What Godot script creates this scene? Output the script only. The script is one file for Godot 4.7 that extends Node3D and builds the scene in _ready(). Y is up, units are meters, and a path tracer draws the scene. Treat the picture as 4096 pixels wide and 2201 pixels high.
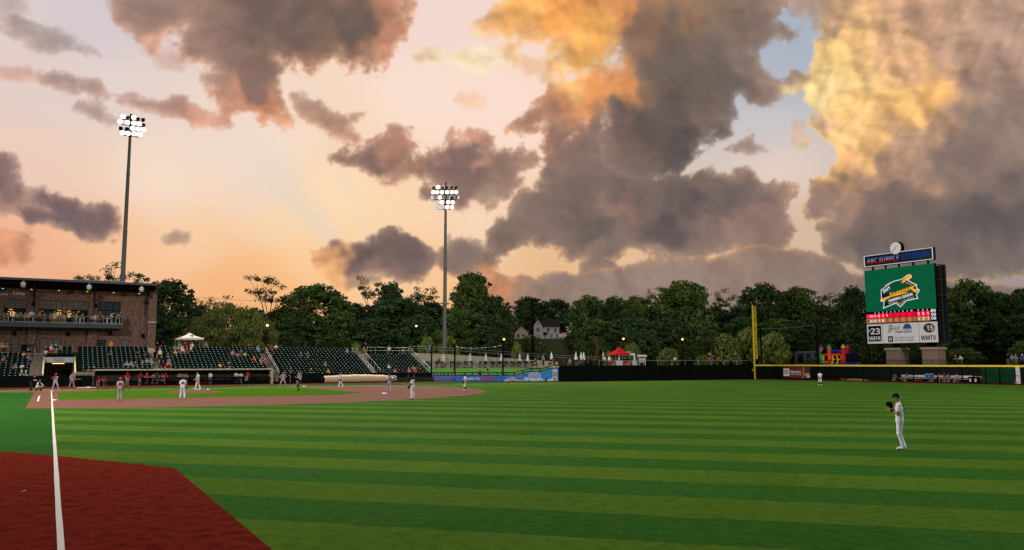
extends Node3D
# Evening ball game. World: home plate at the origin, +x runs along the third-base line, +z along the first-base line, y up, metres.

var R := RandomNumberGenerator.new()
var M := {}
var used_names := {}
var fonts := {}
const HEADING := 29.775   # compass turn of the view from -z towards +x

func _ready() -> void:
	R.seed = 20210807
	var cam := Camera3D.new()
	cam.name = "camera"
	cam.position = Vector3(-0.26,2.941,100.1)
	cam.basis = Basis(Vector3.UP,deg_to_rad(-HEADING)) * Basis(Vector3.RIGHT,0.1084988) * Basis(Vector3.BACK,-0.001328)
	cam.fov = 37.7834
	cam.near = 0.1
	cam.far = 3000.0
	add_child(cam)
	cam.current = true
	var env := Environment.new()
	env.background_mode = Environment.BG_SKY
	env.sky = Sky.new()
	env.sky.sky_material = sunset_sky()
	env.background_energy_multiplier = 1.0
	env.tonemap_mode = Environment.TONE_MAPPER_LINEAR
	env.tonemap_exposure = 1.0
	env.sdfgi_enabled = true
	env.ssao_enabled = true
	env.ssil_enabled = true
	var we := WorldEnvironment.new()
	we.name = "world_environment"
	we.environment = env
	add_child(we)
	var sun := DirectionalLight3D.new()
	sun.name = "sun"
	sun.light_color = Color(1.0,0.72,0.45)
	sun.light_energy = 0.15
	sun.light_angular_distance = 12.0
	sun.shadow_enabled = true
	sun.sky_mode = DirectionalLight3D.SKY_MODE_LIGHT_ONLY
	var toward := Vector3(sin(deg_to_rad(HEADING - 8.0)),0.09,-cos(deg_to_rad(HEADING - 8.0)))
	sun.basis = Basis.looking_at(-toward)
	add_child(sun)
	make_materials()
	build_field()
	build_walls()
	build_stands()
	build_club()
	build_dugout()
	build_terrace()
	build_outfield()
	build_scoreboard()
	build_lights()
	build_wood()
	build_people()

# ---------------------------------------------------------------- sky: air and clouds only
const DEG := 11.3778      # panorama pixels per degree
const WA := 40.0          # half width of the finely computed part
const WLO := -1.0
const WHI := 30.0

func grid_colors(pts: Array,step: float,eps: float,tint: Color) -> Image:
	var w := int(2.0 * WA / step)
	var h := int((WHI - WLO) / step)
	var im := Image.create(w,h,false,Image.FORMAT_RGBF)
	for j in h:
		var el := WHI - (j + 0.5) * step
		for i in w:
			var az := -WA + (i + 0.5) * step
			var sr := 0.0
			var sg := 0.0
			var sb := 0.0
			var sw := 0.0
			for q in pts:
				var dx: float = q[0] - az
				var dy: float = (q[1] - el) * 1.2
				var k := dx * dx + dy * dy + eps
				k = 1.0 / (k * k)
				sr += q[2] * k
				sg += q[3] * k
				sb += q[4] * k
				sw += k
			im.set_pixel(i,j,Color(sr / sw / 255.0 * tint.r,sg / sw / 255.0 * tint.g,minf(sb / sw / 255.0 * tint.b,1.0)))
	im.resize(int(2.0 * WA * DEG),int((WHI - WLO) * DEG),Image.INTERPOLATE_CUBIC)
	return im

func noise(seed_: int,wave: float,oct := 5,type := FastNoiseLite.FRACTAL_FBM,warp := 0.0) -> FastNoiseLite:
	var n := FastNoiseLite.new()
	n.seed = seed_
	n.noise_type = FastNoiseLite.TYPE_SIMPLEX_SMOOTH
	n.frequency = 1.0 / wave
	n.fractal_type = type
	n.fractal_octaves = oct
	n.fractal_gain = 0.52
	if warp > 0.0:
		n.domain_warp_enabled = true
		n.domain_warp_amplitude = warp
		n.domain_warp_frequency = 0.7 / wave
		n.domain_warp_fractal_octaves = 3
	return n

func sunset_sky() -> PanoramaSkyMaterial:
	# air colours: direction (degrees from the view's heading, height) and colour
	var air := [
		[-28.1,21.1,214,202,197],[-31.2,16.1,228,207,191],[-26.7,17.2,229,211,195],[-21.7,14.0,241,217,193],
		[-31.0,12.5,238,206,177],[-23.6,12.0,247,221,191],[-17.9,14.3,248,222,198],[-31.5,6.1,240,180,138],
		[-26.2,6.7,247,196,146],[-21.5,7.7,250,206,156],[-19.9,5.1,244,180,122],[-16.4,9.6,250,214,165],
		[-17.8,11.7,240,216,190],[-14.3,9.7,249,216,168],[-12.4,11.4,254,221,175],[-14.2,7.2,252,206,148],[-8.2,9.9,252,216,166],
		[-6.5,7.1,250,200,144],[-17.6,5.7,248,186,122],[-5.5,23.5,243,216,198],[-5.5,18.5,252,224,198],
		[-1.1,17.2,252,222,197],[-2.5,9.9,248,214,174],[18.7,18.9,180,184,186],[20.1,21.0,170,181,186],
		[24.3,23.3,160,178,186],[18.1,15.6,204,198,190],[18.5,12.9,230,207,182],[19.3,8.3,215,186,152],
		[3.2,7.1,232,188,136],[11.6,6.7,228,188,142],[27.2,15.3,205,185,168],[-3.1,12.2,246,212,180],
		[-28.3,3.8,235,168,118],[-16.2,3.6,246,180,116],[-2.5,3.7,244,184,122],[19.4,4.0,190,160,138],[31.1,5.1,160,145,140]]
	# cloud colours
	var cl := [
		[-16.8,22.9,112,95,88],[-11.3,22.7,106,92,85],[-12.6,19.5,126,98,90],[-19.4,20.6,138,112,103],[-16.7,19.4,124,102,95],
		[-18.0,18.2,132,106,98],[-24.6,22.2,152,126,117],[-18.2,16.7,214,142,108],[-20.1,17.6,196,142,119],[-16.6,16.9,200,138,110],[-9.4,22.3,188,132,104],
		[-12.3,20.8,130,103,92],[-24.5,20.3,218,168,145],[-8.1,24.4,190,135,108],[-22.7,20.0,150,124,115],
		[-31.4,20.0,150,134,130],[-29.8,19.4,146,130,128],[-30.2,17.4,150,127,122],[-23.3,16.5,160,118,108],
		[-21.0,15.9,208,146,120],[-33.2,17.6,205,165,150],[-33.0,11.5,118,96,98],[-29.7,9.0,108,92,96],[-27.2,8.7,116,98,100],[-32.3,7.0,224,155,122],[-27.8,15.7,160,135,128],
		[-8.3,15.1,172,124,108],[-10.0,13.8,112,92,90],[-7.4,13.5,160,122,110],[-2.8,14.4,120,98,94],[-4.8,13.8,122,98,94],[-4.0,12.2,128,104,99],[-1.7,11.6,160,135,122],[-3.1,15.8,205,150,125],
		[-11.0,7.6,104,90,90],[-7.0,7.6,112,96,96],[-12.9,6.8,245,178,120],[-9.5,6.3,135,112,106],[-3.1,7.4,126,110,106],
		[0.4,24.1,246,176,98],[5.7,22.2,250,178,90],[4.5,20.1,248,190,120],[1.8,22.3,242,172,110],[-1.4,23.3,240,176,120],[3.3,24.6,246,165,84],
		[3.9,17.7,165,122,102],[6.8,19.2,240,158,96],[2.7,16.3,150,115,104],[4.7,18.5,214,146,104],
		[11.9,20.8,116,102,95],[14.7,19.8,116,104,98],[10.7,16.9,104,93,89],[12.3,14.6,92,84,83],[9.2,23.3,140,112,96],[7.7,23.9,225,150,90],
		[7.9,17.0,116,100,95],[6.1,13.0,128,110,105],[8.9,12.0,122,106,102],[3.2,11.1,126,109,104],[15.8,11.7,118,104,101],[5.6,15.7,142,118,108],[17.5,21.1,135,115,106],[18.9,18.4,145,122,112],[16.5,18.1,110,98,94],
		[11.7,9.7,96,87,88],[6.1,9.0,108,96,93],[15.7,8.2,152,124,113],[17.9,10.0,150,122,114],[6.0,7.2,150,128,116],[17.0,6.8,150,126,115],[0.3,8.8,128,110,102],[7.8,11.0,150,120,108],
		[9.4,5.9,156,136,125],[19.5,5.9,148,128,119],[3.2,5.4,152,131,120],[-1.4,6.0,200,140,105],[6.0,5.1,152,132,122],[12.9,5.8,154,134,124],[16.9,5.4,150,130,120],
		[22.6,19.2,253,210,138],[23.4,20.8,248,200,135],[22.0,18.0,255,224,160],[22.6,14.6,250,206,142],[23.7,16.0,252,206,138],[25.4,17.4,250,202,132],
		[28.0,16.8,246,188,118],[26.3,19.2,226,178,134],[27.5,21.1,196,156,130],[29.8,20.0,190,156,134],[30.7,17.2,166,138,124],[33.2,19.1,186,154,138],
		[31.6,14.7,150,130,121],[30.4,12.5,142,122,114],[27.1,13.6,186,150,127],[24.8,14.4,238,188,126],[24.0,12.2,166,134,118],[22.6,13.3,235,175,115],
		[26.9,9.4,124,109,104],[24.6,9.0,130,112,107],[31.3,8.5,106,97,97],[24.5,7.5,108,98,97],[29.0,7.2,114,103,101],[22.0,5.0,142,124,116],[32.1,5.5,128,115,110],[21.2,21.9,168,138,126],
		[21.7,10.7,150,124,114],[17.2,14.7,148,126,117],[20.4,15.2,222,176,150],[-3.1,21.1,255,232,190],[-3.1,18.4,246,200,165],[6.3,6.7,124,108,102],[-23.0,8.0,150,125,118],[-11.7,16.3,180,140,126]]
	var A := grid_colors(air,0.5,5.0,Color(1,1,1.05))
	var C := grid_colors(cl,0.4,0.9,Color(0.99,0.98,0.97))
	var w := A.get_width()
	var h := A.get_height()
	var n_edge := noise(11,34.0,6,FastNoiseLite.FRACTAL_FBM,13.0)
	n_edge.fractal_gain = 0.66
	var n_big := noise(12,110.0,3)
	var n_body := noise(13,44.0,4,FastNoiseLite.FRACTAL_FBM,12.0)
	n_body.fractal_gain = 0.38
	var n_puff := noise(14,21.0,3)
	n_puff.noise_type = FastNoiseLite.TYPE_CELLULAR
	n_puff.cellular_distance_function = FastNoiseLite.DISTANCE_EUCLIDEAN
	n_puff.cellular_return_type = FastNoiseLite.RETURN_DISTANCE
	n_puff.fractal_gain = 0.4
	var n_wx := noise(15,40.0,3)
	var n_wy := noise(16,40.0,3)
	# noise fields, computed once
	var E := PackedFloat32Array()
	var B := PackedFloat32Array()
	var P := PackedFloat32Array()
	E.resize(w * h)
	B.resize(w * h)
	P.resize(w * h)
	for j in h:
		for i in w:
			var k := j * w + i
			E[k] = n_edge.get_noise_2d(i,j * 1.15) + 0.2 * n_big.get_noise_2d(i,j)
			B[k] = n_body.get_noise_2d(i * 0.8 + 500,j * 1.1)
			P[k] = -n_puff.get_noise_2d(i + 9.0 * E[k],j + 9.0 * B[k])
	var out := A.duplicate() as Image
	for j in h:
		for i in w:
			var dx := (i / DEG - WA) + 7.6
			var dy := (WHI - j / DEG) - 3.0
			var r := sqrt(dx * dx + dy * dy)
			if dy < 0.0 or r > 26.0:
				continue
			var an := rad_to_deg(atan2(dy,-dx))
			var band := exp(-pow((an - 47.0) / 5.5,2.0)) + 0.5 * exp(-pow((an - 66.0) / 3.0,2.0))
			out.set_pixel(i,j,out.get_pixel(i,j).lerp(Color(0.88,0.84,0.79),0.45 * band * smoothstep(2.0,8.0,r) * (1.0 - smoothstep(12.0,24.0,r))))
	var sun_az := -8.0
	var sun_el := 1.0
	var clouds: Array = [
		# [outline, ragged edge in px, softness in px, opacity, rim colour, rim strength, cauliflower]
		[[Vector2(-3.2,23.5),Vector2(-1.7,24.1),Vector2(-0.2,25.4),Vector2(3.4,26.6),Vector2(8.3,26.4),Vector2(8.3,22.8),Vector2(7.5,21.3),Vector2(6.3,20.0),Vector2(4.7,19.7),Vector2(4.0,20.5),Vector2(3.3,20.7),Vector2(2.7,22.0),Vector2(1.3,22.5),Vector2(0.1,22.7),Vector2(-1.4,22.8)],15.0,9.0,0.95,Color(1,0.86,0.6),0.35,0.5],
		[[Vector2(-7.1,21.3),Vector2(-6.1,21.7),Vector2(-3.1,21.7),Vector2(0.1,22.0),Vector2(0.4,21.0),Vector2(-1.4,20.7),Vector2(-3.7,20.3),Vector2(-4.0,20.7),Vector2(-6.6,20.8)],9.0,7.0,1.0,Color(1,0.94,0.8),1.4,0.2],
		[[Vector2(0.4,21.2),Vector2(3.3,20.9),Vector2(4.5,20.1),Vector2(4.2,19.2),Vector2(2.4,19.5),Vector2(1.0,20.2)],12.0,10.0,0.6,Color(1,0.9,0.7),0.2,0.3],
		[[Vector2(-4.0,18.5),Vector2(-3.0,18.8),Vector2(-2.1,18.4),Vector2(-2.3,18.0),Vector2(-3.4,18.0),Vector2(-4.0,18.1)],9.0,6.0,0.6,Color(1,0.8,0.6),0.2,0.2],
		[[Vector2(1.2,17.6),Vector2(2.4,18.5),Vector2(2.9,19.5),Vector2(4.2,19.8),Vector2(5.3,19.7),Vector2(7.4,19.7),Vector2(7.6,18.4),Vector2(6.2,17.1),Vector2(5.0,16.3),Vector2(3.8,15.4),Vector2(3.1,15.1),Vector2(2.5,16.1),Vector2(2.4,16.9),Vector2(0.7,16.5),Vector2(-0.2,16.4),Vector2(0.9,17.2)],12.0,5.0,0.97,Color(0.96,0.66,0.42),0.5,0.3],
		[[Vector2(4.5,20.1),Vector2(6.2,20.3),Vector2(8.0,21.0),Vector2(8.2,18.9),Vector2(7.3,16.8),Vector2(5.9,16.3),Vector2(4.9,18.2)],10.0,10.0,0.85,Color(1,0.7,0.4),0.4,0.3],
		[[Vector2(23.0,24.7),Vector2(22.3,22.8),Vector2(22.1,22.3),Vector2(21.9,20.4),Vector2(21.8,19.3),Vector2(20.9,18.6),Vector2(21.2,17.7),Vector2(21.5,17.0),Vector2(22.3,16.8),Vector2(22.4,16.1),Vector2(21.3,15.6),Vector2(21.6,14.9),Vector2(22.5,14.3),Vector2(22.4,12.7),Vector2(21.3,11.9),Vector2(20.9,11.0),Vector2(20.2,10.3),Vector2(21.1,9.7),Vector2(22.1,9.5),Vector2(21.4,8.8),Vector2(21.8,8.4),Vector2(21.5,7.4),Vector2(22.3,6.6),Vector2(26.7,5.6),Vector2(35.1,5.1),Vector2(36.8,13.9),Vector2(36.2,22.0)],10.0,3.0,1.0,Color(1,0.88,0.6),0.55,1.0],
		[[Vector2(20.0,25.2),Vector2(23.0,24.7),Vector2(22.4,22.4),Vector2(21.7,21.7),Vector2(20.9,22.1),Vector2(20.0,22.8),Vector2(19.8,23.8)],14.0,9.0,0.9,Color(0.85,0.7,0.6),0.2,0.3],
		[[Vector2(-1.7,8.3),Vector2(-0.8,9.7),Vector2(0.1,11.1),Vector2(1.5,12.2),Vector2(2.4,13.9),Vector2(2.7,15.0),Vector2(4.4,16.3),Vector2(6.2,17.1),Vector2(7.0,14.3),Vector2(10.1,13.1),Vector2(12.3,12.9),Vector2(14.2,13.3),Vector2(15.3,12.8),Vector2(16.9,13.0),Vector2(17.9,11.9),Vector2(19.9,11.3),Vector2(19.3,10.7),Vector2(19.0,9.4),Vector2(19.2,8.0),Vector2(18.7,7.4),Vector2(17.0,7.2),Vector2(15.7,7.8),Vector2(13.8,7.1),Vector2(11.6,7.4),Vector2(9.4,7.9),Vector2(6.0,7.5),Vector2(3.2,8.0),Vector2(1.2,8.7),Vector2(0.1,8.0),Vector2(-1.4,7.1)],14.0,5.0,0.98,Color(0.95,0.68,0.5),0.3,0.55],
		[[Vector2(6.9,26.4),Vector2(7.6,23.2),Vector2(8.2,21.0),Vector2(7.5,19.6),Vector2(6.9,18.3),Vector2(6.7,16.5),Vector2(6.6,14.7),Vector2(7.0,13.8),Vector2(8.7,13.3),Vector2(10.1,12.8),Vector2(12.4,13.0),Vector2(12.6,13.8),Vector2(12.9,14.7),Vector2(14.2,15.0),Vector2(15.4,15.6),Vector2(15.8,16.7),Vector2(15.9,17.6),Vector2(16.6,18.2),Vector2(17.2,17.6),Vector2(18.4,17.3),Vector2(20.2,18.0),Vector2(20.0,19.1),Vector2(19.4,18.5),Vector2(18.2,19.1),Vector2(17.6,20.2),Vector2(17.2,20.8),Vector2(18.5,21.4),Vector2(20.0,21.6),Vector2(19.8,22.3),Vector2(18.6,22.7),Vector2(18.8,22.9),Vector2(19.4,23.6),Vector2(20.0,25.2)],13.0,6.0,1.0,Color(0.72,0.6,0.52),0.25,0.3],
		[[Vector2(15.4,14.5),Vector2(16.4,14.9),Vector2(17.0,15.7),Vector2(17.4,15.4),Vector2(17.4,14.8),Vector2(17.9,14.4),Vector2(17.2,14.1),Vector2(16.4,14.3)],8.0,4.0,0.9,Color(0.9,0.7,0.6),0.2,0.2],
		[[Vector2(19.8,15.7),Vector2(20.4,15.7),Vector2(20.6,15.1),Vector2(21.1,14.8),Vector2(20.6,14.4),Vector2(20.1,14.5),Vector2(19.8,14.9)],8.0,6.0,0.6,Color(1,0.8,0.65),0.2,0.2],
		[[Vector2(-7.0,13.5),Vector2(-6.1,14.8),Vector2(-4.6,15.1),Vector2(-4.0,16.2),Vector2(-2.5,15.9),Vector2(-1.5,15.7),Vector2(-0.8,15.0),Vector2(1.2,14.8),Vector2(2.2,14.4),Vector2(1.2,13.3),Vector2(0.1,12.5),Vector2(-0.2,11.6),Vector2(-1.9,10.9),Vector2(-4.0,11.2),Vector2(-6.2,12.0),Vector2(-5.1,12.4),Vector2(-6.0,13.1)],15.0,6.0,0.93,Color(0.98,0.72,0.55),0.35,0.3],
		[[Vector2(-12.5,14.0),Vector2(-11.4,14.5),Vector2(-10.5,14.9),Vector2(-9.8,15.6),Vector2(-8.7,16.2),Vector2(-7.3,16.2),Vector2(-7.0,15.3),Vector2(-7.3,14.3),Vector2(-6.6,13.5),Vector2(-8.2,12.8),Vector2(-9.9,12.9),Vector2(-11.3,13.4)],12.0,6.0,0.93,Color(0.98,0.68,0.52),0.35,0.3],
		[[Vector2(-13.5,17.2),Vector2(-12.3,17.0),Vector2(-11.3,17.3),Vector2(-11.0,16.9),Vector2(-12.0,16.3),Vector2(-10.8,15.6),Vector2(-11.1,15.3),Vector2(-12.5,16.0),Vector2(-13.5,16.2)],11.0,7.0,0.6,Color(0.98,0.72,0.55),0.3,0.2],
		[[Vector2(-27.6,24.0),Vector2(-27.2,21.5),Vector2(-25.9,20.9),Vector2(-24.8,20.2),Vector2(-23.9,21.1),Vector2(-22.7,21.5),Vector2(-23.1,20.3),Vector2(-22.2,19.6),Vector2(-20.8,19.2),Vector2(-21.1,17.8),Vector2(-20.1,16.9),Vector2(-18.3,16.6),Vector2(-15.9,16.4),Vector2(-15.4,16.6),Vector2(-16.1,17.8),Vector2(-16.7,19.4),Vector2(-16.6,20.1),Vector2(-14.8,20.0),Vector2(-12.9,20.6),Vector2(-11.8,20.4),Vector2(-11.0,20.6),Vector2(-10.2,20.1),Vector2(-9.2,20.3),Vector2(-8.9,21.7),Vector2(-7.9,22.9),Vector2(-8.0,24.2),Vector2(-6.4,26.5)],15.0,8.0,0.97,Color(0.98,0.66,0.46),0.5,0.25],
		[[Vector2(-15.9,18.3),Vector2(-14.2,17.8),Vector2(-12.5,17.1),Vector2(-11.0,17.3),Vector2(-11.6,16.6),Vector2(-12.1,16.2),Vector2(-11.0,15.7),Vector2(-10.0,15.4),Vector2(-11.4,15.4),Vector2(-13.3,16.0),Vector2(-14.7,16.6),Vector2(-15.7,17.1)],10.0,6.0,0.8,Color(0.95,0.68,0.5),0.3,0.2],
		[[Vector2(-25.8,20.7),Vector2(-24.5,20.6),Vector2(-23.5,20.1),Vector2(-23.0,19.3),Vector2(-24.4,19.3),Vector2(-25.4,19.8)],12.0,10.0,0.55,Color(1,0.75,0.6),0.2,0.2],
		[[Vector2(-33.0,20.1),Vector2(-31.7,20.5),Vector2(-30.3,20.2),Vector2(-29.2,19.5),Vector2(-28.2,19.2),Vector2(-30.3,19.0),Vector2(-31.6,19.1),Vector2(-32.7,19.7)],12.0,9.0,0.75,Color(0.85,0.72,0.68),0.1,0.2],
		[[Vector2(-34.9,21.7),Vector2(-32.0,22.2),Vector2(-32.0,21.0),Vector2(-33.1,20.1),Vector2(-34.7,19.5)],12.0,12.0,0.5,Color(0.9,0.75,0.7),0.1,0.2],
		[[Vector2(-34.6,17.5),Vector2(-32.1,17.6),Vector2(-30.6,17.7),Vector2(-29.5,17.8),Vector2(-28.3,17.6),Vector2(-27.6,17.0),Vector2(-26.0,16.8),Vector2(-24.3,16.7),Vector2(-23.4,17.2),Vector2(-22.6,17.1),Vector2(-21.8,16.4),Vector2(-20.8,16.2),Vector2(-19.9,15.8),Vector2(-21.3,15.6),Vector2(-22.6,15.9),Vector2(-23.8,16.2),Vector2(-26.0,16.5),Vector2(-27.9,16.6),Vector2(-29.0,17.0),Vector2(-30.8,17.0),Vector2(-32.3,17.1),Vector2(-34.6,17.1)],8.0,5.0,0.85,Color(0.96,0.7,0.56),0.3,0.2],
		[[Vector2(-29.0,15.8),Vector2(-28.2,16.2),Vector2(-27.3,15.9),Vector2(-27.0,15.3),Vector2(-27.5,15.0),Vector2(-28.4,15.3)],9.0,6.0,0.8,Color(0.9,0.7,0.6),0.2,0.2],
		[[Vector2(-34.3,12.4),Vector2(-32.5,12.3),Vector2(-32.0,11.9),Vector2(-32.2,11.1),Vector2(-32.0,10.4),Vector2(-32.5,9.9),Vector2(-34.1,9.7)],9.0,5.0,0.9,Color(0.92,0.68,0.56),0.2,0.2],
		[[Vector2(-34.1,9.7),Vector2(-31.7,10.2),Vector2(-30.4,10.4),Vector2(-30.8,9.7),Vector2(-32.1,9.2),Vector2(-34.0,8.2)],10.0,7.0,0.7,Color(0.9,0.7,0.6),0.2,0.2],
		[[Vector2(-31.6,9.0),Vector2(-31.0,9.3),Vector2(-29.7,9.3),Vector2(-30.5,9.6),Vector2(-30.4,10.1),Vector2(-28.9,10.1),Vector2(-28.5,9.7),Vector2(-27.6,9.6),Vector2(-27.3,9.9),Vector2(-26.7,9.7),Vector2(-26.1,9.0),Vector2(-26.3,8.3),Vector2(-27.6,7.8),Vector2(-28.6,8.1),Vector2(-28.8,8.5),Vector2(-30.1,8.7),Vector2(-31.3,8.4)],8.0,5.0,0.95,Color(0.88,0.66,0.56),0.2,0.3],
		[[Vector2(-34.0,7.6),Vector2(-32.4,7.8),Vector2(-31.9,7.7),Vector2(-31.2,8.0),Vector2(-31.3,7.1),Vector2(-31.5,6.4),Vector2(-32.3,5.8),Vector2(-33.9,6.0)],7.0,4.0,0.85,Color(1,0.74,0.5),0.4,0.7],
		[[Vector2(-23.6,8.0),Vector2(-23.0,8.4),Vector2(-22.1,8.4),Vector2(-22.3,7.9),Vector2(-23.2,7.8)],6.0,4.0,0.7,Color(0.9,0.7,0.6),0.2,0.2],
		[[Vector2(4.9,6.2),Vector2(5.2,6.9),Vector2(6.0,7.1),Vector2(7.3,6.8),Vector2(7.7,5.9),Vector2(6.0,5.8)],5.0,3.0,0.9,Color(0.95,0.7,0.5),0.2,0.4],
		[[Vector2(-2.1,5.4),Vector2(-1.9,6.5),Vector2(-1.1,6.3),Vector2(-0.2,5.8),Vector2(0.7,5.9),Vector2(1.6,5.6),Vector2(2.6,6.0),Vector2(3.8,6.1),Vector2(4.9,5.9),Vector2(6.0,6.0),Vector2(7.1,6.2),Vector2(8.5,6.6),Vector2(9.7,6.8),Vector2(11.0,6.6),Vector2(11.8,6.9),Vector2(13.8,7.0),Vector2(15.9,7.4),Vector2(17.7,7.5),Vector2(18.8,7.3),Vector2(20.0,7.4),Vector2(21.1,6.9),Vector2(22.2,6.6),Vector2(22.8,5.5),Vector2(36.1,3.8),Vector2(36.0,1.1),Vector2(-2.1,1.5)],6.0,3.0,0.97,Color(1,0.72,0.48),0.75,0.8],
		[[Vector2(-5.4,7.4),Vector2(-4.5,8.7),Vector2(-3.1,8.8),Vector2(-1.4,8.0),Vector2(-1.1,6.3),Vector2(-3.9,6.1),Vector2(-4.8,6.5)],9.0,5.0,0.9,Color(0.96,0.7,0.5),0.3,0.4],
		[[Vector2(-13.7,7.1),Vector2(-12.3,7.3),Vector2(-11.5,6.2),Vector2(-10.1,6.2),Vector2(-9.3,5.8),Vector2(-11.5,5.1),Vector2(-13.4,5.8)],7.0,5.0,0.8,Color(1,0.78,0.5),0.4,0.7],
		[[Vector2(-13.9,7.5),Vector2(-12.3,8.1),Vector2(-11.0,8.3),Vector2(-9.3,8.7),Vector2(-8.6,9.1),Vector2(-7.9,8.6),Vector2(-7.1,8.8),Vector2(-5.8,8.1),Vector2(-5.6,7.4),Vector2(-6.2,6.2),Vector2(-8.1,5.9),Vector2(-10.1,6.3),Vector2(-11.5,6.2),Vector2(-12.6,6.8)],8.0,4.0,0.97,Color(0.85,0.68,0.58),0.2,0.5]]
	for c in clouds:
		var poly := PackedVector2Array()
		var lo := Vector2(1e9,1e9)
		var hi := Vector2(-1e9,-1e9)
		for q: Vector2 in c[0]:
			var v := Vector2((q.x + WA) * DEG,(WHI - q.y) * DEG)
			poly.append(v)
			lo = lo.min(v)
			hi = hi.max(v)
		var rough: float = c[1] * 0.85
		var soft: float = c[2] * 0.55
		var pad := rough + soft + 2.0
		var x0 := clampi(int(lo.x - pad),0,w)
		var x1 := clampi(int(hi.x + pad),0,w)
		var y0 := clampi(int(lo.y - pad),0,h)
		var y1 := clampi(int(hi.y + pad),0,h)
		if x1 <= x0 or y1 <= y0:
			continue
		# signed distance to the outline on a coarse net, then enlarged
		var cw := (x1 - x0) / 3 + 2
		var ch := (y1 - y0) / 3 + 2
		var D := Image.create(cw,ch,false,Image.FORMAT_RF)
		var np := poly.size()
		for j in ch:
			for i in cw:
				var p := Vector2(x0 + (i + 0.5) * 3.0,y0 + (j + 0.5) * 3.0)
				var d2 := 1e9
				var a := poly[np - 1]
				for b in poly:
					var ab := b - a
					var ap := p - a
					var t := clampf(ap.dot(ab) / ab.length_squared(),0.0,1.0)
					d2 = minf(d2,(ap - ab * t).length_squared())
					a = b
				var sd := sqrt(d2)
				D.set_pixel(i,j,Color(minf(sd,60.0) if Geometry2D.is_point_in_polygon(p,poly) else -sd,0,0))
		D.resize(cw * 3,ch * 3,Image.INTERPOLATE_BILINEAR)
		var sdv := D.get_data().to_float32_array()
		var dw := cw * 3
		var opacity: float = c[3]
		var rim: Color = c[4]
		var rim_s: float = c[5]
		var puff: float = c[6]
		for y in range(y0,y1):
			for x in range(x0,x1):
				var sd := sdv[(y - y0) * dw + x - x0]
				if sd < -pad:
					continue
				var k := y * w + x
				var e := E[k]
				var dens := sd + 3.0 + rough * (e * 1.15 + (0.5 * P[k] + 0.02) * puff)
				if dens <= 0.0:
					continue
				var a := (1.0 - exp(-dens / (soft * (0.5 + 0.5 * (1.0 - puff))))) * opacity
				if a < 0.004:
					continue
				# which way is the sun, and how does the billow face it
				var sx := sun_az - (x / DEG - WA)
				var sy := (WHI - y / DEG) - sun_el
				var sl := 1.0 / maxf(sqrt(sx * sx + sy * sy),0.5)
				sx *= sl
				sy *= sl
				var kx := clampi(x + int(sx * 6.0),0,w - 1)
				var ky := clampi(y + int(sy * 6.0),0,h - 1)
				var k2 := ky * w + kx
				var wx := clampi(x + int(n_wx.get_noise_2d(x,y) * 22.0 + B[k] * 10.0),0,w - 1)
				var wy := clampi(y + int(n_wy.get_noise_2d(x,y) * 22.0 + e * 8.0),0,h - 1)
				var col := C.get_pixel(wx,wy)
				var lit := smoothstep(0.5,0.85,col.r)
				var facing := (B[k] - B[k2]) * (0.22 + 0.25 * lit) + (P[k] - P[k2]) * puff * (0.12 + 0.7 * lit)
				var qx := clampi(x - x0 + int(sx * 9.0),0,dw - 1)
				var qy := clampi(y - y0 + int(sy * 9.0),0,ch * 3 - 1)
				var toward := clampf(0.5 + (sd - sdv[qy * dw + qx]) / 14.0,0.0,1.0)
				var thin := exp(-dens / (soft * 1.3))
				var tone := 1.0 + clampf(facing * 0.6,-0.14,0.18) + B[k] * 0.05 - 0.05 * (1.0 - lit) * (1.0 - exp(-dens / 40.0))
				col = Color(col.r * tone,col.g * (tone * 0.96 + 0.04),col.b * (tone * 0.88 + 0.12))
				col = col.lerp(rim,clampf(thin * (0.25 + 0.9 * toward) * (0.3 + rim_s),0.0,0.85))
				var under := out.get_pixel(x,y)
				out.set_pixel(x,y,under.lerp(col,a))
	# whole sphere, coarse: the rest of the evening sky
	var pw := 1024
	var ph := 512
	var all := Image.create(pw,ph,false,Image.FORMAT_RGBF)
	var n_c := noise(21,46.0,5,FastNoiseLite.FRACTAL_FBM,18.0)
	var n_d := noise(22,24.0,4)
	for j in ph:
		var el := 90.0 - (j + 0.5) * 180.0 / ph
		if el < -3.0:
			for i in pw:
				all.set_pixel(i,j,Color(0.36,0.32,0.3))
			continue
		for i in pw:
			var az := wrapf((i + 0.5) * 360.0 / pw - HEADING,-180.0,180.0)
			var dir := Vector3(sin(deg_to_rad(az)) * cos(deg_to_rad(el)),sin(deg_to_rad(el)),cos(deg_to_rad(az)) * cos(deg_to_rad(el)))
			var glow := clampf(cos(deg_to_rad(az + 14.0)) * 0.5 + 0.5,0.0,1.0)
			var low := 1.0 - smoothstep(0.0,55.0,el)
			var col := Color(0.7,0.75,0.82).lerp(Color(0.86,0.76,0.7),glow * (0.35 + 0.65 * low))
			col = col.lerp(Color(0.54,0.49,0.52),(1.0 - glow) * low * 0.8)
			var p := dir * 60.0 / (0.35 + maxf(dir.y,0.0))
			var d := n_c.get_noise_3d(p.x,p.y * 0.4,p.z)
			var cov := smoothstep(-0.14,0.2,d + 0.02)
			var rise := smoothstep(18.0,40.0,el)
			col = Color(0.46,0.42,0.43).lerp(col,clampf(rise + 0.8 * glow * glow * glow * glow,0.0,1.0))
			var body := Color(0.36,0.33,0.34).lerp(Color(0.56,0.54,0.56),rise).lerp(Color(0.46,0.42,0.41).lerp(Color(0.8,0.76,0.76),rise),clampf(0.5 - d * 1.3 + n_d.get_noise_3d(p.x,p.y,p.z) * 0.5,0.0,1.0))
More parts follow.
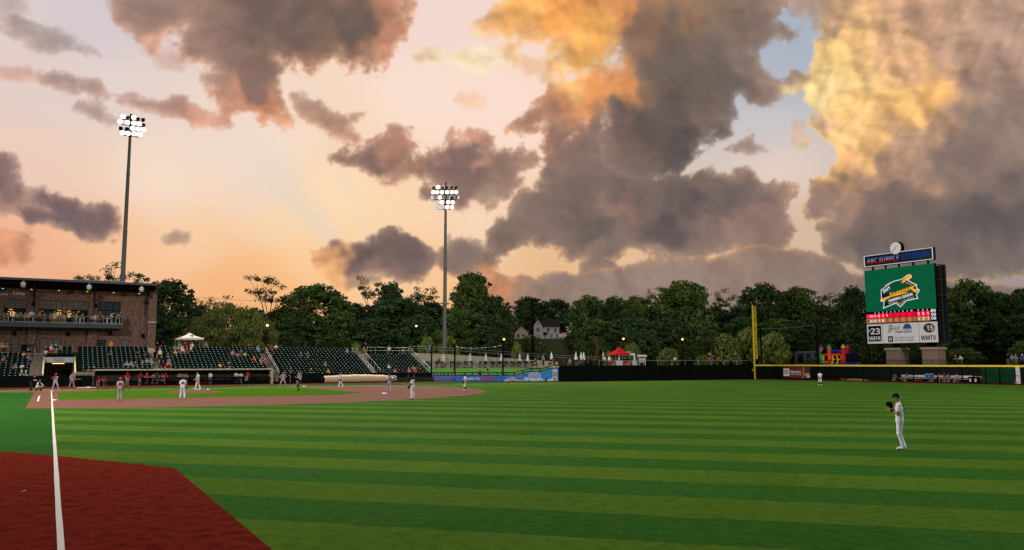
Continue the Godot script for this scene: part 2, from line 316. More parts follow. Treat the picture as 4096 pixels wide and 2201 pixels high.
			all.set_pixel(i,j,col.lerp(body,cov * 0.85))
	all.resize(4096,2048,Image.INTERPOLATE_CUBIC)
	all.convert(Image.FORMAT_RGB8)
	# feather the fine part into it
	var ox := int((360.0 + HEADING - WA) * DEG)
	var oy := int((90.0 - WHI) * DEG)
	for y in h:
		var ey := smoothstep(0.0,40.0,float(y))
		for x in w:
			var f := ey * smoothstep(0.0,55.0,float(mini(x,w - 1 - x)))
			var c := out.get_pixel(x,y)
			if f < 1.0:
				c = all.get_pixel((ox + x) % 4096,oy + y).lerp(c,f)
			all.set_pixel((ox + x) % 4096,oy + y,c)
	var sky := PanoramaSkyMaterial.new()
	sky.panorama = ImageTexture.create_from_image(all)
	return sky

# ---------------------------------------------------------------- materials
func mat(key: String,c: Color,rough := 0.85,metal := 0.0) -> StandardMaterial3D:
	if M.has(key):
		return M[key]
	var m := StandardMaterial3D.new()
	m.resource_name = key
	m.albedo_color = c
	m.roughness = rough
	m.metallic = metal
	if rough >= 0.6 and metal == 0.0:
		m.metallic_specular = 0.12
	M[key] = m
	return m

func glow(key: String,c: Color,e: float) -> StandardMaterial3D:
	var m := mat(key,Color(0.05,0.05,0.05),0.6)
	m.emission_enabled = true
	m.emission = c
	m.emission_energy_multiplier = e
	return m

func noise_tex(seed_: int,freq: float,cols: Array,size := 256,oct := 4) -> NoiseTexture2D:
	var t := NoiseTexture2D.new()
	t.width = size
	t.height = size
	t.seamless = true
	t.seamless_blend_skirt = 0.2
	var n := FastNoiseLite.new()
	n.seed = seed_
	n.frequency = freq
	n.fractal_octaves = oct
	n.fractal_gain = 0.6
	t.noise = n
	t.normalize = true
	var g := Gradient.new()
	g.offsets = PackedFloat32Array([0.0,0.35,0.65,1.0]) if cols.size() == 4 else PackedFloat32Array([0.15,0.85])
	g.colors = PackedColorArray(cols)
	t.color_ramp = g
	return t

# a surface with grain: colours from a noise texture laid on in world space
func grain(key: String,cols: Array,metres: float,freq: float,seed_: int,rough := 0.9,bump := 0.0,size := 256) -> StandardMaterial3D:
	var m := mat(key,Color.WHITE,rough)
	m.albedo_texture = noise_tex(seed_,freq,cols,size)
	m.uv1_triplanar = true
	m.uv1_world_triplanar = true
	m.uv1_scale = Vector3.ONE / metres
	if bump > 0.0:
		m.heightmap_enabled = true
		m.heightmap_scale = bump
		m.heightmap_texture = noise_tex(seed_ + 7,freq,[Color.BLACK,Color.WHITE],size)
	return m

# a second, broader mottle over the first
func coarse(m: StandardMaterial3D,cols: Array) -> void:
	m.detail_enabled = true
	m.detail_blend_mode = BaseMaterial3D.BLEND_MODE_MUL
	m.detail_uv_layer = BaseMaterial3D.DETAIL_UV_2
	m.uv2_triplanar = true
	m.uv2_world_triplanar = true
	m.uv2_scale = Vector3.ONE / 11.0
	m.detail_albedo = noise_tex(35,0.05,cols,512,5)

func lin(r: float,g: float,b: float) -> Color:
	return Color(r,g,b).linear_to_srgb()

func make_materials() -> void:
	var turf := grain("turf",[Color(0.66,0.7,0.6),Color(0.85,0.87,0.8),Color(0.97,0.97,0.95),Color(1.0,1.0,1.0)],2.1,0.1,31,1.0,0.0,512)
	turf.metallic_specular = 0.03
	coarse(turf,[Color(0.76,0.79,0.72),Color(0.9,0.91,0.87),Color(0.95,0.95,0.93),Color.WHITE])
	turf.vertex_color_use_as_albedo = true
	grain("clay",[lin(0.115,0.048,0.032),lin(0.15,0.061,0.04),lin(0.165,0.069,0.046),lin(0.19,0.084,0.058)],2.3,0.12,32,0.95,0.3,512)
	grain("track",[lin(0.095,0.009,0.005),lin(0.145,0.014,0.008),lin(0.18,0.02,0.011),lin(0.25,0.038,0.022)],2.3,0.09,33,1.0,0.0,512).metallic_specular = 0.03
	coarse(M.track,[Color(0.6,0.55,0.52),Color(0.85,0.82,0.8),Color(0.95,0.95,0.95),Color.WHITE])
	mat("chalk",Color(0.8,0.77,0.72),0.9)
	mat("white",Color(0.86,0.86,0.86),0.6)
	mat("white_metal",Color(0.8,0.8,0.78),0.45)
	grain("pad",[Color(0.035,0.065,0.052),Color(0.05,0.082,0.068)],1.3,0.03,34,0.6)
	mat("black_metal",Color(0.045,0.05,0.052),0.6)
	mat("dark_green_metal",Color(0.06,0.1,0.085),0.6)
	mat("yellow",Color(0.86,0.74,0.04),0.5)
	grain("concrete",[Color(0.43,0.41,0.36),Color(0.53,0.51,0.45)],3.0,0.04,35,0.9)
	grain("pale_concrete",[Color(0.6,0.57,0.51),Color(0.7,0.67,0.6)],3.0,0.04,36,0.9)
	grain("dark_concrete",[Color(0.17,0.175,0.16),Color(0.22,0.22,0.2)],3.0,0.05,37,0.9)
	grain("brick",[lin(0.045,0.025,0.019),lin(0.13,0.072,0.055),lin(0.21,0.125,0.1),lin(0.5,0.38,0.31)],2.6,0.09,38,0.9,0.8,256)
	M.brick.uv1_scale = Vector3(0.1,0.26,0.1)
	grain("pier_brick",[lin(0.14,0.085,0.06),lin(0.25,0.165,0.125),lin(0.33,0.23,0.18),lin(0.46,0.36,0.3)],2.6,0.09,39,0.9,0.8,256)
	M.pier_brick.uv1_scale = Vector3(0.1,0.26,0.1)
	mat("limestone",Color(0.72,0.66,0.54),0.85)
	mat("steel",Color(0.2,0.25,0.27),0.5)
	mat("roof_metal",Color(0.25,0.27,0.31),0.5)
	mat("soffit",Color(0.16,0.09,0.07),0.8)
	mat("galvanised",Color(0.58,0.58,0.56),0.5,0.3)
	mat("door_grey",Color(0.4,0.39,0.37),0.6)
	mat("seat_green",Color(0.045,0.125,0.1),0.6)
	mat("cup_white",Color(0.92,0.93,0.92),0.35)
	var gl := mat("glass",Color(0.5,0.6,0.56,0.12),0.05)
	gl.transparency = BaseMaterial3D.TRANSPARENCY_ALPHA
	var dg := mat("green_glass",Color(0.1,0.2,0.17),0.06)
	dg.metallic_specular = 0.8
	var net := mat("mesh_net",Color(0.05,0.06,0.06,0.33),0.9)
	net.transparency = BaseMaterial3D.TRANSPARENCY_ALPHA
	var net2 := mat("link_net",Color(0.06,0.075,0.07,0.22),0.9)
	net2.transparency = BaseMaterial3D.TRANSPARENCY_ALPHA
	mat("wood_bench",Color(0.74,0.6,0.4),0.7)
	var net3 := mat("thin_net",Color(0.1,0.11,0.11,0.1),0.9)
	net3.transparency = BaseMaterial3D.TRANSPARENCY_ALPHA
	mat("tan_wall",Color(0.56,0.42,0.27),0.8)
	grain("ground",[lin(0.035,0.045,0.018),lin(0.06,0.07,0.03),lin(0.05,0.065,0.025),lin(0.09,0.09,0.05)],9.0,0.05,40,0.95)
	grain("bank",[lin(0.02,0.03,0.01),lin(0.035,0.052,0.015),lin(0.045,0.062,0.02),lin(0.075,0.085,0.03)],5.0,0.06,41,0.95,6.0)
	grain("lawn",[lin(0.028,0.075,0.012),lin(0.045,0.105,0.016)],2.0,0.08,42,0.95,2.0)
	grain("tarp",[Color(0.72,0.62,0.5),Color(0.8,0.72,0.61)],2.5,0.02,43,0.7,3.0)
	grain("bark",[lin(0.035,0.026,0.018),lin(0.09,0.07,0.05)],1.5,0.05,44,0.95,3.0)
	grain("paving",[Color(0.5,0.48,0.44),Color(0.58,0.56,0.51)],4.0,0.05,45,0.9)
	glow("lamp_lit",Color(1.0,1.0,0.97),4.0)
	glow("lamp_pale",Color(0.85,0.92,0.95),0.85)
	mat("lamp_dark",Color(0.3,0.33,0.31),0.3)
	mat("lamp_body",Color(0.05,0.055,0.055),0.5)
	glow("lamp_warm",Color(1.0,0.8,0.42),3.0)
	glow("bulb_warm",Color(1.0,0.76,0.4),1.3)

# ---------------------------------------------------------------- building helpers
func numbered(called: String) -> String:
	if not used_names.has(called):
		used_names[called] = 0
		return called
	used_names[called] += 1
	return "%s_%03d" % [called,used_names[called]]

func tool() -> SurfaceTool:
	var s := SurfaceTool.new()
	s.begin(Mesh.PRIMITIVE_TRIANGLES)
	return s

func tri(s: SurfaceTool,a: Vector3,b: Vector3,c: Vector3) -> void:   # counter-clockwise from the front
	var n := (b - a).cross(c - a)
	if n.length_squared() < 1e-14:
		return
	s.set_normal(n.normalized())
	s.add_vertex(a)
	s.add_vertex(c)
	s.add_vertex(b)

func quad(s: SurfaceTool,a: Vector3,b: Vector3,c: Vector3,d: Vector3) -> void:
	tri(s,a,b,c)
	tri(s,a,c,d)

func box(s: SurfaceTool,c: Vector3,size: Vector3,b := Basis.IDENTITY) -> void:
	var x := b.x * size.x * 0.5
	var y := b.y * size.y * 0.5
	var z := b.z * size.z * 0.5
	quad(s,c - x - y + z,c + x - y + z,c + x + y + z,c - x + y + z)
	quad(s,c + x - y - z,c - x - y - z,c - x + y - z,c + x + y - z)
	quad(s,c + x - y + z,c + x - y - z,c + x + y - z,c + x + y + z)
	quad(s,c - x - y - z,c - x - y + z,c - x + y + z,c - x + y - z)
	quad(s,c - x + y + z,c + x + y + z,c + x + y - z,c - x + y - z)
	quad(s,c - x - y - z,c + x - y - z,c + x - y + z,c - x - y + z)

func span(s: SurfaceTool,lo: Vector3,hi: Vector3) -> void:
	box(s,(lo + hi) * 0.5,hi - lo)

# a box from a to b (its middle line), wide and high, upright
func beam(s: SurfaceTool,a: Vector3,b: Vector3,wide: float,high: float) -> void:
	var d := b - a
	var z := d.normalized()
	var x := Vector3.UP.cross(z)
	x = Vector3.RIGHT if x.length() < 1e-4 else x.normalized()
	box(s,(a + b) * 0.5,Vector3(wide,high,d.length()),Basis(x,z.cross(x),z))

func ring(a: Vector3,d: Vector3,r: float,n: int) -> Array:
	var z := d.normalized()
	var x := z.cross(Vector3.UP if absf(z.y) < 0.95 else Vector3.RIGHT).normalized()
	var y := z.cross(x)
	var out := []
	for i in n:
		var t := TAU * i / n
		out.append([a + (x * cos(t) + y * sin(t)) * r,x * cos(t) + y * sin(t)])
	return out

func smooth_tri(s: SurfaceTool,a: Array,b: Array,c: Array) -> void:   # counter-clockwise from the front
	for q in [a,c,b]:
		s.set_normal(q[1])
		s.add_vertex(q[0])

func tube(s: SurfaceTool,a: Vector3,b: Vector3,ra: float,rb: float,n := 8,caps := true) -> void:
	var d := b - a
	if d.length() < 1e-5:
		return
	var p := ring(a,d,ra,n)
	var q := ring(b,d,rb,n)
	for i in n:
		var j := (i + 1) % n
		smooth_tri(s,p[i],p[j],q[j])
		smooth_tri(s,p[i],q[j],q[i])
		if caps:
			if rb > 1e-4:
				tri(s,b,q[i][0],q[j][0])
			if ra > 1e-4:
				tri(s,a,p[j][0],p[i][0])

func path_tube(s: SurfaceTool,pts: Array,r: float,n := 6) -> void:
	for i in pts.size() - 1:
		tube(s,pts[i],pts[i + 1],r,r,n)

# profile of (radius, height) turned round the y axis
func lathe(s: SurfaceTool,at: Vector3,prof: Array,n := 16) -> void:
	for k in prof.size() - 1:
		var a: Vector2 = prof[k]
		var b: Vector2 = prof[k + 1]
		var nd := Vector2(b.y - a.y,a.x - b.x).normalized()
		for i in n:
			var t0 := TAU * i / n
			var t1 := TAU * (i + 1) / n
			var u0 := Vector3(sin(t0),0,cos(t0))
			var u1 := Vector3(sin(t1),0,cos(t1))
			var n0 := u0 * nd.x + Vector3.UP * nd.y
			var n1 := u1 * nd.x + Vector3.UP * nd.y
			var p00 := at + u0 * a.x + Vector3.UP * a.y
			var p10 := at + u1 * a.x + Vector3.UP * a.y
			var p01 := at + u0 * b.x + Vector3.UP * b.y
			var p11 := at + u1 * b.x + Vector3.UP * b.y
			if a.x > 1e-5:
				smooth_tri(s,[p00,n0],[p10,n1],[p11,n1])
			if b.x > 1e-5:
				smooth_tri(s,[p00,n0],[p11,n1],[p01,n0])

func ball(s: SurfaceTool,c: Vector3,r: Vector3,n := 8,m := 5) -> void:
	for j in m:
		var a0 := PI * j / m - PI / 2
		var a1 := PI * (j + 1) / m - PI / 2
		for i in n:
			var q := []
			for k in [[i,a0],[i + 1,a0],[i + 1,a1],[i,a1]]:
				var t: float = TAU * k[0] / n
				var d := Vector3(sin(t) * cos(k[1]),sin(k[1]),cos(t) * cos(k[1]))
				q.append([c + d * r,(d / r).normalized()])
			if j > 0:
				smooth_tri(s,q[0],q[1],q[2])
			if j < m - 1:
				smooth_tri(s,q[0],q[2],q[3])

# flat outline in the x-y plane, given depth along z
func plate(s: SurfaceTool,pts: PackedVector2Array,z0: float,z1: float,xf := Transform3D.IDENTITY) -> void:
	var area := 0.0
	for i in pts.size():
		area += pts[i].cross(pts[(i + 1) % pts.size()])
	if area < 0.0:
		pts = pts.duplicate()
		pts.reverse()
	var idx := Geometry2D.triangulate_polygon(pts)
	for i in range(0,idx.size(),3):
		var a := pts[idx[i]]
		var b := pts[idx[i + 1]]
		var c := pts[idx[i + 2]]
		if (b - a).cross(c - a) < 0.0:
			var t := b
			b = c
			c = t
		tri(s,xf * Vector3(a.x,a.y,z1),xf * Vector3(b.x,b.y,z1),xf * Vector3(c.x,c.y,z1))
		tri(s,xf * Vector3(a.x,a.y,z0),xf * Vector3(c.x,c.y,z0),xf * Vector3(b.x,b.y,z0))
	for i in pts.size():
		var a := pts[i]
		var b := pts[(i + 1) % pts.size()]
		quad(s,xf * Vector3(a.x,a.y,z0),xf * Vector3(b.x,b.y,z0),xf * Vector3(b.x,b.y,z1),xf * Vector3(a.x,a.y,z1))

# level sheet at height y with outline in (x, z)
func sheet(s: SurfaceTool,pts: PackedVector2Array,y: float,tint := Color.WHITE) -> void:
	var idx := Geometry2D.triangulate_polygon(pts)
	for i in range(0,idx.size(),3):
		var a := pts[idx[i]]
		var b := pts[idx[i + 1]]
		var c := pts[idx[i + 2]]
		if (b - a).cross(c - a) > 0.0:
			var t := b
			b = c
			c = t
		s.set_color(tint)
		tri(s,Vector3(a.x,y,a.y),Vector3(b.x,y,b.y),Vector3(c.x,y,c.y))

func obj(called: String,s: SurfaceTool,m: Material,parent: Node3D = self) -> MeshInstance3D:
	var o := MeshInstance3D.new()
	o.name = numbered(called) if parent == self else called
	o.mesh = s.commit()
	if o.mesh.get_surface_count():
		o.mesh.surface_set_material(0,m)
	parent.add_child(o,true)
	return o

func slab(called: String,lo: Vector3,hi: Vector3,m: Material,parent: Node3D = self) -> MeshInstance3D:
	var s := tool()
	span(s,lo,hi)
	return obj(called,s,m,parent)

func meshed(called: String,mesh: Mesh,m: Material,parent: Node3D = self) -> MeshInstance3D:
	var o := MeshInstance3D.new()
	o.name = numbered(called) if parent == self else called
	o.mesh = mesh
	if m:
		o.material_override = m
	parent.add_child(o,true)
	return o

func tag(o: Node3D,label: String,category: String,group := "") -> Node3D:
	o.set_meta("label",label)
	o.set_meta("category",category)
	if group:
		o.set_meta("group",group)
	return o

func thing(called: String,label: String,category: String,at := Vector3.ZERO,turn := 0.0,group := "") -> Node3D:
	var o := Node3D.new()
	o.name = numbered(called)
	o.position = at
	o.rotation.y = turn
	add_child(o)
	return tag(o,label,category,group)

func struct(called: String,s: SurfaceTool,m: Material) -> MeshInstance3D:
	var o := obj(called,s,m)
	o.set_meta("kind","structure")
	return o

func copy(o: Node3D,at: Vector3,turn := 0.0,label := "") -> Node3D:
	var c := o.duplicate() as Node3D
	c.name = numbered(String(o.name).rstrip("0123456789").trim_suffix("_"))
	add_child(c)
	c.position = at
	c.rotation.y = turn
	if label:
		c.set_meta("label",label)
	return c

# lettering: capitals h high, middle at the origin of xf, reading along its x axis
func letters(called: String,text: String,h: float,m: Material,parent: Node3D,xf: Transform3D,width := 0.0,slant := 0.0,family := "Droid Sans",bold := true,depth := 0.02) -> MeshInstance3D:
	var key := family + str(bold)
	if not fonts.has(key):
		var f := SystemFont.new()
		f.font_names = PackedStringArray([family])
		f.font_weight = 700 if bold else 400
		fonts[key] = f
	var t := TextMesh.new()
	t.text = text
	t.font = fonts[key]
	t.font_size = 64
	t.pixel_size = h / (64.0 * 0.72)
	t.depth = depth
	t.curve_step = 3.0
	var s := tool()
	var box_ := t.get_aabb()
	var k := width / box_.size.x if width > 0.0 and box_.size.x > 0.0 else 1.0
	var mid := box_.get_center()
	var arr := t.get_mesh_arrays()
	var v: PackedVector3Array = arr[Mesh.ARRAY_VERTEX]
	var n: PackedVector3Array = arr[Mesh.ARRAY_NORMAL]
	for i in arr[Mesh.ARRAY_INDEX]:
		var p := v[i] - mid
		s.set_normal(n[i])
		s.add_vertex(Vector3(p.x * k + p.y * slant,p.y,p.z))
	var o := obj(called,s,m,parent)
	o.transform = xf
	return o

# ---------------------------------------------------------------- the playing field
func arc(c: Vector2,r: float,a0: float,a1: float,n: int) -> PackedVector2Array:
	var p := PackedVector2Array()
	for i in n + 1:
		var t := deg_to_rad(lerpf(a0,a1,float(i) / n))
		p.append(c + Vector2(cos(t),sin(t)) * r)
	return p

func strip(s: SurfaceTool,a: Vector2,b: Vector2,wide: float,y: float) -> void:
	var n := (b - a).normalized().orthogonal() * wide * 0.5
	sheet(s,PackedVector2Array([a - n,b - n,b + n,a + n]),y)

func patchy(g: FastNoiseLite,x: float,z: float) -> float:
	return 1.0 + 0.13 * g.get_noise_2d(x,z)

func build_field() -> void:
	var s := tool()
	sheet(s,PackedVector2Array([Vector2(-900,-900),Vector2(900,-900),Vector2(900,900),Vector2(-900,900)]),-0.05)
	struct("ground",s,M.ground)
	# striped outfield turf: bands at 45 degrees to the foul lines
	var light := Color(0.098,0.182,0.025)
	var dark := Color(0.048,0.142,0.024)
	var g := noise(51,9.0,3)
	var g2 := noise(52,1.1,2)
	s = tool()
	var w := 2.31
	var q := sqrt(0.5)
	var lim := PackedVector2Array([Vector2(0,0),Vector2(112,0),Vector2(112,112),Vector2(0,112)])
	for k in range(-35,36):
		var s0 := 54.87 + (k - 24) * w
		var col := dark if posmod(k - 24,2) == 0 else light
		# wavy edges of the woven bands
		var t := -1.0
		while t < 160.0:
			var step := 1.2 if s0 > 30.0 and t < 110.0 else 4.0
			var t1 := t + step
			var p := PackedVector2Array()
			for c: Array in [[s0,t],[s0 + w,t],[s0 + w,t1],[s0,t1]]:
				var ss: float = c[0] + 0.035 * g2.get_noise_2d(c[0] * 3.0,c[1])
				p.append(Vector2((c[1] - ss) * q,(c[1] + ss) * q))
			t = t1
			var inside := 0
			for v in p:
				inside += int(v.x >= 0.0 and v.y >= 0.0 and v.x <= 112.0 and v.y <= 112.0)
			if inside == 0:
				continue
			var m := p[0]
			var f := patchy(g,m.x,m.y) * (1.0 + 0.05 * g2.get_noise_2d(m.x,m.y))
			var cc := Color(col.r * f,col.g * f,col.b * f)
			if inside == 4:
				sheet(s,p,0.0,cc)
			else:
				for part in Geometry2D.intersect_polygons(p,lim):
					sheet(s,part,0.0,cc)
	struct("outfield_turf",s,M.turf)
	# plain turf in foul ground
	s = tool()
	for i in range(-16,0):
		for j in range(-12,60):
			var f := patchy(g,i * 2.0 + 300,j * 2.0)
			var x0 := i * 2.0
			sheet(s,PackedVector2Array([Vector2(x0,j * 2.0),Vector2(x0 + 2,j * 2.0),Vector2(x0 + 2,j * 2.0 + 2),Vector2(x0,j * 2.0 + 2)]),0.0,Color(0.034 * f,0.122 * f,0.024 * f))
	for i in range(0,58):
		for j in range(-9,0):
			var f := patchy(g,i * 2.0 + 300,j * 2.0)
			var x0 := i * 2.0
			sheet(s,PackedVector2Array([Vector2(x0,j * 2.0),Vector2(x0 + 2,j * 2.0),Vector2(x0 + 2,j * 2.0 + 2),Vector2(x0,j * 2.0 + 2)]),0.0,Color(0.03 * f,0.1 * f,0.028 * f))
	struct("foul_turf",s,M.turf)
	# clay of the infield: big arc round the pitcher, strips beside the foul lines, circle round home
	s = tool()
	var mound_c := Vector2(13.0,13.04)
	var outer := arc(mound_c,29.0,119.9,-29.9,90)
	var clay := PackedVector2Array([Vector2(-1.48,4.0)])
	clay.append_array(PackedVector2Array([Vector2(-1.48,38.3)]))
	clay.append_array(outer)
	clay.append_array(PackedVector2Array([Vector2(38.3,-1.48),Vector2(4.0,-1.48)]))
	sheet(s,clay,0.004)
	struct("infield_clay",s,M.clay)
	s = tool()
	sheet(s,arc(Vector2.ZERO,4.9,0,356,60),0.008)
	struct("home_clay",s,M.clay)
	s = tool()
	var back := arc(Vector2.ZERO,4.85,125,325,40)
	for i in back.size() - 1:
		strip(s,back[i],back[i + 1],0.14,0.016)
	struct("home_circle_line",s,M.chalk)
	# bright infield turf
	var inner := PackedVector2Array([Vector2(0.55,6.8),Vector2(0.53,24.7),Vector2(3.4,25.9),Vector2(23.4,27.0),Vector2(23.9,25.6),Vector2(26.9,22.7),Vector2(26.0,3.4),Vector2(24.7,0.55),Vector2(6.8,0.55)])
	inner.append_array(arc(Vector2.ZERO,5.3,20,70,10))
	s = tool()
	for i in 15:
		for j in 15:
			var cell := PackedVector2Array([Vector2(i * 2,j * 2),Vector2(i * 2 + 2,j * 2),Vector2(i * 2 + 2,j * 2 + 2),Vector2(i * 2,j * 2 + 2)])
			var f := patchy(g,i * 2.0 + 90,j * 2.0)
			var band := 1.06 if (i + j) % 2 == 0 else 0.97
			for part in Geometry2D.intersect_polygons(cell,inner):
				sheet(s,part,0.009,Color(0.072 * f * band,0.165 * f * band,0.012))
	struct("infield_turf",s,M.turf)
	# mound
	s = tool()
	lathe(s,Vector3(12.6,0.012,13.2),[Vector2(2.75,0.0),Vector2(2.2,0.09),Vector2(1.2,0.21),Vector2(0.6,0.25),Vector2(0.0,0.255)],40)
	struct("pitchers_mound",s,M.clay)
	# foul lines and boxes
	s = tool()
	for i in 50:
		strip(s,Vector2(0.05 + 0.01 * g2.get_noise_2d(i * 3.0,0),i * 2.2),Vector2(0.05 + 0.01 * g2.get_noise_2d(i * 3.0 + 3.0,0),i * 2.2 + 2.2),0.105 + 0.012 * g2.get_noise_2d(i * 5.0,9),0.013)
	struct("first_base_foul_line",s,M.chalk)
	s = tool()
	strip(s,Vector2(0.6,0.05),Vector2(106.9,0.05),0.1,0.013)
	struct("third_base_foul_line",s,M.chalk)
	s = tool()
	strip(s,Vector2(-0.9,15.4),Vector2(-0.9,27.3),0.13,0.013)
	struct("running_lane_line",s,M.chalk)
	s = tool()
	for k: float in [-1.0,1.0]:
		var c := Vector2(0.05,0.05) + Vector2(1,-1) * q * 1.05 * k
		var u := Vector2(1,1) * q * 0.92
		var v := Vector2(1,-1) * q * 0.61
		for e in [[c - u - v,c + u - v],[c + u - v,c + u + v],[c + u + v,c - u + v],[c - u + v,c - u - v]]:
			strip(s,e[0],e[1],0.09,0.017)
	struct("batters_boxes",s,M.chalk)
	s = tool()
	strip(s,Vector2(21.2,-5.4),Vector2(27.3,-5.4),0.16,0.013)
	strip(s,Vector2(27.3,-5.4),Vector2(27.3,-4.2),0.16,0.013)
	struct("third_base_coach_box_line",s,M.chalk)
	# red warning tracks
	s = tool()
	sheet(s,PackedVector2Array([Vector2(-30,67.3),Vector2(-1.55,67.67),Vector2(0.0,70.05),Vector2(2.95,75.34),Vector2(2.95,112),Vector2(-30,112)]),0.005)
	struct("right_field_warning_track",s,M.track)
	s = tool()
	sheet(s,PackedVector2Array([Vector2(-30,-8.4),Vector2(4.3,-9.2),Vector2(27,-11.4),Vector2(51.7,-11.6),Vector2(69.5,-2.1),Vector2(104.8,0.3),Vector2(106.2,3.0),Vector2(106.2,70),Vector2(112,70),Vector2(109,-3),Vector2(68,-6),Vector2(51.5,-17),Vector2(-30,-17)]),0.005)
	struct("left_field_warning_track",s,M.track)
	# bases and plate
	for b in [[Vector3(0.2,0.0,27.24),"white first base bag beside the foul line"],[Vector3(27.43,0,27.43),"white second base bag near the runner in grey"],[Vector3(27.24,0,0.2),"white third base bag behind the umpire in black"]]:
		s = tool()
		lathe(s,Vector3.ZERO,[Vector2(0.29,0.0),Vector2(0.29,0.07),Vector2(0.26,0.1),Vector2(0.0,0.105)],4)
		var o := obj("base",s,M.white)
		o.position = b[0] + Vector3(0,0.012,0)
		o.rotation.y = PI / 4
		tag(o,b[1],"base","")
	s = tool()
	var pl := Transform3D(Basis(Vector3.RIGHT,PI / 2),Vector3(0,0.016,0))
	plate(s,PackedVector2Array([Vector2(0,0),Vector2(0.305,0),Vector2(0.43,0.215),Vector2(0.215,0.43),Vector2(0,0.305)]),-0.012,0.0,pl)
	tag(obj("home_plate",s,M.white),"white home plate on the clay in front of the catcher","home plate")
	s = tool()
	box(s,Vector3(12.95,0.285,13.1),Vector3(0.61,0.03,0.15),Basis(Vector3.UP,-PI / 4))
	tag(obj("pitching_rubber",s,M.white),"white pitching rubber on top of the mound","pitching rubber")
	s = tool()
	ball(s,Vector3(14.0,0.24,12.3),Vector3(0.13,0.08,0.13))
	tag(obj("rosin_bag",s,M.white),"small white rosin bag on the right of the mound","rosin bag")
	s = tool()
	box(s,Vector3(3.7,0.03,-9.0),Vector3(2.0,0.04,0.5))
	box(s,Vector3(3.9,0.09,-9.1),Vector3(0.3,0.08,0.2))
	tag(obj("on_deck_mat",s,M.white),"flat white mat on the turf in front of the dugout's left end","mat")
	# loose scraps near the camera
	s = tool()
	path_tube(s,[Vector3(-0.67,0.02,78.21),Vector3(-0.63,0.04,78.22),Vector3(-0.59,0.02,78.05)],0.006,5)
	tag(obj("paper_scrap",s,M.white),"curled white scrap lying on the red track left of the foul line","litter")
	s = tool()
	ball(s,Vector3(36.66,0.03,72.58),Vector3(0.02,0.016,0.02),6,4)
	tag(obj("paper_scrap",s,M.white),"tiny white scrap on the outfield turf left of the player numbered 24","litter")

# ---------------------------------------------------------------- padded walls round the field
func padded_wall(label: String,pts: Array,h: float,m: Material,cap_m: Material = null,cap_h := 0.0,panel := 2.4) -> Node3D:
	var t := thing("padded_wall",label,"wall",pts[0])
	var o: Vector3 = pts[0]
	for i in pts.size() - 1:
		var a: Vector3 = pts[i] - o
		var b: Vector3 = pts[i + 1] - o
		var n := maxi(1,roundi(a.distance_to(b) / panel))
		var d := (b - a).normalized()
		for k in n:
			var p := a.lerp(b,float(k) / n) + d * 0.015
			var q := a.lerp(b,float(k + 1) / n) - d * 0.015
			var s := tool()
			beam(s,p + Vector3(0,h * 0.5 + 0.02,0),q + Vector3(0,h * 0.5 + 0.02,0),0.2,h - 0.04)
			beam(s,p + d * 0.05 + Vector3(0,h + 0.01,0),q - d * 0.05 + Vector3(0,h + 0.01,0),0.13,0.04)
			obj("pad",s,m,t)
		if cap_m:
			var s := tool()
			tube(s,a + Vector3(0,h + cap_h * 0.4,0),b + Vector3(0,h + cap_h * 0.4,0),cap_h * 0.6,cap_h * 0.6,10)
			obj("top_cap",s,cap_m,t)
	return t

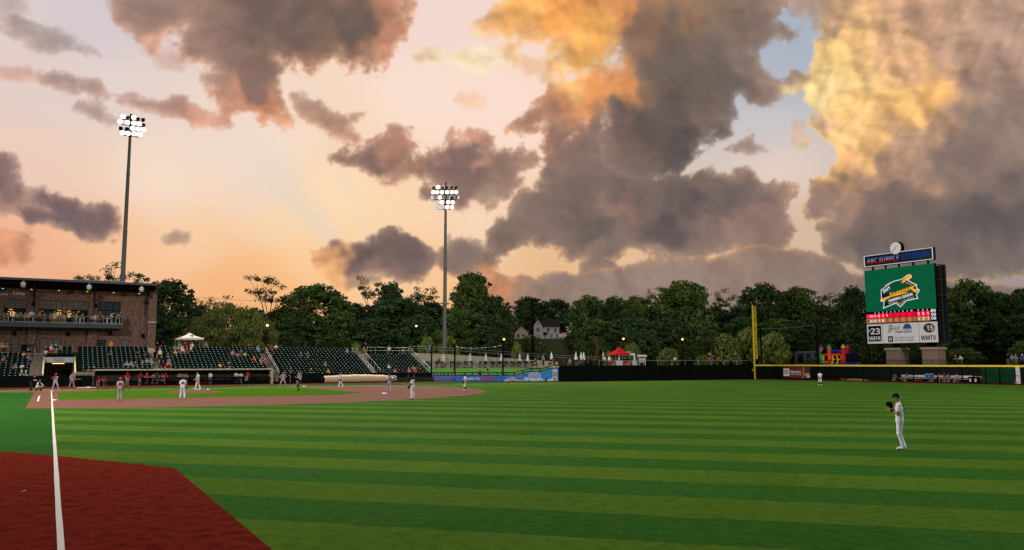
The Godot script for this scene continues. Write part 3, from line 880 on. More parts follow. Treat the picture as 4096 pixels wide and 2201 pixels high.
func build_walls() -> void:
	padded_wall("low dark green padded wall behind the batter, left of the dugout",[Vector3(-13,0,-15.5),Vector3(4.55,0,-15.5)],1.38,M.pad)
	padded_wall("low dark green padded wall behind the rolled tarpaulin",[Vector3(27.9,0,-15.2),Vector3(51.7,0,-15.9)],1.42,M.pad)
	var t := padded_wall("tall dark green padded wall between the blue beer banner and the yellow foul pole",[Vector3(68.45,0,-5.3),Vector3(79.5,0,-3.6),Vector3(95,0,-2.5),Vector3(106.8,0,-1.9)],2.43,M.pad)
	var dir := Vector3(11.8,0,0.6).normalized()
	letters("distance_number","345",0.36,mat("number_yellow",Color(0.85,0.68,0.1),0.6),t,Transform3D(Basis(dir,Vector3.UP,dir.cross(Vector3.UP)),Vector3(106.32,1.62,-2.06) - t.position + Vector3(0.03,0,0.6)))
	var t2 := padded_wall("tall dark green padded wall right of the yellow foul pole, holding a red bank sign",[Vector3(107.3,0,-1.7),Vector3(108.6,0,1.0),Vector3(108.7,0,9.0)],2.3,M.pad)
	# yellow line along the top, from the pole to the right
	var s := tool()
	for e in [[Vector3(107.1,2.4,-1.8),Vector3(108.5,2.4,0.9)],[Vector3(108.5,2.4,0.9),Vector3(108.6,2.4,60)]]:
		beam(s,e[0],e[1],0.24,0.24)
	tag(obj("fence_top_padding",s,M.yellow),"bright yellow padding along the top of the left field fence","padding")
	# foul pole
	var fp := thing("foul_pole","tall yellow foul pole with a mesh wing on its right","foul pole",Vector3(107.0,0,-1.85))
	s = tool()
	tube(s,Vector3(0,0,0),Vector3(0,13.0,0),0.15,0.13,12)
	obj("pole",s,M.yellow,fp)
	var wing := Vector3(0.55,0,0.75).normalized()
	s = tool()
	for y in [3.55,5.0,6.5,8.0,9.5,11.0,12.6]:
		beam(s,Vector3(0,y,0),Vector3(0,y,0) + wing * 0.55,0.06,0.06)
	beam(s,Vector3(0,3.5,0) + wing * 0.55,Vector3(0,12.65,0) + wing * 0.55,0.07,0.07)
	obj("wing_frame",s,M.yellow,fp)
	s = tool()
	for k in 12:
		var x := 0.03 + k * 0.045
		beam(s,Vector3(0,3.5,0) + wing * x,Vector3(0,12.6,0) + wing * x,0.012,0.012)
	for k in 90:
		beam(s,Vector3(0,3.55 + k * 0.1,0),Vector3(0,3.55 + k * 0.1,0) + wing * 0.55,0.02,0.012)
	obj("wing_mesh",s,M.yellow,fp).set_meta("kind","stuff")
	# bank sign on the wall
	var X := Transform3D(Basis(Vector3(0,0,1),Vector3.UP,Vector3(-1,0,0)),Vector3(108.55,0,0))
	var sg := thing("bank_sign","dark red and purple bank sign on the wall right of the foul pole","sign",X * Vector3(5.7,0,0.06),0)
	sg.basis = X.basis
	slab("red_panel",Vector3(-2.55,0.28,-0.02),Vector3(1.7,2.16,0.03),mat("sign_red",Color(0.36,0.05,0.07),0.5),sg)
	slab("purple_panel",Vector3(1.76,0.28,-0.02),Vector3(3.2,2.16,0.03),mat("sign_purple",Color(0.16,0.07,0.2),0.5),sg)
	s = tool()
	plate(s,PackedVector2Array([Vector2(1.55,0.28),Vector2(1.7,0.28),Vector2(1.95,2.16),Vector2(1.8,2.16)]),0.03,0.045)
	span(s,Vector3(2.0,0.92,0.03),Vector3(2.95,1.14,0.045))
	obj("orange_stripe",s,mat("sign_orange",Color(0.86,0.5,0.12),0.5),sg)
	slab("emblem_square",Vector3(-2.4,0.62,0.03),Vector3(-1.2,1.86,0.04),M.white,sg)
	s = tool()
	for k in 7:
		var an := TAU * k / 7.0 + 0.3
		var c := Vector2(-1.85,1.3)
		var u := Vector2(cos(an),sin(an))
		plate(s,PackedVector2Array([c + u * 0.1,c + u * 0.34 + u.orthogonal() * 0.11,c + u * 0.55,c + u * 0.34 - u.orthogonal() * 0.11]),0.04,0.05)
	obj("emblem_leaves",s,M.sign_red,sg)
	letters("name_lettering","Educators",0.36,M.white,sg,Transform3D(Basis.IDENTITY,Vector3(0.15,1.36,0.04)),2.1)
	letters("name_lettering","CREDIT UNION",0.2,M.white,sg,Transform3D(Basis.IDENTITY,Vector3(0.15,0.9,0.04)),2.1,0,"Droid Sans",false)
	for y in [0.74,0.56,0.42]:
		slab("small_print_line",Vector3(2.0 if y > 0.6 else 2.3,y,0.03),Vector3(3.05,y + 0.08,0.04),M.white,sg)
	# blue beer banner on its stepped wall
	banner()

func banner() -> void:
	var a := Vector3(51.75,0,-15.9)
	var b := Vector3(68.3,0,-5.3)
	var u := (b - a).normalized()
	var n := u.cross(Vector3.UP)
	var L := a.distance_to(b)
	var t := thing("beer_banner_wall","sky blue beer banner on the stepped wall in front of the grass bank","banner",a)
	t.basis = Basis(u,Vector3.UP,n)
	var top := PackedVector2Array([Vector2(0,0.93),Vector2(L * 0.655,0.93),Vector2(L * 0.765,1.52),Vector2(L * 0.865,1.52),Vector2(L * 0.955,2.03),Vector2(L,2.06)])
	var pts := PackedVector2Array([Vector2(0,0.03),Vector2(L,0.03)])
	var rev := top.duplicate()
	rev.reverse()
	pts.append_array(rev)
	var s := tool()
	plate(s,pts,-0.25,-0.02)
	obj("backing_wall",s,M.pad,t)
	# three printed panels
	var cuts := [0.0,L * 0.183,L * 0.578,L]
	var blues := [Color(0.1,0.42,0.72),Color(0.07,0.4,0.74),Color(0.16,0.5,0.8)]
	for k in 3:
		var cell := PackedVector2Array([Vector2(cuts[k] + 0.02,0.08),Vector2(cuts[k + 1] - 0.02,0.08),Vector2(cuts[k + 1] - 0.02,3.0),Vector2(cuts[k] + 0.02,3.0)])
		for part in Geometry2D.intersect_polygons(cell,pts):
			s = tool()
			plate(s,part,-0.02,0.0)
			var m := grain("banner_blue_%d" % k,[blues[k] * 0.92,blues[k] * 1.1],3.0,0.02,60 + k,0.5)
			obj("printed_panel",s,m,t)
	# printed mountains, snow and clouds on the right panel
	s = tool()
	var mt := PackedVector2Array([Vector2(L * 0.56,0.09),Vector2(L * 0.995,0.09),Vector2(L * 0.995,0.42),Vector2(L * 0.97,0.75),Vector2(L * 0.945,0.45),Vector2(L * 0.92,0.3),Vector2(L * 0.88,0.36),Vector2(L * 0.855,0.62),Vector2(L * 0.83,0.36),Vector2(L * 0.8,0.55),Vector2(L * 0.775,0.4),Vector2(L * 0.745,0.68),Vector2(L * 0.72,0.4),Vector2(L * 0.68,0.3),Vector2(L * 0.635,0.72),Vector2(L * 0.6,0.45)])
	plate(s,mt,0.0,0.006)
	obj("mountain_print",s,grain("snow_print",[Color(0.62,0.7,0.8),Color(0.9,0.92,0.95)],0.9,0.05,66,0.5),t)
	s = tool()
	for c in [[0.77,0.35,0.6,0.18],[0.985,0.3,0.2,0.3],[0.735,0.3,0.2,0.3],[0.86,0.3,0.22,0.3]]:
		plate(s,PackedVector2Array([Vector2(L * c[0] - c[2] * 0.6,0.1),Vector2(L * c[0] + c[2] * 0.4,0.1),Vector2(L * c[0],0.1 + c[3])]),0.006,0.01)
	obj("mountain_shadow_print",s,mat("print_slate",Color(0.32,0.45,0.58),0.5),t)
	# beer can at the right end
	s = tool()
	plate(s,PackedVector2Array([Vector2(L * 0.958,0.14),Vector2(L * 0.988,0.14),Vector2(L * 0.993,0.28),Vector2(L * 0.993,1.72),Vector2(L * 0.986,1.93),Vector2(L * 0.96,1.93),Vector2(L * 0.953,1.72),Vector2(L * 0.953,0.28)]),0.006,0.014)
	obj("beer_can_print",s,mat("can_silver",Color(0.74,0.75,0.77),0.4,0.2),t)
	s = tool()
	plate(s,PackedVector2Array([Vector2(L * 0.958,0.2),Vector2(L * 0.988,0.2),Vector2(L * 0.973,0.62)]),0.014,0.02)
	obj("can_mountain_print",s,M.print_slate,t)
	var red := mat("print_red",Color(0.72,0.05,0.12),0.5)
	var navy := mat("print_navy",Color(0.05,0.14,0.34),0.5)
	# pairs of mountains frozen into the word on the panel's big can
	s = tool()
	plate(s,PackedVector2Array([Vector2(L * 0.768,0.48),Vector2(L * 0.855,0.48),Vector2(L * 0.862,0.9),Vector2(L * 0.855,1.22),Vector2(L * 0.768,1.22),Vector2(L * 0.762,0.9)]),0.006,0.012)
	obj("can_print",s,mat("can_pale",Color(0.66,0.72,0.78),0.4),t)
	var I := Basis.IDENTITY
	letters("banner_lettering","Coors",0.34,red,t,Transform3D(I,Vector3(L * 0.054,0.46,0.012)),1.35,0.25,"Droid Serif")
	letters("banner_lettering","LIGHT",0.26,navy,t,Transform3D(I,Vector3(L * 0.1,0.4,0.012)),0.75,0,"Droid Sans",false)
	letters("banner_lettering","Chill",0.4,red,t,Transform3D(I,Vector3(L * 0.137,0.46,0.012)),1.0,0.25,"Droid Serif")
	letters("banner_lettering","ZONE",0.28,navy,t,Transform3D(I,Vector3(L * 0.166,0.4,0.012)),0.75,0,"Droid Sans",true)
	letters("banner_lettering","MADE TO",0.36,M.white,t,Transform3D(I,Vector3(L * 0.318,0.44,0.012)),2.5)
	letters("banner_lettering","Chill",0.62,red,t,Transform3D(I,Vector3(L * 0.434,0.5,0.012)),2.1,0.25,"Droid Serif")
	letters("banner_lettering","Chill",0.44,red,t,Transform3D(I,Vector3(L * 0.632,0.4,0.018)),1.3,0.25,"Droid Serif")
	letters("banner_lettering","ZONE",0.36,navy,t,Transform3D(I,Vector3(L * 0.7,0.35,0.018)),1.2)
	letters("banner_lettering","Coors",0.22,red,t,Transform3D(I,Vector3(L * 0.7,1.02,0.012)),0.8,0.25,"Droid Serif")
	letters("banner_lettering","LIGHT",0.19,navy,t,Transform3D(I,Vector3(L * 0.738,1.0,0.012)),0.6)
	letters("banner_lettering","THIS IS HOW WE",0.17,M.white,t,Transform3D(I,Vector3(L * 0.808,1.36,0.012)),1.5)
	letters("banner_lettering","Chill",0.42,M.print_slate,t,Transform3D(I,Vector3(L * 0.81,0.84,0.02)),1.5,0.2,"Droid Serif")
	letters("banner_lettering","Coors",0.34,red,t,Transform3D(I,Vector3(L * 0.973,1.3,0.022)),0.78,0.1,"Droid Serif")
	letters("banner_lettering","LIGHT",0.2,navy,t,Transform3D(I,Vector3(L * 0.973,0.94,0.022)),0.66)
	letters("banner_lettering","Chill",0.18,red,t,Transform3D(I,Vector3(L * 0.888,0.24,0.02)),0.5,0.2,"Droid Serif")
	s = tool()
	plate(s,PackedVector2Array([Vector2(L * 0.895,0.1),Vector2(L * 0.908,0.1),Vector2(L * 0.912,0.42),Vector2(L * 0.905,0.58),Vector2(L * 0.897,0.5)]),0.012,0.022)
	obj("figure_print",s,navy,t)
	# black railing above the banner, following its steps
	var r := thing("banner_railing","black railing with short posts along the top of the blue banner","railing",a)
	r.basis = t.basis
	s = tool()
	var up := Vector2(0,0.45)
	for i in top.size() - 1:
		var p := top[i] + up
		var q := top[i + 1] + up
		beam(s,Vector3(p.x,p.y,-0.12),Vector3(q.x,q.y,-0.12),0.12,0.14)
		p = top[i] + Vector2(0,0.05)
		q = top[i + 1] + Vector2(0,0.05)
		beam(s,Vector3(p.x,p.y,-0.13),Vector3(q.x,q.y,-0.13),0.16,0.12)
	obj("rails",s,M.black_metal,r)
	for k in 22:
		var x := 0.2 + (k * 0.56 if k < 7 else 3.4 + (k - 6) * 1.32)
		if x > L:
			break
		var y := 0.93
		for i in top.size() - 1:
			if x >= top[i].x and x <= top[i + 1].x:
				y = lerpf(top[i].y,top[i + 1].y,(x - top[i].x) / (top[i + 1].x - top[i].x))
		s = tool()
		box(s,Vector3(x,y + 0.24,-0.12),Vector3(0.14,0.44,0.08))
		obj("post",s,M.black_metal,r)
	for i in [1,3]:
		s = tool()
		beam(s,Vector3(top[i].x,top[i].y + 0.54,-0.12),Vector3(top[i + 1].x,top[i + 1].y + 0.54,-0.12),0.2,0.04)
		obj("handrail_board",s,mat("pale_wood",Color(0.66,0.6,0.48),0.7),r)

# ---------------------------------------------------------------- grandstand
const ROW := 0.8
const RISE := 0.31

func make_seat(label: String) -> Node3D:
	var t := thing("stadium_seat",label,"stadium seat")
	var tilt := Basis(Vector3.RIGHT,-0.16)
	var s := tool()
	for k in 3:      # back rest,slightly dished
		box(s,Vector3((k - 1) * 0.183,0.63,-0.02 - (0.0 if k == 1 else -0.018)),Vector3(0.186,0.42,0.035),tilt * Basis(Vector3.UP,(1 - k) * 0.18))
	obj("backrest",s,M.seat_green,t)
	s = tool()
	box(s,Vector3(0,0.545,0.15),Vector3(0.44,0.36,0.04),Basis(Vector3.RIGHT,0.22))
	box(s,Vector3(0,0.37,0.12),Vector3(0.44,0.05,0.14))
	obj("seat_pan",s,M.seat_green,t)
	s = tool()
	box(s,Vector3(0.27,0.25,0.0),Vector3(0.03,0.5,0.09))
	box(s,Vector3(0.27,0.62,0.04),Vector3(0.04,0.04,0.24))
	obj("arm_stand",s,M.black_metal,t)
	s = tool()
	tube(s,Vector3(0.27,0.755,0.1),Vector3(0.27,0.815,0.1),0.05,0.06,8)
	obj("cup_holder",s,M.cup_white,t)
	return t

func merged(t: Node3D) -> ArrayMesh:
	var m := ArrayMesh.new()
	for c in t.get_children():
		var mesh: Mesh = c.mesh
		m.add_surface_from_arrays(Mesh.PRIMITIVE_TRIANGLES,mesh.surface_get_arrays(0))
		m.surface_set_material(m.get_surface_count() - 1,mesh.surface_get_material(0))
	return m

func concrete_steps(t: Node3D,called: String,x0: float,x1: float,z0: float,f0: float,n: int,m: Material) -> void:
	for r in n:
		var z := z0 - ROW * r
		var s := tool()
		span(s,Vector3(x0,f0 + RISE * r - 0.7,z - 0.32),Vector3(x1,f0 + RISE * r,z + 0.48))
		obj(called,s,m,t)

func stair(label: String,x0: float,x1: float,z0: float,f0: float,n: int) -> void:
	var t := thing("aisle_stairs",label,"stairs",Vector3(x0,0,z0))
	for r in n * 2:
		var z := -0.4 * r
		var y := f0 + RISE * 0.5 * r
		var s := tool()
		span(s,Vector3(0.02,y - 0.8,z - 0.1 + 0.0),Vector3(x1 - x0 - 0.02,y + 0.012,z + 0.3))
		obj("step",s,M.concrete,t)

func hand_rail(label: String,pts: Array,m: Material,bars := [1.0,0.55],posts := 1.6) -> Node3D:
	var o: Vector3 = pts[0]
	var t := thing("hand_rail",label,"railing",o)
	for h in bars:
		var s := tool()
		for i in pts.size() - 1:
			tube(s,pts[i] - o + Vector3(0,h,0),pts[i + 1] - o + Vector3(0,h,0),0.03,0.03,6)
		obj("rail",s,m,t)
	for i in pts.size() - 1:
		var a: Vector3 = pts[i] - o
		var b: Vector3 = pts[i + 1] - o
		var n := maxi(1,roundi(a.distance_to(b) / posts))
		for k in n + 1:
			if k == 0 and i > 0:
				continue
			var p := a.lerp(b,float(k) / n)
			var s := tool()
			tube(s,p,p + Vector3(0,bars[0],0),0.028,0.028,6)
			obj("post",s,m,t)
	return t

func build_stands() -> void:
	var st := thing("grandstand","long concrete grandstand stepping up behind the third base dugout","grandstand",Vector3.ZERO)
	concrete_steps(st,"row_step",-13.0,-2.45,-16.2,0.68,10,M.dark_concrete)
	concrete_steps(st,"row_step",2.6,11.95,-17.0,1.32,11,M.dark_concrete)
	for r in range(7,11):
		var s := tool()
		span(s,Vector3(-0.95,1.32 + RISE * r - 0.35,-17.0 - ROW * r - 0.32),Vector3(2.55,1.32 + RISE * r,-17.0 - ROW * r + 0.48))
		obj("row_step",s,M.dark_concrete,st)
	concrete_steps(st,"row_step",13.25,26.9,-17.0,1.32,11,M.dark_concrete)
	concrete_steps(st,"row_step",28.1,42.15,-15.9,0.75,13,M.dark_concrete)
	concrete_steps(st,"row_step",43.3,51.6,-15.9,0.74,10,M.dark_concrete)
	# concourse behind
	var s := tool()
	span(s,Vector3(-13,3.6,-48),Vector3(52.3,4.3,-25.35))
	span(s,Vector3(-13,3.0,-25.35),Vector3(-2.45,4.3,-24.1))
	span(s,Vector3(43.2,3.0,-25.35),Vector3(52.3,4.3,-23.9))
	obj("concourse_slab",s,M.pale_concrete,st)
	s = tool()
	span(s,Vector3(2.6,0.0,-16.55),Vector3(4.75,1.82,-16.1))
	span(s,Vector3(2.6,1.2,-16.1),Vector3(4.75,1.8,-15.8))
	obj("front_parapet",s,M.concrete,st)
	s = tool()
	span(s,Vector3(51.6,0.0,-26),Vector3(51.85,1.4,-15.9))
	for r in 10:
		span(s,Vector3(51.6,1.0,-15.9 - ROW * r - 0.32),Vector3(51.84,0.95 + RISE * r,-15.9 - ROW * r + 0.48))
	span(s,Vector3(51.6,1.0,-25.4),Vector3(51.84,4.3,-24.2))
	obj("end_wall",s,M.pale_concrete,st)
	stair("concrete aisle stairs left of the tunnel under the seats",-2.45,-1.0,-15.8,0.55,12)
	stair("concrete aisle stairs between the club building's corner and the white canopy",11.95,13.25,-16.9,1.32,10)
	stair("concrete aisle stairs above the right end of the dugout, with a pale sloping rail",26.9,28.1,-16.4,1.1,11)
	stair("concrete aisle stairs farthest right, between the last two seat blocks",42.15,43.3,-15.7,0.75,12)
	# tunnel
	var tn := thing("tunnel","lit concrete entrance tunnel under the seats, behind the batter","tunnel",Vector3(-0.95,0,-15.8))
	s = tool()
	span(s,Vector3(0,0,-12),Vector3(0.12,3.0,-6.0))
	span(s,Vector3(3.4,0,-12),Vector3(3.52,3.0,-6.0))
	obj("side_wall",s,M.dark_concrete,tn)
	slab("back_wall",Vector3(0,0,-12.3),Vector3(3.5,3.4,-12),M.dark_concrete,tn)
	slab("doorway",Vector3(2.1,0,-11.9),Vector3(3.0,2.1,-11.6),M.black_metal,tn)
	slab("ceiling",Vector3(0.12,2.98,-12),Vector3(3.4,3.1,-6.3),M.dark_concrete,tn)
	slab("tunnel_lamp",Vector3(1.0,2.86,-8.3),Vector3(2.4,2.93,-8.0),M.lamp_warm,tn)
	var ol := OmniLight3D.new()
	ol.name = "tunnel_light"
	ol.light_color = Color(1.0,0.75,0.4)
	ol.light_energy = 2.0
	ol.light_size = 0.3
	ol.omni_range = 15
	ol.shadow_enabled = true
	ol.position = Vector3(1.7,2.6,-8.15)
	tn.add_child(ol)
	for x in [-0.06,3.5]:
		s = tool()
		for k in 8:
			span(s,Vector3(x,0.0,-0.8 * k - 0.8),Vector3(x + 0.14,1.1 + 0.31 * k,-0.8 * k))
		obj("flank_wall",s,M.pale_concrete,tn)
		s = tool()
		beam(s,Vector3(x + 0.07,1.55,0.0),Vector3(x + 0.07,3.78,-6.5),0.17,0.1)
		obj("sloping_coping",s,M.limestone,tn)
	slab("sign_board",Vector3(0.02,3.02,-6.3),Vector3(3.48,3.72,-6.1),mat("board_grey",Color(0.66,0.67,0.68),0.6),tn)
	letters("sign_lettering","ABC SUPPLY",0.17,mat("letter_red",Color(0.62,0.16,0.18),0.6),tn,Transform3D(Basis.IDENTITY,Vector3(1.74,3.5,-6.09)),1.35,0.2)
	letters("sign_lettering","STADIUM",0.17,mat("letter_blue",Color(0.14,0.28,0.46),0.6),tn,Transform3D(Basis.IDENTITY,Vector3(1.74,3.24,-6.09)),1.0,0.2)
	# seats
	var spots := [[],[],[],[]]
	for e in [[-7.4,-2.6,-16.2,0.68,0,10,0],[-0.85,2.5,-17.0,1.32,7,11,1],[2.75,11.9,-17.0,1.32,0,11,2],
			[13.4,26.85,-17.0,1.32,1,11,3],[28.2,42.1,-15.9,0.75,0,13,3],[43.4,51.5,-15.9,0.74,0,10,3]]:
		for r in range(e[4],e[5]):
			var n := int((e[1] - e[0]) / 0.58)
			var slack: float = (e[1] - e[0] - n * 0.58) * 0.5
			for k in n:
				var x: float = e[0] + slack + (k + 0.5) * 0.58 + R.randf_range(-0.01,0.01)
				if r == 0 and e[6] == 2 and x > 4.6:
					continue
				spots[e[6]].append(Vector3(x,e[3] + RISE * r,e[2] - ROW * r))
	var says := ["dark green folding seat in the block left of the tunnel","dark green folding seat in the short block above the tunnel sign","dark green folding seat in the block immediately right of the tunnel"]
	var groups := ["seats left of the tunnel","seats above the tunnel","seats right of the tunnel"]
	var first: Node3D = null
	for k in 3:
		for p in spots[k]:
			var o: Node3D
			if first == null:
				first = make_seat(says[k])
				o = first
			else:
				o = copy(first,p,0.0,says[k])
			o.position = p
			o.rotation.y = R.randf_range(-0.02,0.02)
			o.set_meta("group",groups[k])
	var mm := MultiMesh.new()
	mm.transform_format = MultiMesh.TRANSFORM_3D
	mm.mesh = merged(first)
	mm.instance_count = spots[3].size()
	for i in spots[3].size():
		mm.set_instance_transform(i,Transform3D(Basis(Vector3.UP,R.randf_range(-0.03,0.03)),spots[3][i]))
	var mi := MultiMeshInstance3D.new()
	mi.name = "stadium_seats"
	mi.multimesh = mm
	mi.set_meta("kind","stuff")
	add_child(mi)
	tag(mi,"rows of dark green folding seats above and right of the dugout","stadium seats")
	# rails
	hand_rail("pale sloping double rail beside the aisle above the dugout's right end",[Vector3(28.05,0.95,-15.9),Vector3(28.05,4.35,-24.6)],M.galvanised,[0.95,0.5],1.7)
	hand_rail("galvanised rail down the middle of the aisle above the dugout's right end",[Vector3(27.4,1.5,-17.0),Vector3(27.4,4.35,-24.6)],M.dark_green_metal,[0.9],1.4)
	hand_rail("pale sloping rail left of the rightmost aisle stairs",[Vector3(42.2,0.95,-15.9),Vector3(42.2,4.35,-24.6)],M.galvanised,[0.95,0.5],1.7)
	hand_rail("galvanised rail right of the rightmost aisle stairs",[Vector3(43.25,0.95,-15.9),Vector3(43.25,4.3,-24.2)],M.galvanised,[0.9],1.5)
	hand_rail("sloping rail down the outer end of the last seat block",[Vector3(51.75,1.0,-15.9),Vector3(51.75,4.3,-24.4)],M.galvanised,[0.8],2.0)
	hand_rail("galvanised rail in the aisle beside the club building's corner",[Vector3(12.6,1.4,-17.0),Vector3(12.6,4.4,-24.8)],M.dark_green_metal,[0.9],1.2)
	hand_rail("short dark rail at the head of the stairs left of the tunnel",[Vector3(-1.75,4.3,-24.9),Vector3(-1.75,3.4,-22.6)],M.dark_green_metal,[0.9],1.3)
	hand_rail("dark rail along the walkway above the leftmost seat block",[Vector3(-13,4.3,-24.2),Vector3(-2.6,4.3,-24.2)],M.dark_green_metal,[1.05,0.6,0.25],2.2)
	hand_rail("thin dark rail along the back of the seats beneath the wood",[Vector3(13.3,4.3,-25.7),Vector3(42,4.3,-25.7)],M.dark_green_metal,[1.1],2.4)
	hand_rail("galvanised walkway rail above the last seat block",[Vector3(43.4,4.3,-24.3),Vector3(51.6,4.3,-24.3)],M.galvanised,[1.1,0.6],2.1)
	hand_rail("galvanised rail along the edge above the tunnel sign",[Vector3(-0.9,3.5,-22.15),Vector3(2.5,3.5,-22.15)],M.dark_green_metal,[0.75],1.7)
	# odds and ends on the walkway
	for b in [[Vector3(-3.3,4.3,-25.2),"dark litter bin in front of the brick wall, left of the stairs",0.55],[Vector3(-2.5,4.3,-25.4),"grey litter bin beside the head of the stairs left of the tunnel",0.5],[Vector3(50.6,4.3,-24.9),"dark litter bin at the right end of the walkway above the last seat block",0.5]]:
		var t := thing("litter_bin",b[1],"bin",b[0])
		s = tool()
		lathe(s,Vector3.ZERO,[Vector2(0.32,0),Vector2(0.36,0.05),Vector2(0.36,0.95),Vector2(0.0,0.95)],14)
		obj("body",s,M.dark_green_metal if b[2] > 0.5 else M.steel,t)
		s = tool()
		lathe(s,Vector3(0,0.95,0),[Vector2(0.38,0),Vector2(0.38,0.08),Vector2(0.2,0.16),Vector2(0.0,0.17)],14)
		obj("lid",s,M.black_metal,t)
	var bx := thing("cart","dark covered cart on the walkway above the last seat block","cart",Vector3(46.2,4.3,-24.9))
	slab("body",Vector3(-0.9,0.25,-0.4),Vector3(0.9,1.05,0.4),M.dark_green_metal,bx)
	slab("top",Vector3(-0.95,1.05,-0.45),Vector3(0.95,1.12,0.45),M.black_metal,bx)
	for x in [-0.6,0.6]:
		s = tool()
		tube(s,Vector3(x,0.14,-0.42),Vector3(x,0.14,0.42),0.14,0.14,12)
		obj("wheel",s,M.black_metal,bx)
	# canopy on the concourse
	canopy("white peaked canopy with a dark oval emblem, behind the seats right of the club building",Vector3(17.85,4.3,-29.5),3.55,2.1,3.2,mat("canopy_white",Color(0.86,0.8,0.76),0.8),true)

func canopy(label: String,at: Vector3,wide: float,eave: float,peak: float,m: StandardMaterial3D,emblem: bool) -> Node3D:
	var t := thing("canopy_tent",label,"tent",at)
	var h := wide * 0.5
	m.backlight_enabled = true
	m.backlight = Color(0.4,0.35,0.33)
	var s := tool()
	var c := [Vector3(-h,eave + 0.28,h),Vector3(h,eave + 0.28,h),Vector3(h,eave + 0.28,-h),Vector3(-h,eave + 0.28,-h)]
	for i in 4:
		var a: Vector3 = c[i]
		var b: Vector3 = c[(i + 1) % 4]
		var top := Vector3(0,peak,0)
		var prev := [a,b]
		for k in range(1,6):    # the cloth sags between peak and eave
			var f := k / 5.0
			var sag := -0.16 * sin(PI * f)
			var p := a.lerp(top,f) + Vector3(0,sag,0)
			var q := b.lerp(top,f) + Vector3(0,sag,0)
			if k == 5:
				tri(s,prev[0],prev[1],top)
			else:
				quad(s,prev[0],prev[1],q,p)
			prev = [p,q]
		quad(s,a - Vector3(0,0.28,0),b - Vector3(0,0.28,0),b,a)
	obj("cloth_top",s,m,t)
	for p in c:
		s = tool()
		tube(s,Vector3(p.x * 0.97,0,p.z * 0.97),Vector3(p.x * 0.97,eave + 0.25,p.z * 0.97),0.03,0.03,6)
		obj("leg",s,M.galvanised,t)
	if emblem:
		s = tool()
		var o := PackedVector2Array()
		for i in 16:
			o.append(Vector2(cos(TAU * i / 16) * 0.24,sin(TAU * i / 16) * 0.15))
		plate(s,o,0.0,0.015)
		var e := obj("emblem",s,mat("emblem_dark",Color(0.2,0.13,0.14),0.7),t)
		e.position = Vector3(0.15,eave + 0.58,h * 0.7)
		e.rotation.x = -0.55
		letters("emblem_letters","S",0.14,M.white,e,Transform3D(Basis.IDENTITY,Vector3(0,0,0.02)))
	return t

# ---------------------------------------------------------------- brick club building
func holed_wall(s: SurfaceTool,x0: float,x1: float,y0: float,y1: float,z0: float,z1: float,holes: Array) -> void:
	var xs := [x0,x1]
	var ys := [y0,y1]
	for h in holes:
		for k in 2:
			if h[k] > x0 and h[k] < x1 and not xs.has(h[k]):
				xs.append(h[k])
			if h[k + 2] > y0 and h[k + 2] < y1 and not ys.has(h[k + 2]):
				ys.append(h[k + 2])
	xs.sort()
	ys.sort()
	for i in xs.size() - 1:
		var start := -1
		for j in ys.size():
			var solid := j < ys.size() - 1
			if solid:
				var c := Vector2((xs[i] + xs[i + 1]) * 0.5,(ys[j] + ys[j + 1]) * 0.5)
				for h in holes:
					if c.x > h[0] and c.x < h[1] and c.y > h[2] and c.y < h[3]:
						solid = false
			if solid and start < 0:
				start = j
			if not solid and start >= 0:
				span(s,Vector3(xs[i],ys[start],z0),Vector3(xs[i + 1],ys[j],z1))
				start = -1

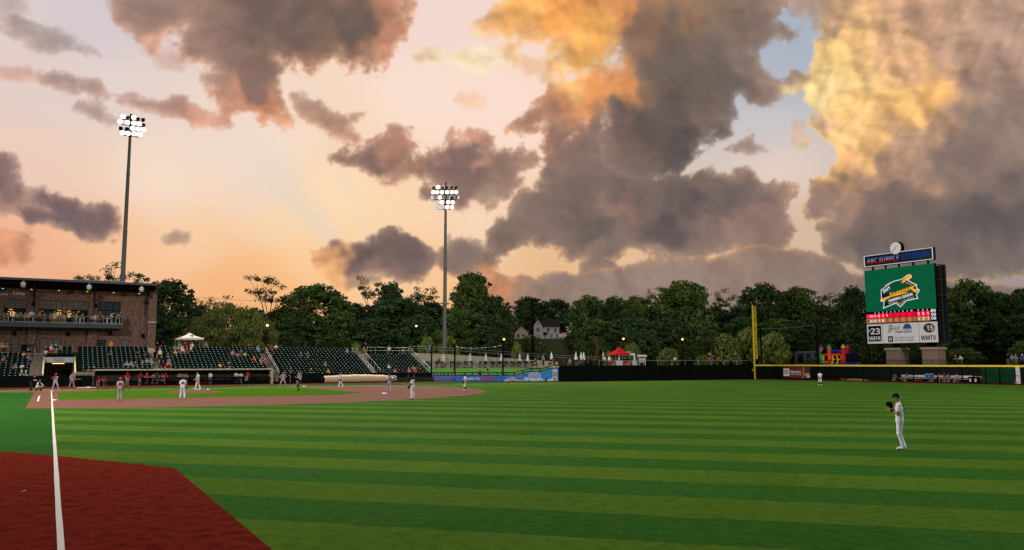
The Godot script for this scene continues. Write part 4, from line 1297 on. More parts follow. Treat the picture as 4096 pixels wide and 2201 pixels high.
func build_club() -> void:
	var t := thing("club_building","two storey brown brick club building with a long balcony and overhanging roof","building",Vector3.ZERO)
	var z := -29.0
	var wins := [[-9.6,-6.9],[-6.12,-3.39],[-1.94,0.89],[1.29,4.15]]
	var holes := []
	for w in wins:
		holes.append([w[0],w[1],8.45,11.68])
	holes.append([5.44,8.24,8.4,11.74])
	var doors := [[-6.6,-5.57,6.45],[-5.05,-4.04,6.45],[-1.64,-0.59,6.45],[-0.08,0.89,6.45],[8.6,9.55,6.35]]
	for d in doors:
		holes.append([d[0],d[1],4.3,d[2]])
	holes.append([5.38,6.58,4.3,6.22])
	var s := tool()
	holed_wall(s,-13.0,12.9,4.3,14.2,z - 0.5,z,holes)
	obj("front_wall",s,M.brick,t)
	s = tool()
	span(s,Vector3(12.4,4.3,-44),Vector3(12.9,14.5,z - 0.5))
	span(s,Vector3(-13,4.3,-44.5),Vector3(12.9,14.4,-44))
	obj("end_wall",s,M.brick,t)
	# piers standing proud of the wall
	for p in [[-3.05,-2.1,13.1],[4.2,5.38,13.1],[-11.0,-10.0,13.1]]:
		s = tool()
		span(s,Vector3(p[0],4.3,z + 0.003),Vector3(p[1],8.4,z + 0.45))
		span(s,Vector3(p[0] + 0.1,8.4,z + 0.003),Vector3(p[1] - 0.1,p[2],z + 0.3))
		var pier := obj("brick_pier",s,M.brick,t)
		slab("stone_base",Vector3(p[0] - 0.03,4.3,z + 0.006),Vector3(p[1] + 0.03,4.95,z + 0.5),M.limestone,pier)
	var cp := slab("corner_pier",Vector3(11.9,4.3,z - 0.2),Vector3(12.95,14.56,z + 1.1),M.brick,t)
	s = tool()
	span(s,Vector3(11.85,8.8,z - 0.2),Vector3(13.0,8.97,z + 1.16))
	span(s,Vector3(11.8,4.3,z - 0.2),Vector3(13.02,5.1,z + 1.18))
	obj("stone_band",s,M.limestone,cp)
	slab("brick_pier",Vector3(11.0,4.3,z + 0.004),Vector3(11.88,13.1,z + 0.25),M.brick,t)
	# rooms behind the balcony windows
	slab("room_floor",Vector3(-12.9,8.2,-36),Vector3(12.4,8.38,z - 0.5),M.dark_concrete,t)
	slab("room_ceiling",Vector3(-12.9,12.6,-36),Vector3(12.4,12.75,z - 0.5),mat("room_ceiling",Color(0.72,0.66,0.58),0.8),t)
	s = tool()
	span(s,Vector3(-12.9,8.38,-36.2),Vector3(12.4,12.6,-36))
	for x in [-2.6,4.8]:
		span(s,Vector3(x - 0.1,8.38,-36),Vector3(x + 0.1,12.6,z - 0.52))
	obj("room_wall",s,M.tan_wall,t)
	s = tool()
	for w in [[-5.4,-3.7],[-0.6,3.6]]:
		span(s,Vector3(w[0] - 0.6,8.4,-33.9),Vector3(w[1] + 0.3,10.55,-33.85))
	obj("room_screen",s,M.green_glass,t)
	s = tool()
	for w in [[-5.4,-3.7],[-0.6,3.6]]:
		var x: float = w[0] - 0.6
		while x < w[1] + 0.4:
			span(s,Vector3(x - 0.05,8.4,-33.84),Vector3(x + 0.05,10.55,-33.78))
			x += 0.72
		for y in [9.1,9.85,10.5]:
			span(s,Vector3(w[0] - 0.6,y,-33.835),Vector3(w[1] + 0.3,y + 0.08,-33.785))
	obj("screen_bars",s,M.black_metal,t)
	# big windows: rolled-up glazed doors over an open front
	for w in wins:
		var x0: float = w[0]
		var x1: float = w[1]
		s = tool()
		for y in [11.62,11.1,10.5]:
			span(s,Vector3(x0,y - 0.05,z - 0.3),Vector3(x1,y + 0.05,z - 0.2))
		for k in 5:
			var x := lerpf(x0 + 0.05,x1 - 0.05,k / 4.0)
			span(s,Vector3(x - 0.045,10.5,z - 0.29),Vector3(x + 0.045,11.62,z - 0.21))
		for x in [x0 + 0.05,x1 - 0.05]:
			span(s,Vector3(x - 0.05,8.45,z - 0.295),Vector3(x + 0.05,10.5,z - 0.205))
		var f := obj("window",s,M.steel,t)
		for k in 4:
			for y in [[10.55,11.05],[11.15,11.57]]:
				var p := lerpf(x0 + 0.05,x1 - 0.05,k / 4.0) + 0.06
				var q := lerpf(x0 + 0.05,x1 - 0.05,(k + 1) / 4.0) - 0.06
				slab("pane",Vector3(p,y[0],z - 0.255),Vector3(q,y[1],z - 0.245),M.glass,f)
	s = tool()
	for x in [5.5,6.35,7.3,8.18]:
		span(s,Vector3(x - 0.04,8.42,z - 0.3),Vector3(x + 0.04,11.7,z - 0.2))
	for y in [8.46,10.5,11.68]:
		span(s,Vector3(5.46,y - 0.05,z - 0.295),Vector3(8.22,y + 0.05,z - 0.205))
	var wf := obj("window",s,M.black_metal,t)
	for e in [[5.54,6.31],[6.39,7.26],[7.34,8.14]]:
		for y in [[8.5,10.45],[10.55,11.63]]:
			slab("pane",Vector3(e[0],y[0],z - 0.26),Vector3(e[1],y[1],z - 0.245),M.green_glass,wf)
	for d in doors:
		var o := slab("door",Vector3(d[0] + 0.06,4.3,z - 0.25),Vector3(d[1] - 0.06,d[2] - 0.06,z - 0.18),M.door_grey,t)
		s = tool()
		span(s,Vector3(d[0],4.3,z - 0.28),Vector3(d[0] + 0.06,d[2],z - 0.05))
		span(s,Vector3(d[1] - 0.06,4.3,z - 0.28),Vector3(d[1],d[2],z - 0.05))
		span(s,Vector3(d[0] + 0.06,d[2] - 0.06,z - 0.28),Vector3(d[1] - 0.06,d[2],z - 0.05))
		obj("door_frame",s,M.steel,o)
		s = tool()
		tube(s,Vector3(d[1] - 0.17,5.25,z - 0.14),Vector3(d[1] - 0.17,5.4,z - 0.14),0.03,0.03,6)
		obj("door_handle",s,M.galvanised,o)
	# small room signs beside the doors
	for e in [[-3.72,5.85],[-1.92,5.85],[1.25,5.85],[9.85,5.75]]:
		var o := slab("door_sign",Vector3(e[0] - 0.17,e[1] - 0.17,z + 0.004),Vector3(e[0] + 0.17,e[1] + 0.17,z + 0.03),M.black_metal,t)
		s = tool()
		ball(s,Vector3(e[0],e[1] + 0.08,z + 0.03),Vector3(0.035,0.035,0.01),8,4)
		span(s,Vector3(e[0] - 0.05,e[1] - 0.12,z + 0.03),Vector3(e[0] + 0.05,e[1] + 0.03,z + 0.04))
		obj("pictogram",s,M.white,o)
	# glazed shop door
	s = tool()
	for x in [5.41,5.98,6.55]:
		span(s,Vector3(x - 0.04,4.3,z - 0.3),Vector3(x + 0.04,6.2,z - 0.2))
	for y in [4.85,5.3,5.75,6.17]:
		span(s,Vector3(5.42,y - 0.025,z - 0.295),Vector3(6.54,y + 0.025,z - 0.205))
	var gd := obj("glazed_door",s,M.black_metal,t)
	for k in 2:
		slab("pane",Vector3(5.46 + k * 0.57,4.35,z - 0.26),Vector3(5.93 + k * 0.57,6.13,z - 0.245),M.green_glass,gd)
	slab("shop_wall",Vector3(5.3,4.3,-31),Vector3(6.7,6.3,-30.9),M.tan_wall,t)
	# balcony
	var bal := slab("balcony",Vector3(-13,8.2,-28.99),Vector3(8.4,8.4,-26.5),M.dark_concrete,t)
	s = tool()
	span(s,Vector3(-13,8.12,-26.5),Vector3(8.44,8.42,-26.38))
	span(s,Vector3(-13,7.82,-26.62),Vector3(8.4,8.12,-26.46))
	span(s,Vector3(8.4,7.86,-28.99),Vector3(8.46,8.42,-26.5))
	obj("steel_fascia",s,M.steel,bal)
	s = tool()
	for x in [-12.0,-8.0,-4.0,0.0,4.0,8.0]:
		beam(s,Vector3(x,8.05,-26.6),Vector3(x,7.7,-28.98),0.14,0.3)
	obj("bracket",s,M.steel,bal)
	s = tool()
	for x in 19:
		span(s,Vector3(-13 + x * 1.185 - 0.02,8.4,-26.48),Vector3(-13 + x * 1.185 + 0.02,9.42,-26.44))
	for y in [9.42,8.5]:
		span(s,Vector3(-13,y - 0.025,-26.485),Vector3(8.42,y + 0.025,-26.435))
	span(s,Vector3(8.38,9.4,-29),Vector3(8.42,9.44,-26.5))
	obj("balcony_railing",s,M.galvanised,bal)
	s = tool()
	quad(s,Vector3(-13,8.52,-26.46),Vector3(8.4,8.52,-26.46),Vector3(8.4,9.39,-26.46),Vector3(-13,9.39,-26.46))
	obj("railing_mesh",s,M.thin_net,bal)
	# roof
	s = tool()
	var a := [Vector3(-13,13.75,-25.4),Vector3(12.6,13.75,-25.4),Vector3(12.6,13.15,-29.6),Vector3(-13,13.15,-29.6)]
	quad(s,a[3],a[2],a[1],a[0])
	obj("roof_soffit",s,M.soffit,t)
	s = tool()
	var rp := PackedVector2Array([Vector2(-25.3,14.02),Vector2(-25.3,14.32),Vector2(-45,14.6),Vector2(-45,14.2),Vector2(-29.7,13.3)])
	plate(s,rp,0.0,25.65,Transform3D(Basis(Vector3(0,0,1),Vector3.UP,Vector3(-1,0,0)),Vector3(12.65,0,0)))
	var rf := obj("roof",s,M.roof_metal,t)
	s = tool()
	for k in 17:
		var x := -12.6 + k * 1.55
		beam(s,Vector3(x,13.84,-25.45),Vector3(x,13.24,-29.3),0.09,0.16)
	for zz in [-26.4,-27.6]:
		beam(s,Vector3(-13,13.6 + (zz + 26.4) * 0.14,zz),Vector3(12.6,13.6 + (zz + 26.4) * 0.14,zz),0.1,0.12)
	obj("roof_rafters",s,M.soffit,rf)
	s = tool()
	for x in [-2.55,4.8,11.45]:
		beam(s,Vector3(x,9.9,z + 0.36),Vector3(x,13.3,z + 0.42),0.24,0.16)
		beam(s,Vector3(x,11.6,z + 0.42),Vector3(x,13.55,z + 2.6),0.16,0.2)
	obj("roof_brace",s,mat("brace_blue",Color(0.12,0.16,0.19),0.5),rf)
	slab("roof_hatch",Vector3(2.0,14.35,-31),Vector3(8.5,14.85,-30),M.galvanised,rf)
	# downlights under the eaves
	for x in [-6.3,-2.95,0.35,3.85,7.2,10.55,-9.6]:
		s = tool()
		tube(s,Vector3(x,13.22,-28.2),Vector3(x,13.02,-28.2),0.1,0.13,10)
		var o := obj("eave_lamp",s,M.black_metal,t)
		s = tool()
		tube(s,Vector3(x,13.015,-28.2),Vector3(x,13.0,-28.2),0.125,0.125,10)
		obj("lamp_face",s,M.lamp_warm,o)
	# white domes hanging from the roof edge
	for x in [-3.9,3.95,10.6]:
		s = tool()
		tube(s,Vector3(x,13.55,-25.6),Vector3(x,13.32,-25.6),0.33,0.36,14)
		lathe(s,Vector3(x,13.55,-25.6),[Vector2(0.33,0),Vector2(0.27,0.18),Vector2(0.12,0.28),Vector2(0,0.3)],14)
		tube(s,Vector3(x,13.82,-25.6),Vector3(x,14.05,-25.6),0.05,0.05,6)
		var o := obj("speaker_dome",s,M.white_metal,t)
		s = tool()
		tube(s,Vector3(x,13.31,-25.6),Vector3(x,13.05,-25.6),0.35,0.3,14)
		obj("speaker_grille",s,M.galvanised,o)
	# wall speakers
	for e in [[-2.6,11.1,0.35],[5.0,11.1,0.35],[-4.6,7.0,0.04],[1.8,7.0,0.04],[7.1,7.2,0.04],[11.3,6.9,0.3]]:
		slab("wall_speaker",Vector3(e[0] - 0.18,e[1] - 0.28,z + e[2]),Vector3(e[0] + 0.18,e[1] + 0.28,z + e[2] + 0.3),M.black_metal,t)
	# lettering on the front
	letters("wall_lettering","CLUB",0.46,mat("letter_grey",Color(0.8,0.8,0.78),0.6),t,Transform3D(Basis.IDENTITY,Vector3(-3.99 - 0.42,12.5,z + 0.03)),1.42)
	letters("wall_lettering","Health System",0.27,M.letter_grey,t,Transform3D(Basis.IDENTITY,Vector3(-7.0,12.25,z + 0.03)),2.6)
	s = tool()
	var sunp := PackedVector2Array()
	for k in 13:
		sunp.append(Vector2(cos(PI * k / 12.0) * 0.66,sin(PI * k / 12.0) * 0.62))
	plate(s,sunp,0.0,0.04,Transform3D(Basis.IDENTITY,Vector3(-6.35,12.62,z + 0.01)))
	span(s,Vector3(-7.0,12.53,z + 0.01),Vector3(-5.7,12.58,z + 0.05))
	obj("sunrise_emblem",s,mat("emblem_blue",Color(0.12,0.48,0.78),0.5),t)
	s = tool()
	for k in 7:
		var an := PI * (k + 0.5) / 7.0
		beam(s,Vector3(-6.35,12.64,z + 0.055) + Vector3(cos(an),sin(an),0) * 0.2,Vector3(-6.35,12.64,z + 0.055) + Vector3(cos(an),sin(an),0) * 0.5,0.05,0.01)
	obj("emblem_rays",s,mat("emblem_pale",Color(0.3,0.55,0.72),0.5),t)
	# chandeliers
	for c in [[-5.3,9.95,"chandelier of warm bulbs behind the leftmost club window"],[0.55,10.0,"chandelier of warm bulbs left of the post between the two middle club windows"],[1.75,9.95,"chandelier of warm bulbs right of the post between the two middle club windows"]]:
		var ch := thing("chandelier",c[2],"chandelier",Vector3(c[0],c[1],-30.6))
		s = tool()
		tube(s,Vector3(0,0,0),Vector3(0,2.55,0),0.02,0.02,6)
		for k in 3:
			var rr := 0.18 + 0.12 * (2 - k)
			for i in 12:
				tube(s,Vector3(sin(TAU * i / 12) * rr,k * 0.3 - 0.3,cos(TAU * i / 12) * rr),Vector3(sin(TAU * (i + 1) / 12) * rr,k * 0.3 - 0.3,cos(TAU * (i + 1) / 12) * rr),0.015,0.015,5,false)
		obj("frame",s,M.black_metal,ch)
		for k in 3:
			var rr := 0.18 + 0.12 * (2 - k)
			for i in 6:
				s = tool()
				ball(s,Vector3(sin(TAU * (i + 0.4 * k) / 6) * rr,k * 0.3 - 0.24,cos(TAU * (i + 0.4 * k) / 6) * rr),Vector3.ONE * 0.05,6,4)
				obj("bulb",s,M.bulb_warm,ch)
		var ol := OmniLight3D.new()
		ol.name = "chandelier_light"
		ol.light_color = Color(1.0,0.74,0.42)
		ol.light_energy = 1.8
		ol.light_size = 0.35
		ol.omni_range = 20
		ol.shadow_enabled = true
		ol.position = Vector3(0,0.1,0)
		ch.add_child(ol)
	# white stools and tables on the balcony
	for x in [-5.6,-4.7,-2.8,1.1,2.9,3.3,6.2,6.75,4.75,7.8]:
		var q := thing("balcony_table","white metal high table by the balcony railing","table",Vector3(x,8.4,-26.9),0,"white balcony tables")
		slab("table_top",Vector3(-0.28,0.78,-0.22),Vector3(0.28,0.83,0.22),M.white_metal,q)
		for k in [[-0.24,-0.18],[0.24,-0.18],[-0.24,0.18],[0.24,0.18]]:
			slab("leg",Vector3(k[0] - 0.025,0,k[1] - 0.025),Vector3(k[0] + 0.025,0.78,k[1] + 0.025),M.white_metal,q)

# ---------------------------------------------------------------- dugout
func build_dugout() -> void:
	var t := thing("dugout","long concrete dugout under the stand, with a thin pale roof edge","dugout",Vector3(4.75,0,-15.6))
	var L := 22.4
	var s := tool()
	span(s,Vector3(0,1.98,-3.4),Vector3(L,2.12,0.05))
	var rf := obj("roof_slab",s,M.pale_concrete,t)
	slab("roof_topping",Vector3(0,2.125,-3.4),Vector3(L,2.14,-0.1),M.pale_concrete,rf)
	slab("back_wall",Vector3(0,-0.1,-3.6),Vector3(L,1.98,-3.4),mat("dugout_paint",Color(0.8,0.78,0.7),0.8),t)
	slab("end_wall",Vector3(-0.02,0,-3.4),Vector3(0.18,1.97,-1.2),M.pale_concrete,t)
	slab("end_wall",Vector3(L - 0.35,0,-3.4),Vector3(L + 0.03,1.97,-0.05),M.pale_concrete,t)
	slab("dugout_floor",Vector3(0.2,0.004,-3.4),Vector3(L - 0.3,0.03,-0.1),M.clay,t)
	# bench of boards along the back
	var bn := thing("dugout_bench","tan slatted bench along the back of the dugout","bench",Vector3(8.6,0.03,-18.75))
	for k in 4:
		slab("seat_board",Vector3(0,0.42 + k * 0.0,-0.1 + k * 0.11),Vector3(17.6,0.46,-0.01 + k * 0.11),M.wood_bench,bn)
	for k in 3:
		slab("back_board",Vector3(0,0.56 + k * 0.14,-0.2),Vector3(17.6,0.67 + k * 0.14,-0.16),M.wood_bench,bn)
	for k in 10:
		slab("leg",Vector3(0.3 + k * 1.89,0,-0.18),Vector3(0.38 + k * 1.89,0.42,0.28),M.black_metal,bn)
	# railing along the front
	var r := thing("dugout_railing","black padded railing with mesh along the front of the dugout","railing",Vector3(4.75,0,-15.5))
	s = tool()
	span(s,Vector3(5.6,0.86,-0.08),Vector3(L - 0.4,1.04,0.08))
	span(s,Vector3(5.6,0.05,-0.05),Vector3(L - 0.4,0.17,0.05))
	obj("padded_rails",s,M.black_metal,r)
	for k in 12:
		slab("post",Vector3(5.5 + k * 1.47,0,-0.085),Vector3(5.72 + k * 1.47,1.03,0.085),M.black_metal,r)
	s = tool()
	quad(s,Vector3(5.6,0.17,0),Vector3(L - 0.4,0.17,0),Vector3(L - 0.4,0.86,0),Vector3(5.6,0.86,0))
	obj("railing_mesh",s,M.thin_net,r)
	s = tool()
	for k in 5:
		span(s,Vector3(5.6,0.27 + k * 0.12,-0.012),Vector3(L - 0.4,0.285 + k * 0.12,0.012))
	obj("cables",s,M.black_metal,r)
	hand_rail("thin grey pipe rail in front of the dugout's left end",[Vector3(4.8,0,-15.5),Vector3(7.5,0,-15.5),Vector3(10.2,0,-15.5)],M.dark_green_metal,[1.05,0.5],1.8)
	# pigeonholes for bats and helmets
	var c := thing("helmet_rack","white framed rack of square pigeonholes on the dugout's back wall","rack",Vector3(9.35,0.75,-18.95))
	slab("rack_back",Vector3(0,0,0),Vector3(1.9,1.25,0.02),M.black_metal,c)
	s = tool()
	for k in 5:
		span(s,Vector3(k * 0.46,0,0.02),Vector3(0.05 + k * 0.46,1.25,0.4))
	for k in 5:
		span(s,Vector3(0.0,k * 0.3,0.025),Vector3(1.89,k * 0.3 + 0.045,0.395))
	obj("rack_frame",s,M.white_metal,c)
	for e in [[0.28,0.16,"helmet_red"],[0.75,0.16,"helmet_teal"],[1.2,0.76,"helmet_teal"]]:
		s = tool()
		ball(s,Vector3(e[0],e[1],0.22),Vector3(0.13,0.11,0.14))
		var hm := obj("helmet",s,mat(e[2],Color(0.62,0.12,0.14) if e[2] == "helmet_red" else Color(0.15,0.42,0.38),0.3))
		hm.position = Vector3(9.35,0.75,-18.95)
		tag(hm,"%s batting helmet in the %s of the dugout's pigeonhole rack" % ["dull red" if e[2] == "helmet_red" else "teal",["bottom row, leftmost","bottom row, second hole","third row, third hole"][0 if e[0] < 0.5 else (1 if e[0] < 1.0 else 2)]],"helmet")
	s = tool()
	for k in 3:
		span(s,Vector3(0.02 * k,k * 0.42,0),Vector3(0.62 - 0.06 * k,k * 0.42 + 0.38,0.01))
	var no := obj("notice",s,M.white)
	no.position = Vector3(8.2,0.75,-18.98)
	no.scale = Vector3(0.75,0.6,1)
	tag(no,"white paper notices pinned to the dugout's back wall","notice")
	# drinks coolers
	var k := thing("drinks_cooler","bright blue drinks cooler on the dugout bench, behind the man in red at the rail","cooler",Vector3(12.2,0.5,-18.6))
	slab("body",Vector3(-0.55,0,-0.2),Vector3(0.55,0.52,0.2),mat("cooler_blue",Color(0.08,0.4,0.62),0.4),k)
	slab("lid",Vector3(-0.57,0.52,-0.22),Vector3(0.57,0.6,0.22),M.white,k)
	# bags
	for b in [["bag_red",Color(0.6,0.08,0.1),Vector3(10.9,0.03,-16.6),Vector3(0.42,0.16,0.2),"small red bag on the dugout floor behind the runner numbered 34"],["bag_red",Color(0.6,0.08,0.1),Vector3(17.8,0.03,-16.4),Vector3(0.6,0.2,0.2),"long red bag on the dugout floor left of the two men at the rail"],["bag_red",Color(0.6,0.08,0.1),Vector3(16.3,0.03,-16.7),Vector3(0.35,0.1,0.2),"flat red bag on the dugout floor beneath the bench's middle"]]:
		s = tool()
		ball(s,b[2] + Vector3(0,b[3].y,0),b[3],12,6)
		tag(obj("kit_bag",s,mat(b[0],b[1],0.8)),b[4],"bag")
	s = tool()
	ball(s,Vector3(22.0,0.45,-16.3),Vector3(0.45,0.55,0.3),12,8)
	ball(s,Vector3(22.15,0.85,-16.3),Vector3(0.2,0.25,0.2),10,6)
	tag(obj("ball_bag",s,M.dark_green_metal),"bulky dark green sack standing in a gap of the dugout railing","bag")
	# ceiling lamps
	for x in [7.5,10.8,14.6,17.9,20.9,24.2]:
		s = tool()
		ball(s,Vector3(x,1.94,-16.3),Vector3(0.14,0.06,0.14),10,4)
		tag(obj("dugout_lamp",s,M.galvanised),"small round unlit lamp under the dugout roof","lamp","lamps under the dugout roof")
	hand_rail("pale sloping rail in front of the aisle, right of the dugout",[Vector3(28.6,0.7,-15.6),Vector3(29.4,0.1,-14.9)],M.galvanised,[0.95],1.2)
	# rolled tarpaulin
	var tp := thing("rolled_tarpaulin","long rolled beige tarpaulin lying along the dark padded wall","tarpaulin roll",Vector3(0,0,0))
	var p0: Vector3 = Vector3(33.76,0.0,-13.33)
	var p1: Vector3 = Vector3(43.84,0.0,-17.3)
	p0 = Vector3(p0.x,0.0,-13.4)
	p1 = Vector3(p1.x,0.0,-13.9)
	tp.position = p0
	var d := p1 - p0
	s = tool()
	var rg := RandomNumberGenerator.new()
	rg.seed = 9
	var rings := []
	for i in 41:
		var f := i / 40.0
		var rr := 0.5 + 0.1 * sin(PI * f) + 0.012 * sin(f * 31.0)
		rings.append(ring(d * f + Vector3(0,rr + 0.05,0),d,rr,22))
	for i in 40:
		for j in 22:
			var jj := (j + 1) % 22
			smooth_tri(s,rings[i][j],rings[i][jj],rings[i + 1][jj])
			smooth_tri(s,rings[i][j],rings[i + 1][jj],rings[i + 1][j])
	obj("roll",s,M.tarp,tp)
	s = tool()
	var u := d.normalized()
	tube(s,Vector3(0,0.55,0) - u * 0.35,Vector3(0,0.55,0),0.38,0.42,18)
	tube(s,d + Vector3(0,0.55,0),d + Vector3(0,0.55,0) + u * 1.2,0.36,0.3,14)
	obj("roller_end",s,M.black_metal,tp)
	s = tool()
	tube(s,d + Vector3(0,0.56,0) - u * 0.06,d + Vector3(0,0.56,0) + u * 1.05,0.5,0.44,18)
	obj("grey_wrap",s,mat("wrap_grey",Color(0.55,0.53,0.49),0.7),tp)

# ---------------------------------------------------------------- grass bank and terrace beyond third base
func mesh_fence(label: String,pts: Array,h: float,m: Material,every := 2.4,net := "link_net") -> Node3D:
	var o: Vector3 = pts[0]
	var t := thing("mesh_fence",label,"fence",o)
	for i in pts.size() - 1:
		var a: Vector3 = pts[i] - o
		var b: Vector3 = pts[i + 1] - o
		var s := tool()
		for y in [h,0.08]:
			tube(s,a + Vector3(0,y,0),b + Vector3(0,y,0),0.035,0.035,6)
		obj("rails",s,m,t)
		s = tool()
		quad(s,a + Vector3(0,0.08,0),b + Vector3(0,0.08,0),b + Vector3(0,h,0),a + Vector3(0,h,0))
		obj("netting",s,M[net],t)
		var n := maxi(1,roundi(a.distance_to(b) / every))
		for k in n:
			var p := a.lerp(b,float(k) / n)
			s = tool()
			tube(s,p,p + Vector3(0,h + 0.03,0),0.035,0.035,6)
			obj("post",s,m,t)
	return t

func post_thing(called: String,label: String,cat: String,at: Vector3,h: float,r: float,m: Material) -> Node3D:
	var t := thing(called,label,cat,at)
	var s := tool()
	tube(s,Vector3.ZERO,Vector3(0,h,0),r,r * 0.92,12)
	obj("pole",s,m,t)
	s = tool()
	tube(s,Vector3(0,h,0),Vector3(0,h + 0.06,0),r * 1.15,r * 1.1,12)
	obj("pole_cap",s,m,t)
	return t

func make_umbrella() -> Node3D:
	var t := thing("patio_umbrella","","umbrella")
	var s := tool()
	tube(s,Vector3.ZERO,Vector3(0,2.42,0),0.025,0.025,6)
	obj("pole",s,M.galvanised,t)
	s = tool()
	lathe(s,Vector3.ZERO,[Vector2(0.26,0),Vector2(0.26,0.06),Vector2(0.05,0.1),Vector2(0.0,0.1)],12)
	obj("base",s,M.black_metal,t)
	for part in [["folded_cloth",1.12,2.44,M.white],["blue_hem",1.02,1.12,mat("hem_blue",Color(0.15,0.3,0.55),0.8)]]:
		s = tool()
		var y0: float = part[1]
		var y1: float = part[2]
		var n := 20
		for j in 6:
			var f0 := lerpf(y0,y1,j / 6.0)
			var f1 := lerpf(y0,y1,(j + 1) / 6.0)
			var pts := []
			for i in n:
				for y in [f0,f1]:
					var k: float = clampf((2.46 - y) / 1.44,0.02,1.0)
					var rr := 0.25 * pow(k,0.75) * (1.0 + 0.16 * (1.0 if i % 2 == 0 else -1.0)) * (0.86 if y < 1.1 else 1.0)
					pts.append(Vector3(sin(TAU * i / n) * rr,y,cos(TAU * i / n) * rr))
			for i in n:
				var j2 := (i + 1) % n
				quad(s,pts[i * 2],pts[j2 * 2],pts[j2 * 2 + 1],pts[i * 2 + 1])
		obj(part[0],s,part[3],t)
	letters("cloth_lettering","Coors",0.12,M.print_red,t,Transform3D(Basis(Vector3.UP,-0.5),Vector3(-0.12,1.52,0.215)),0.26,0.2,"Droid Serif",true,0.03)
	return t

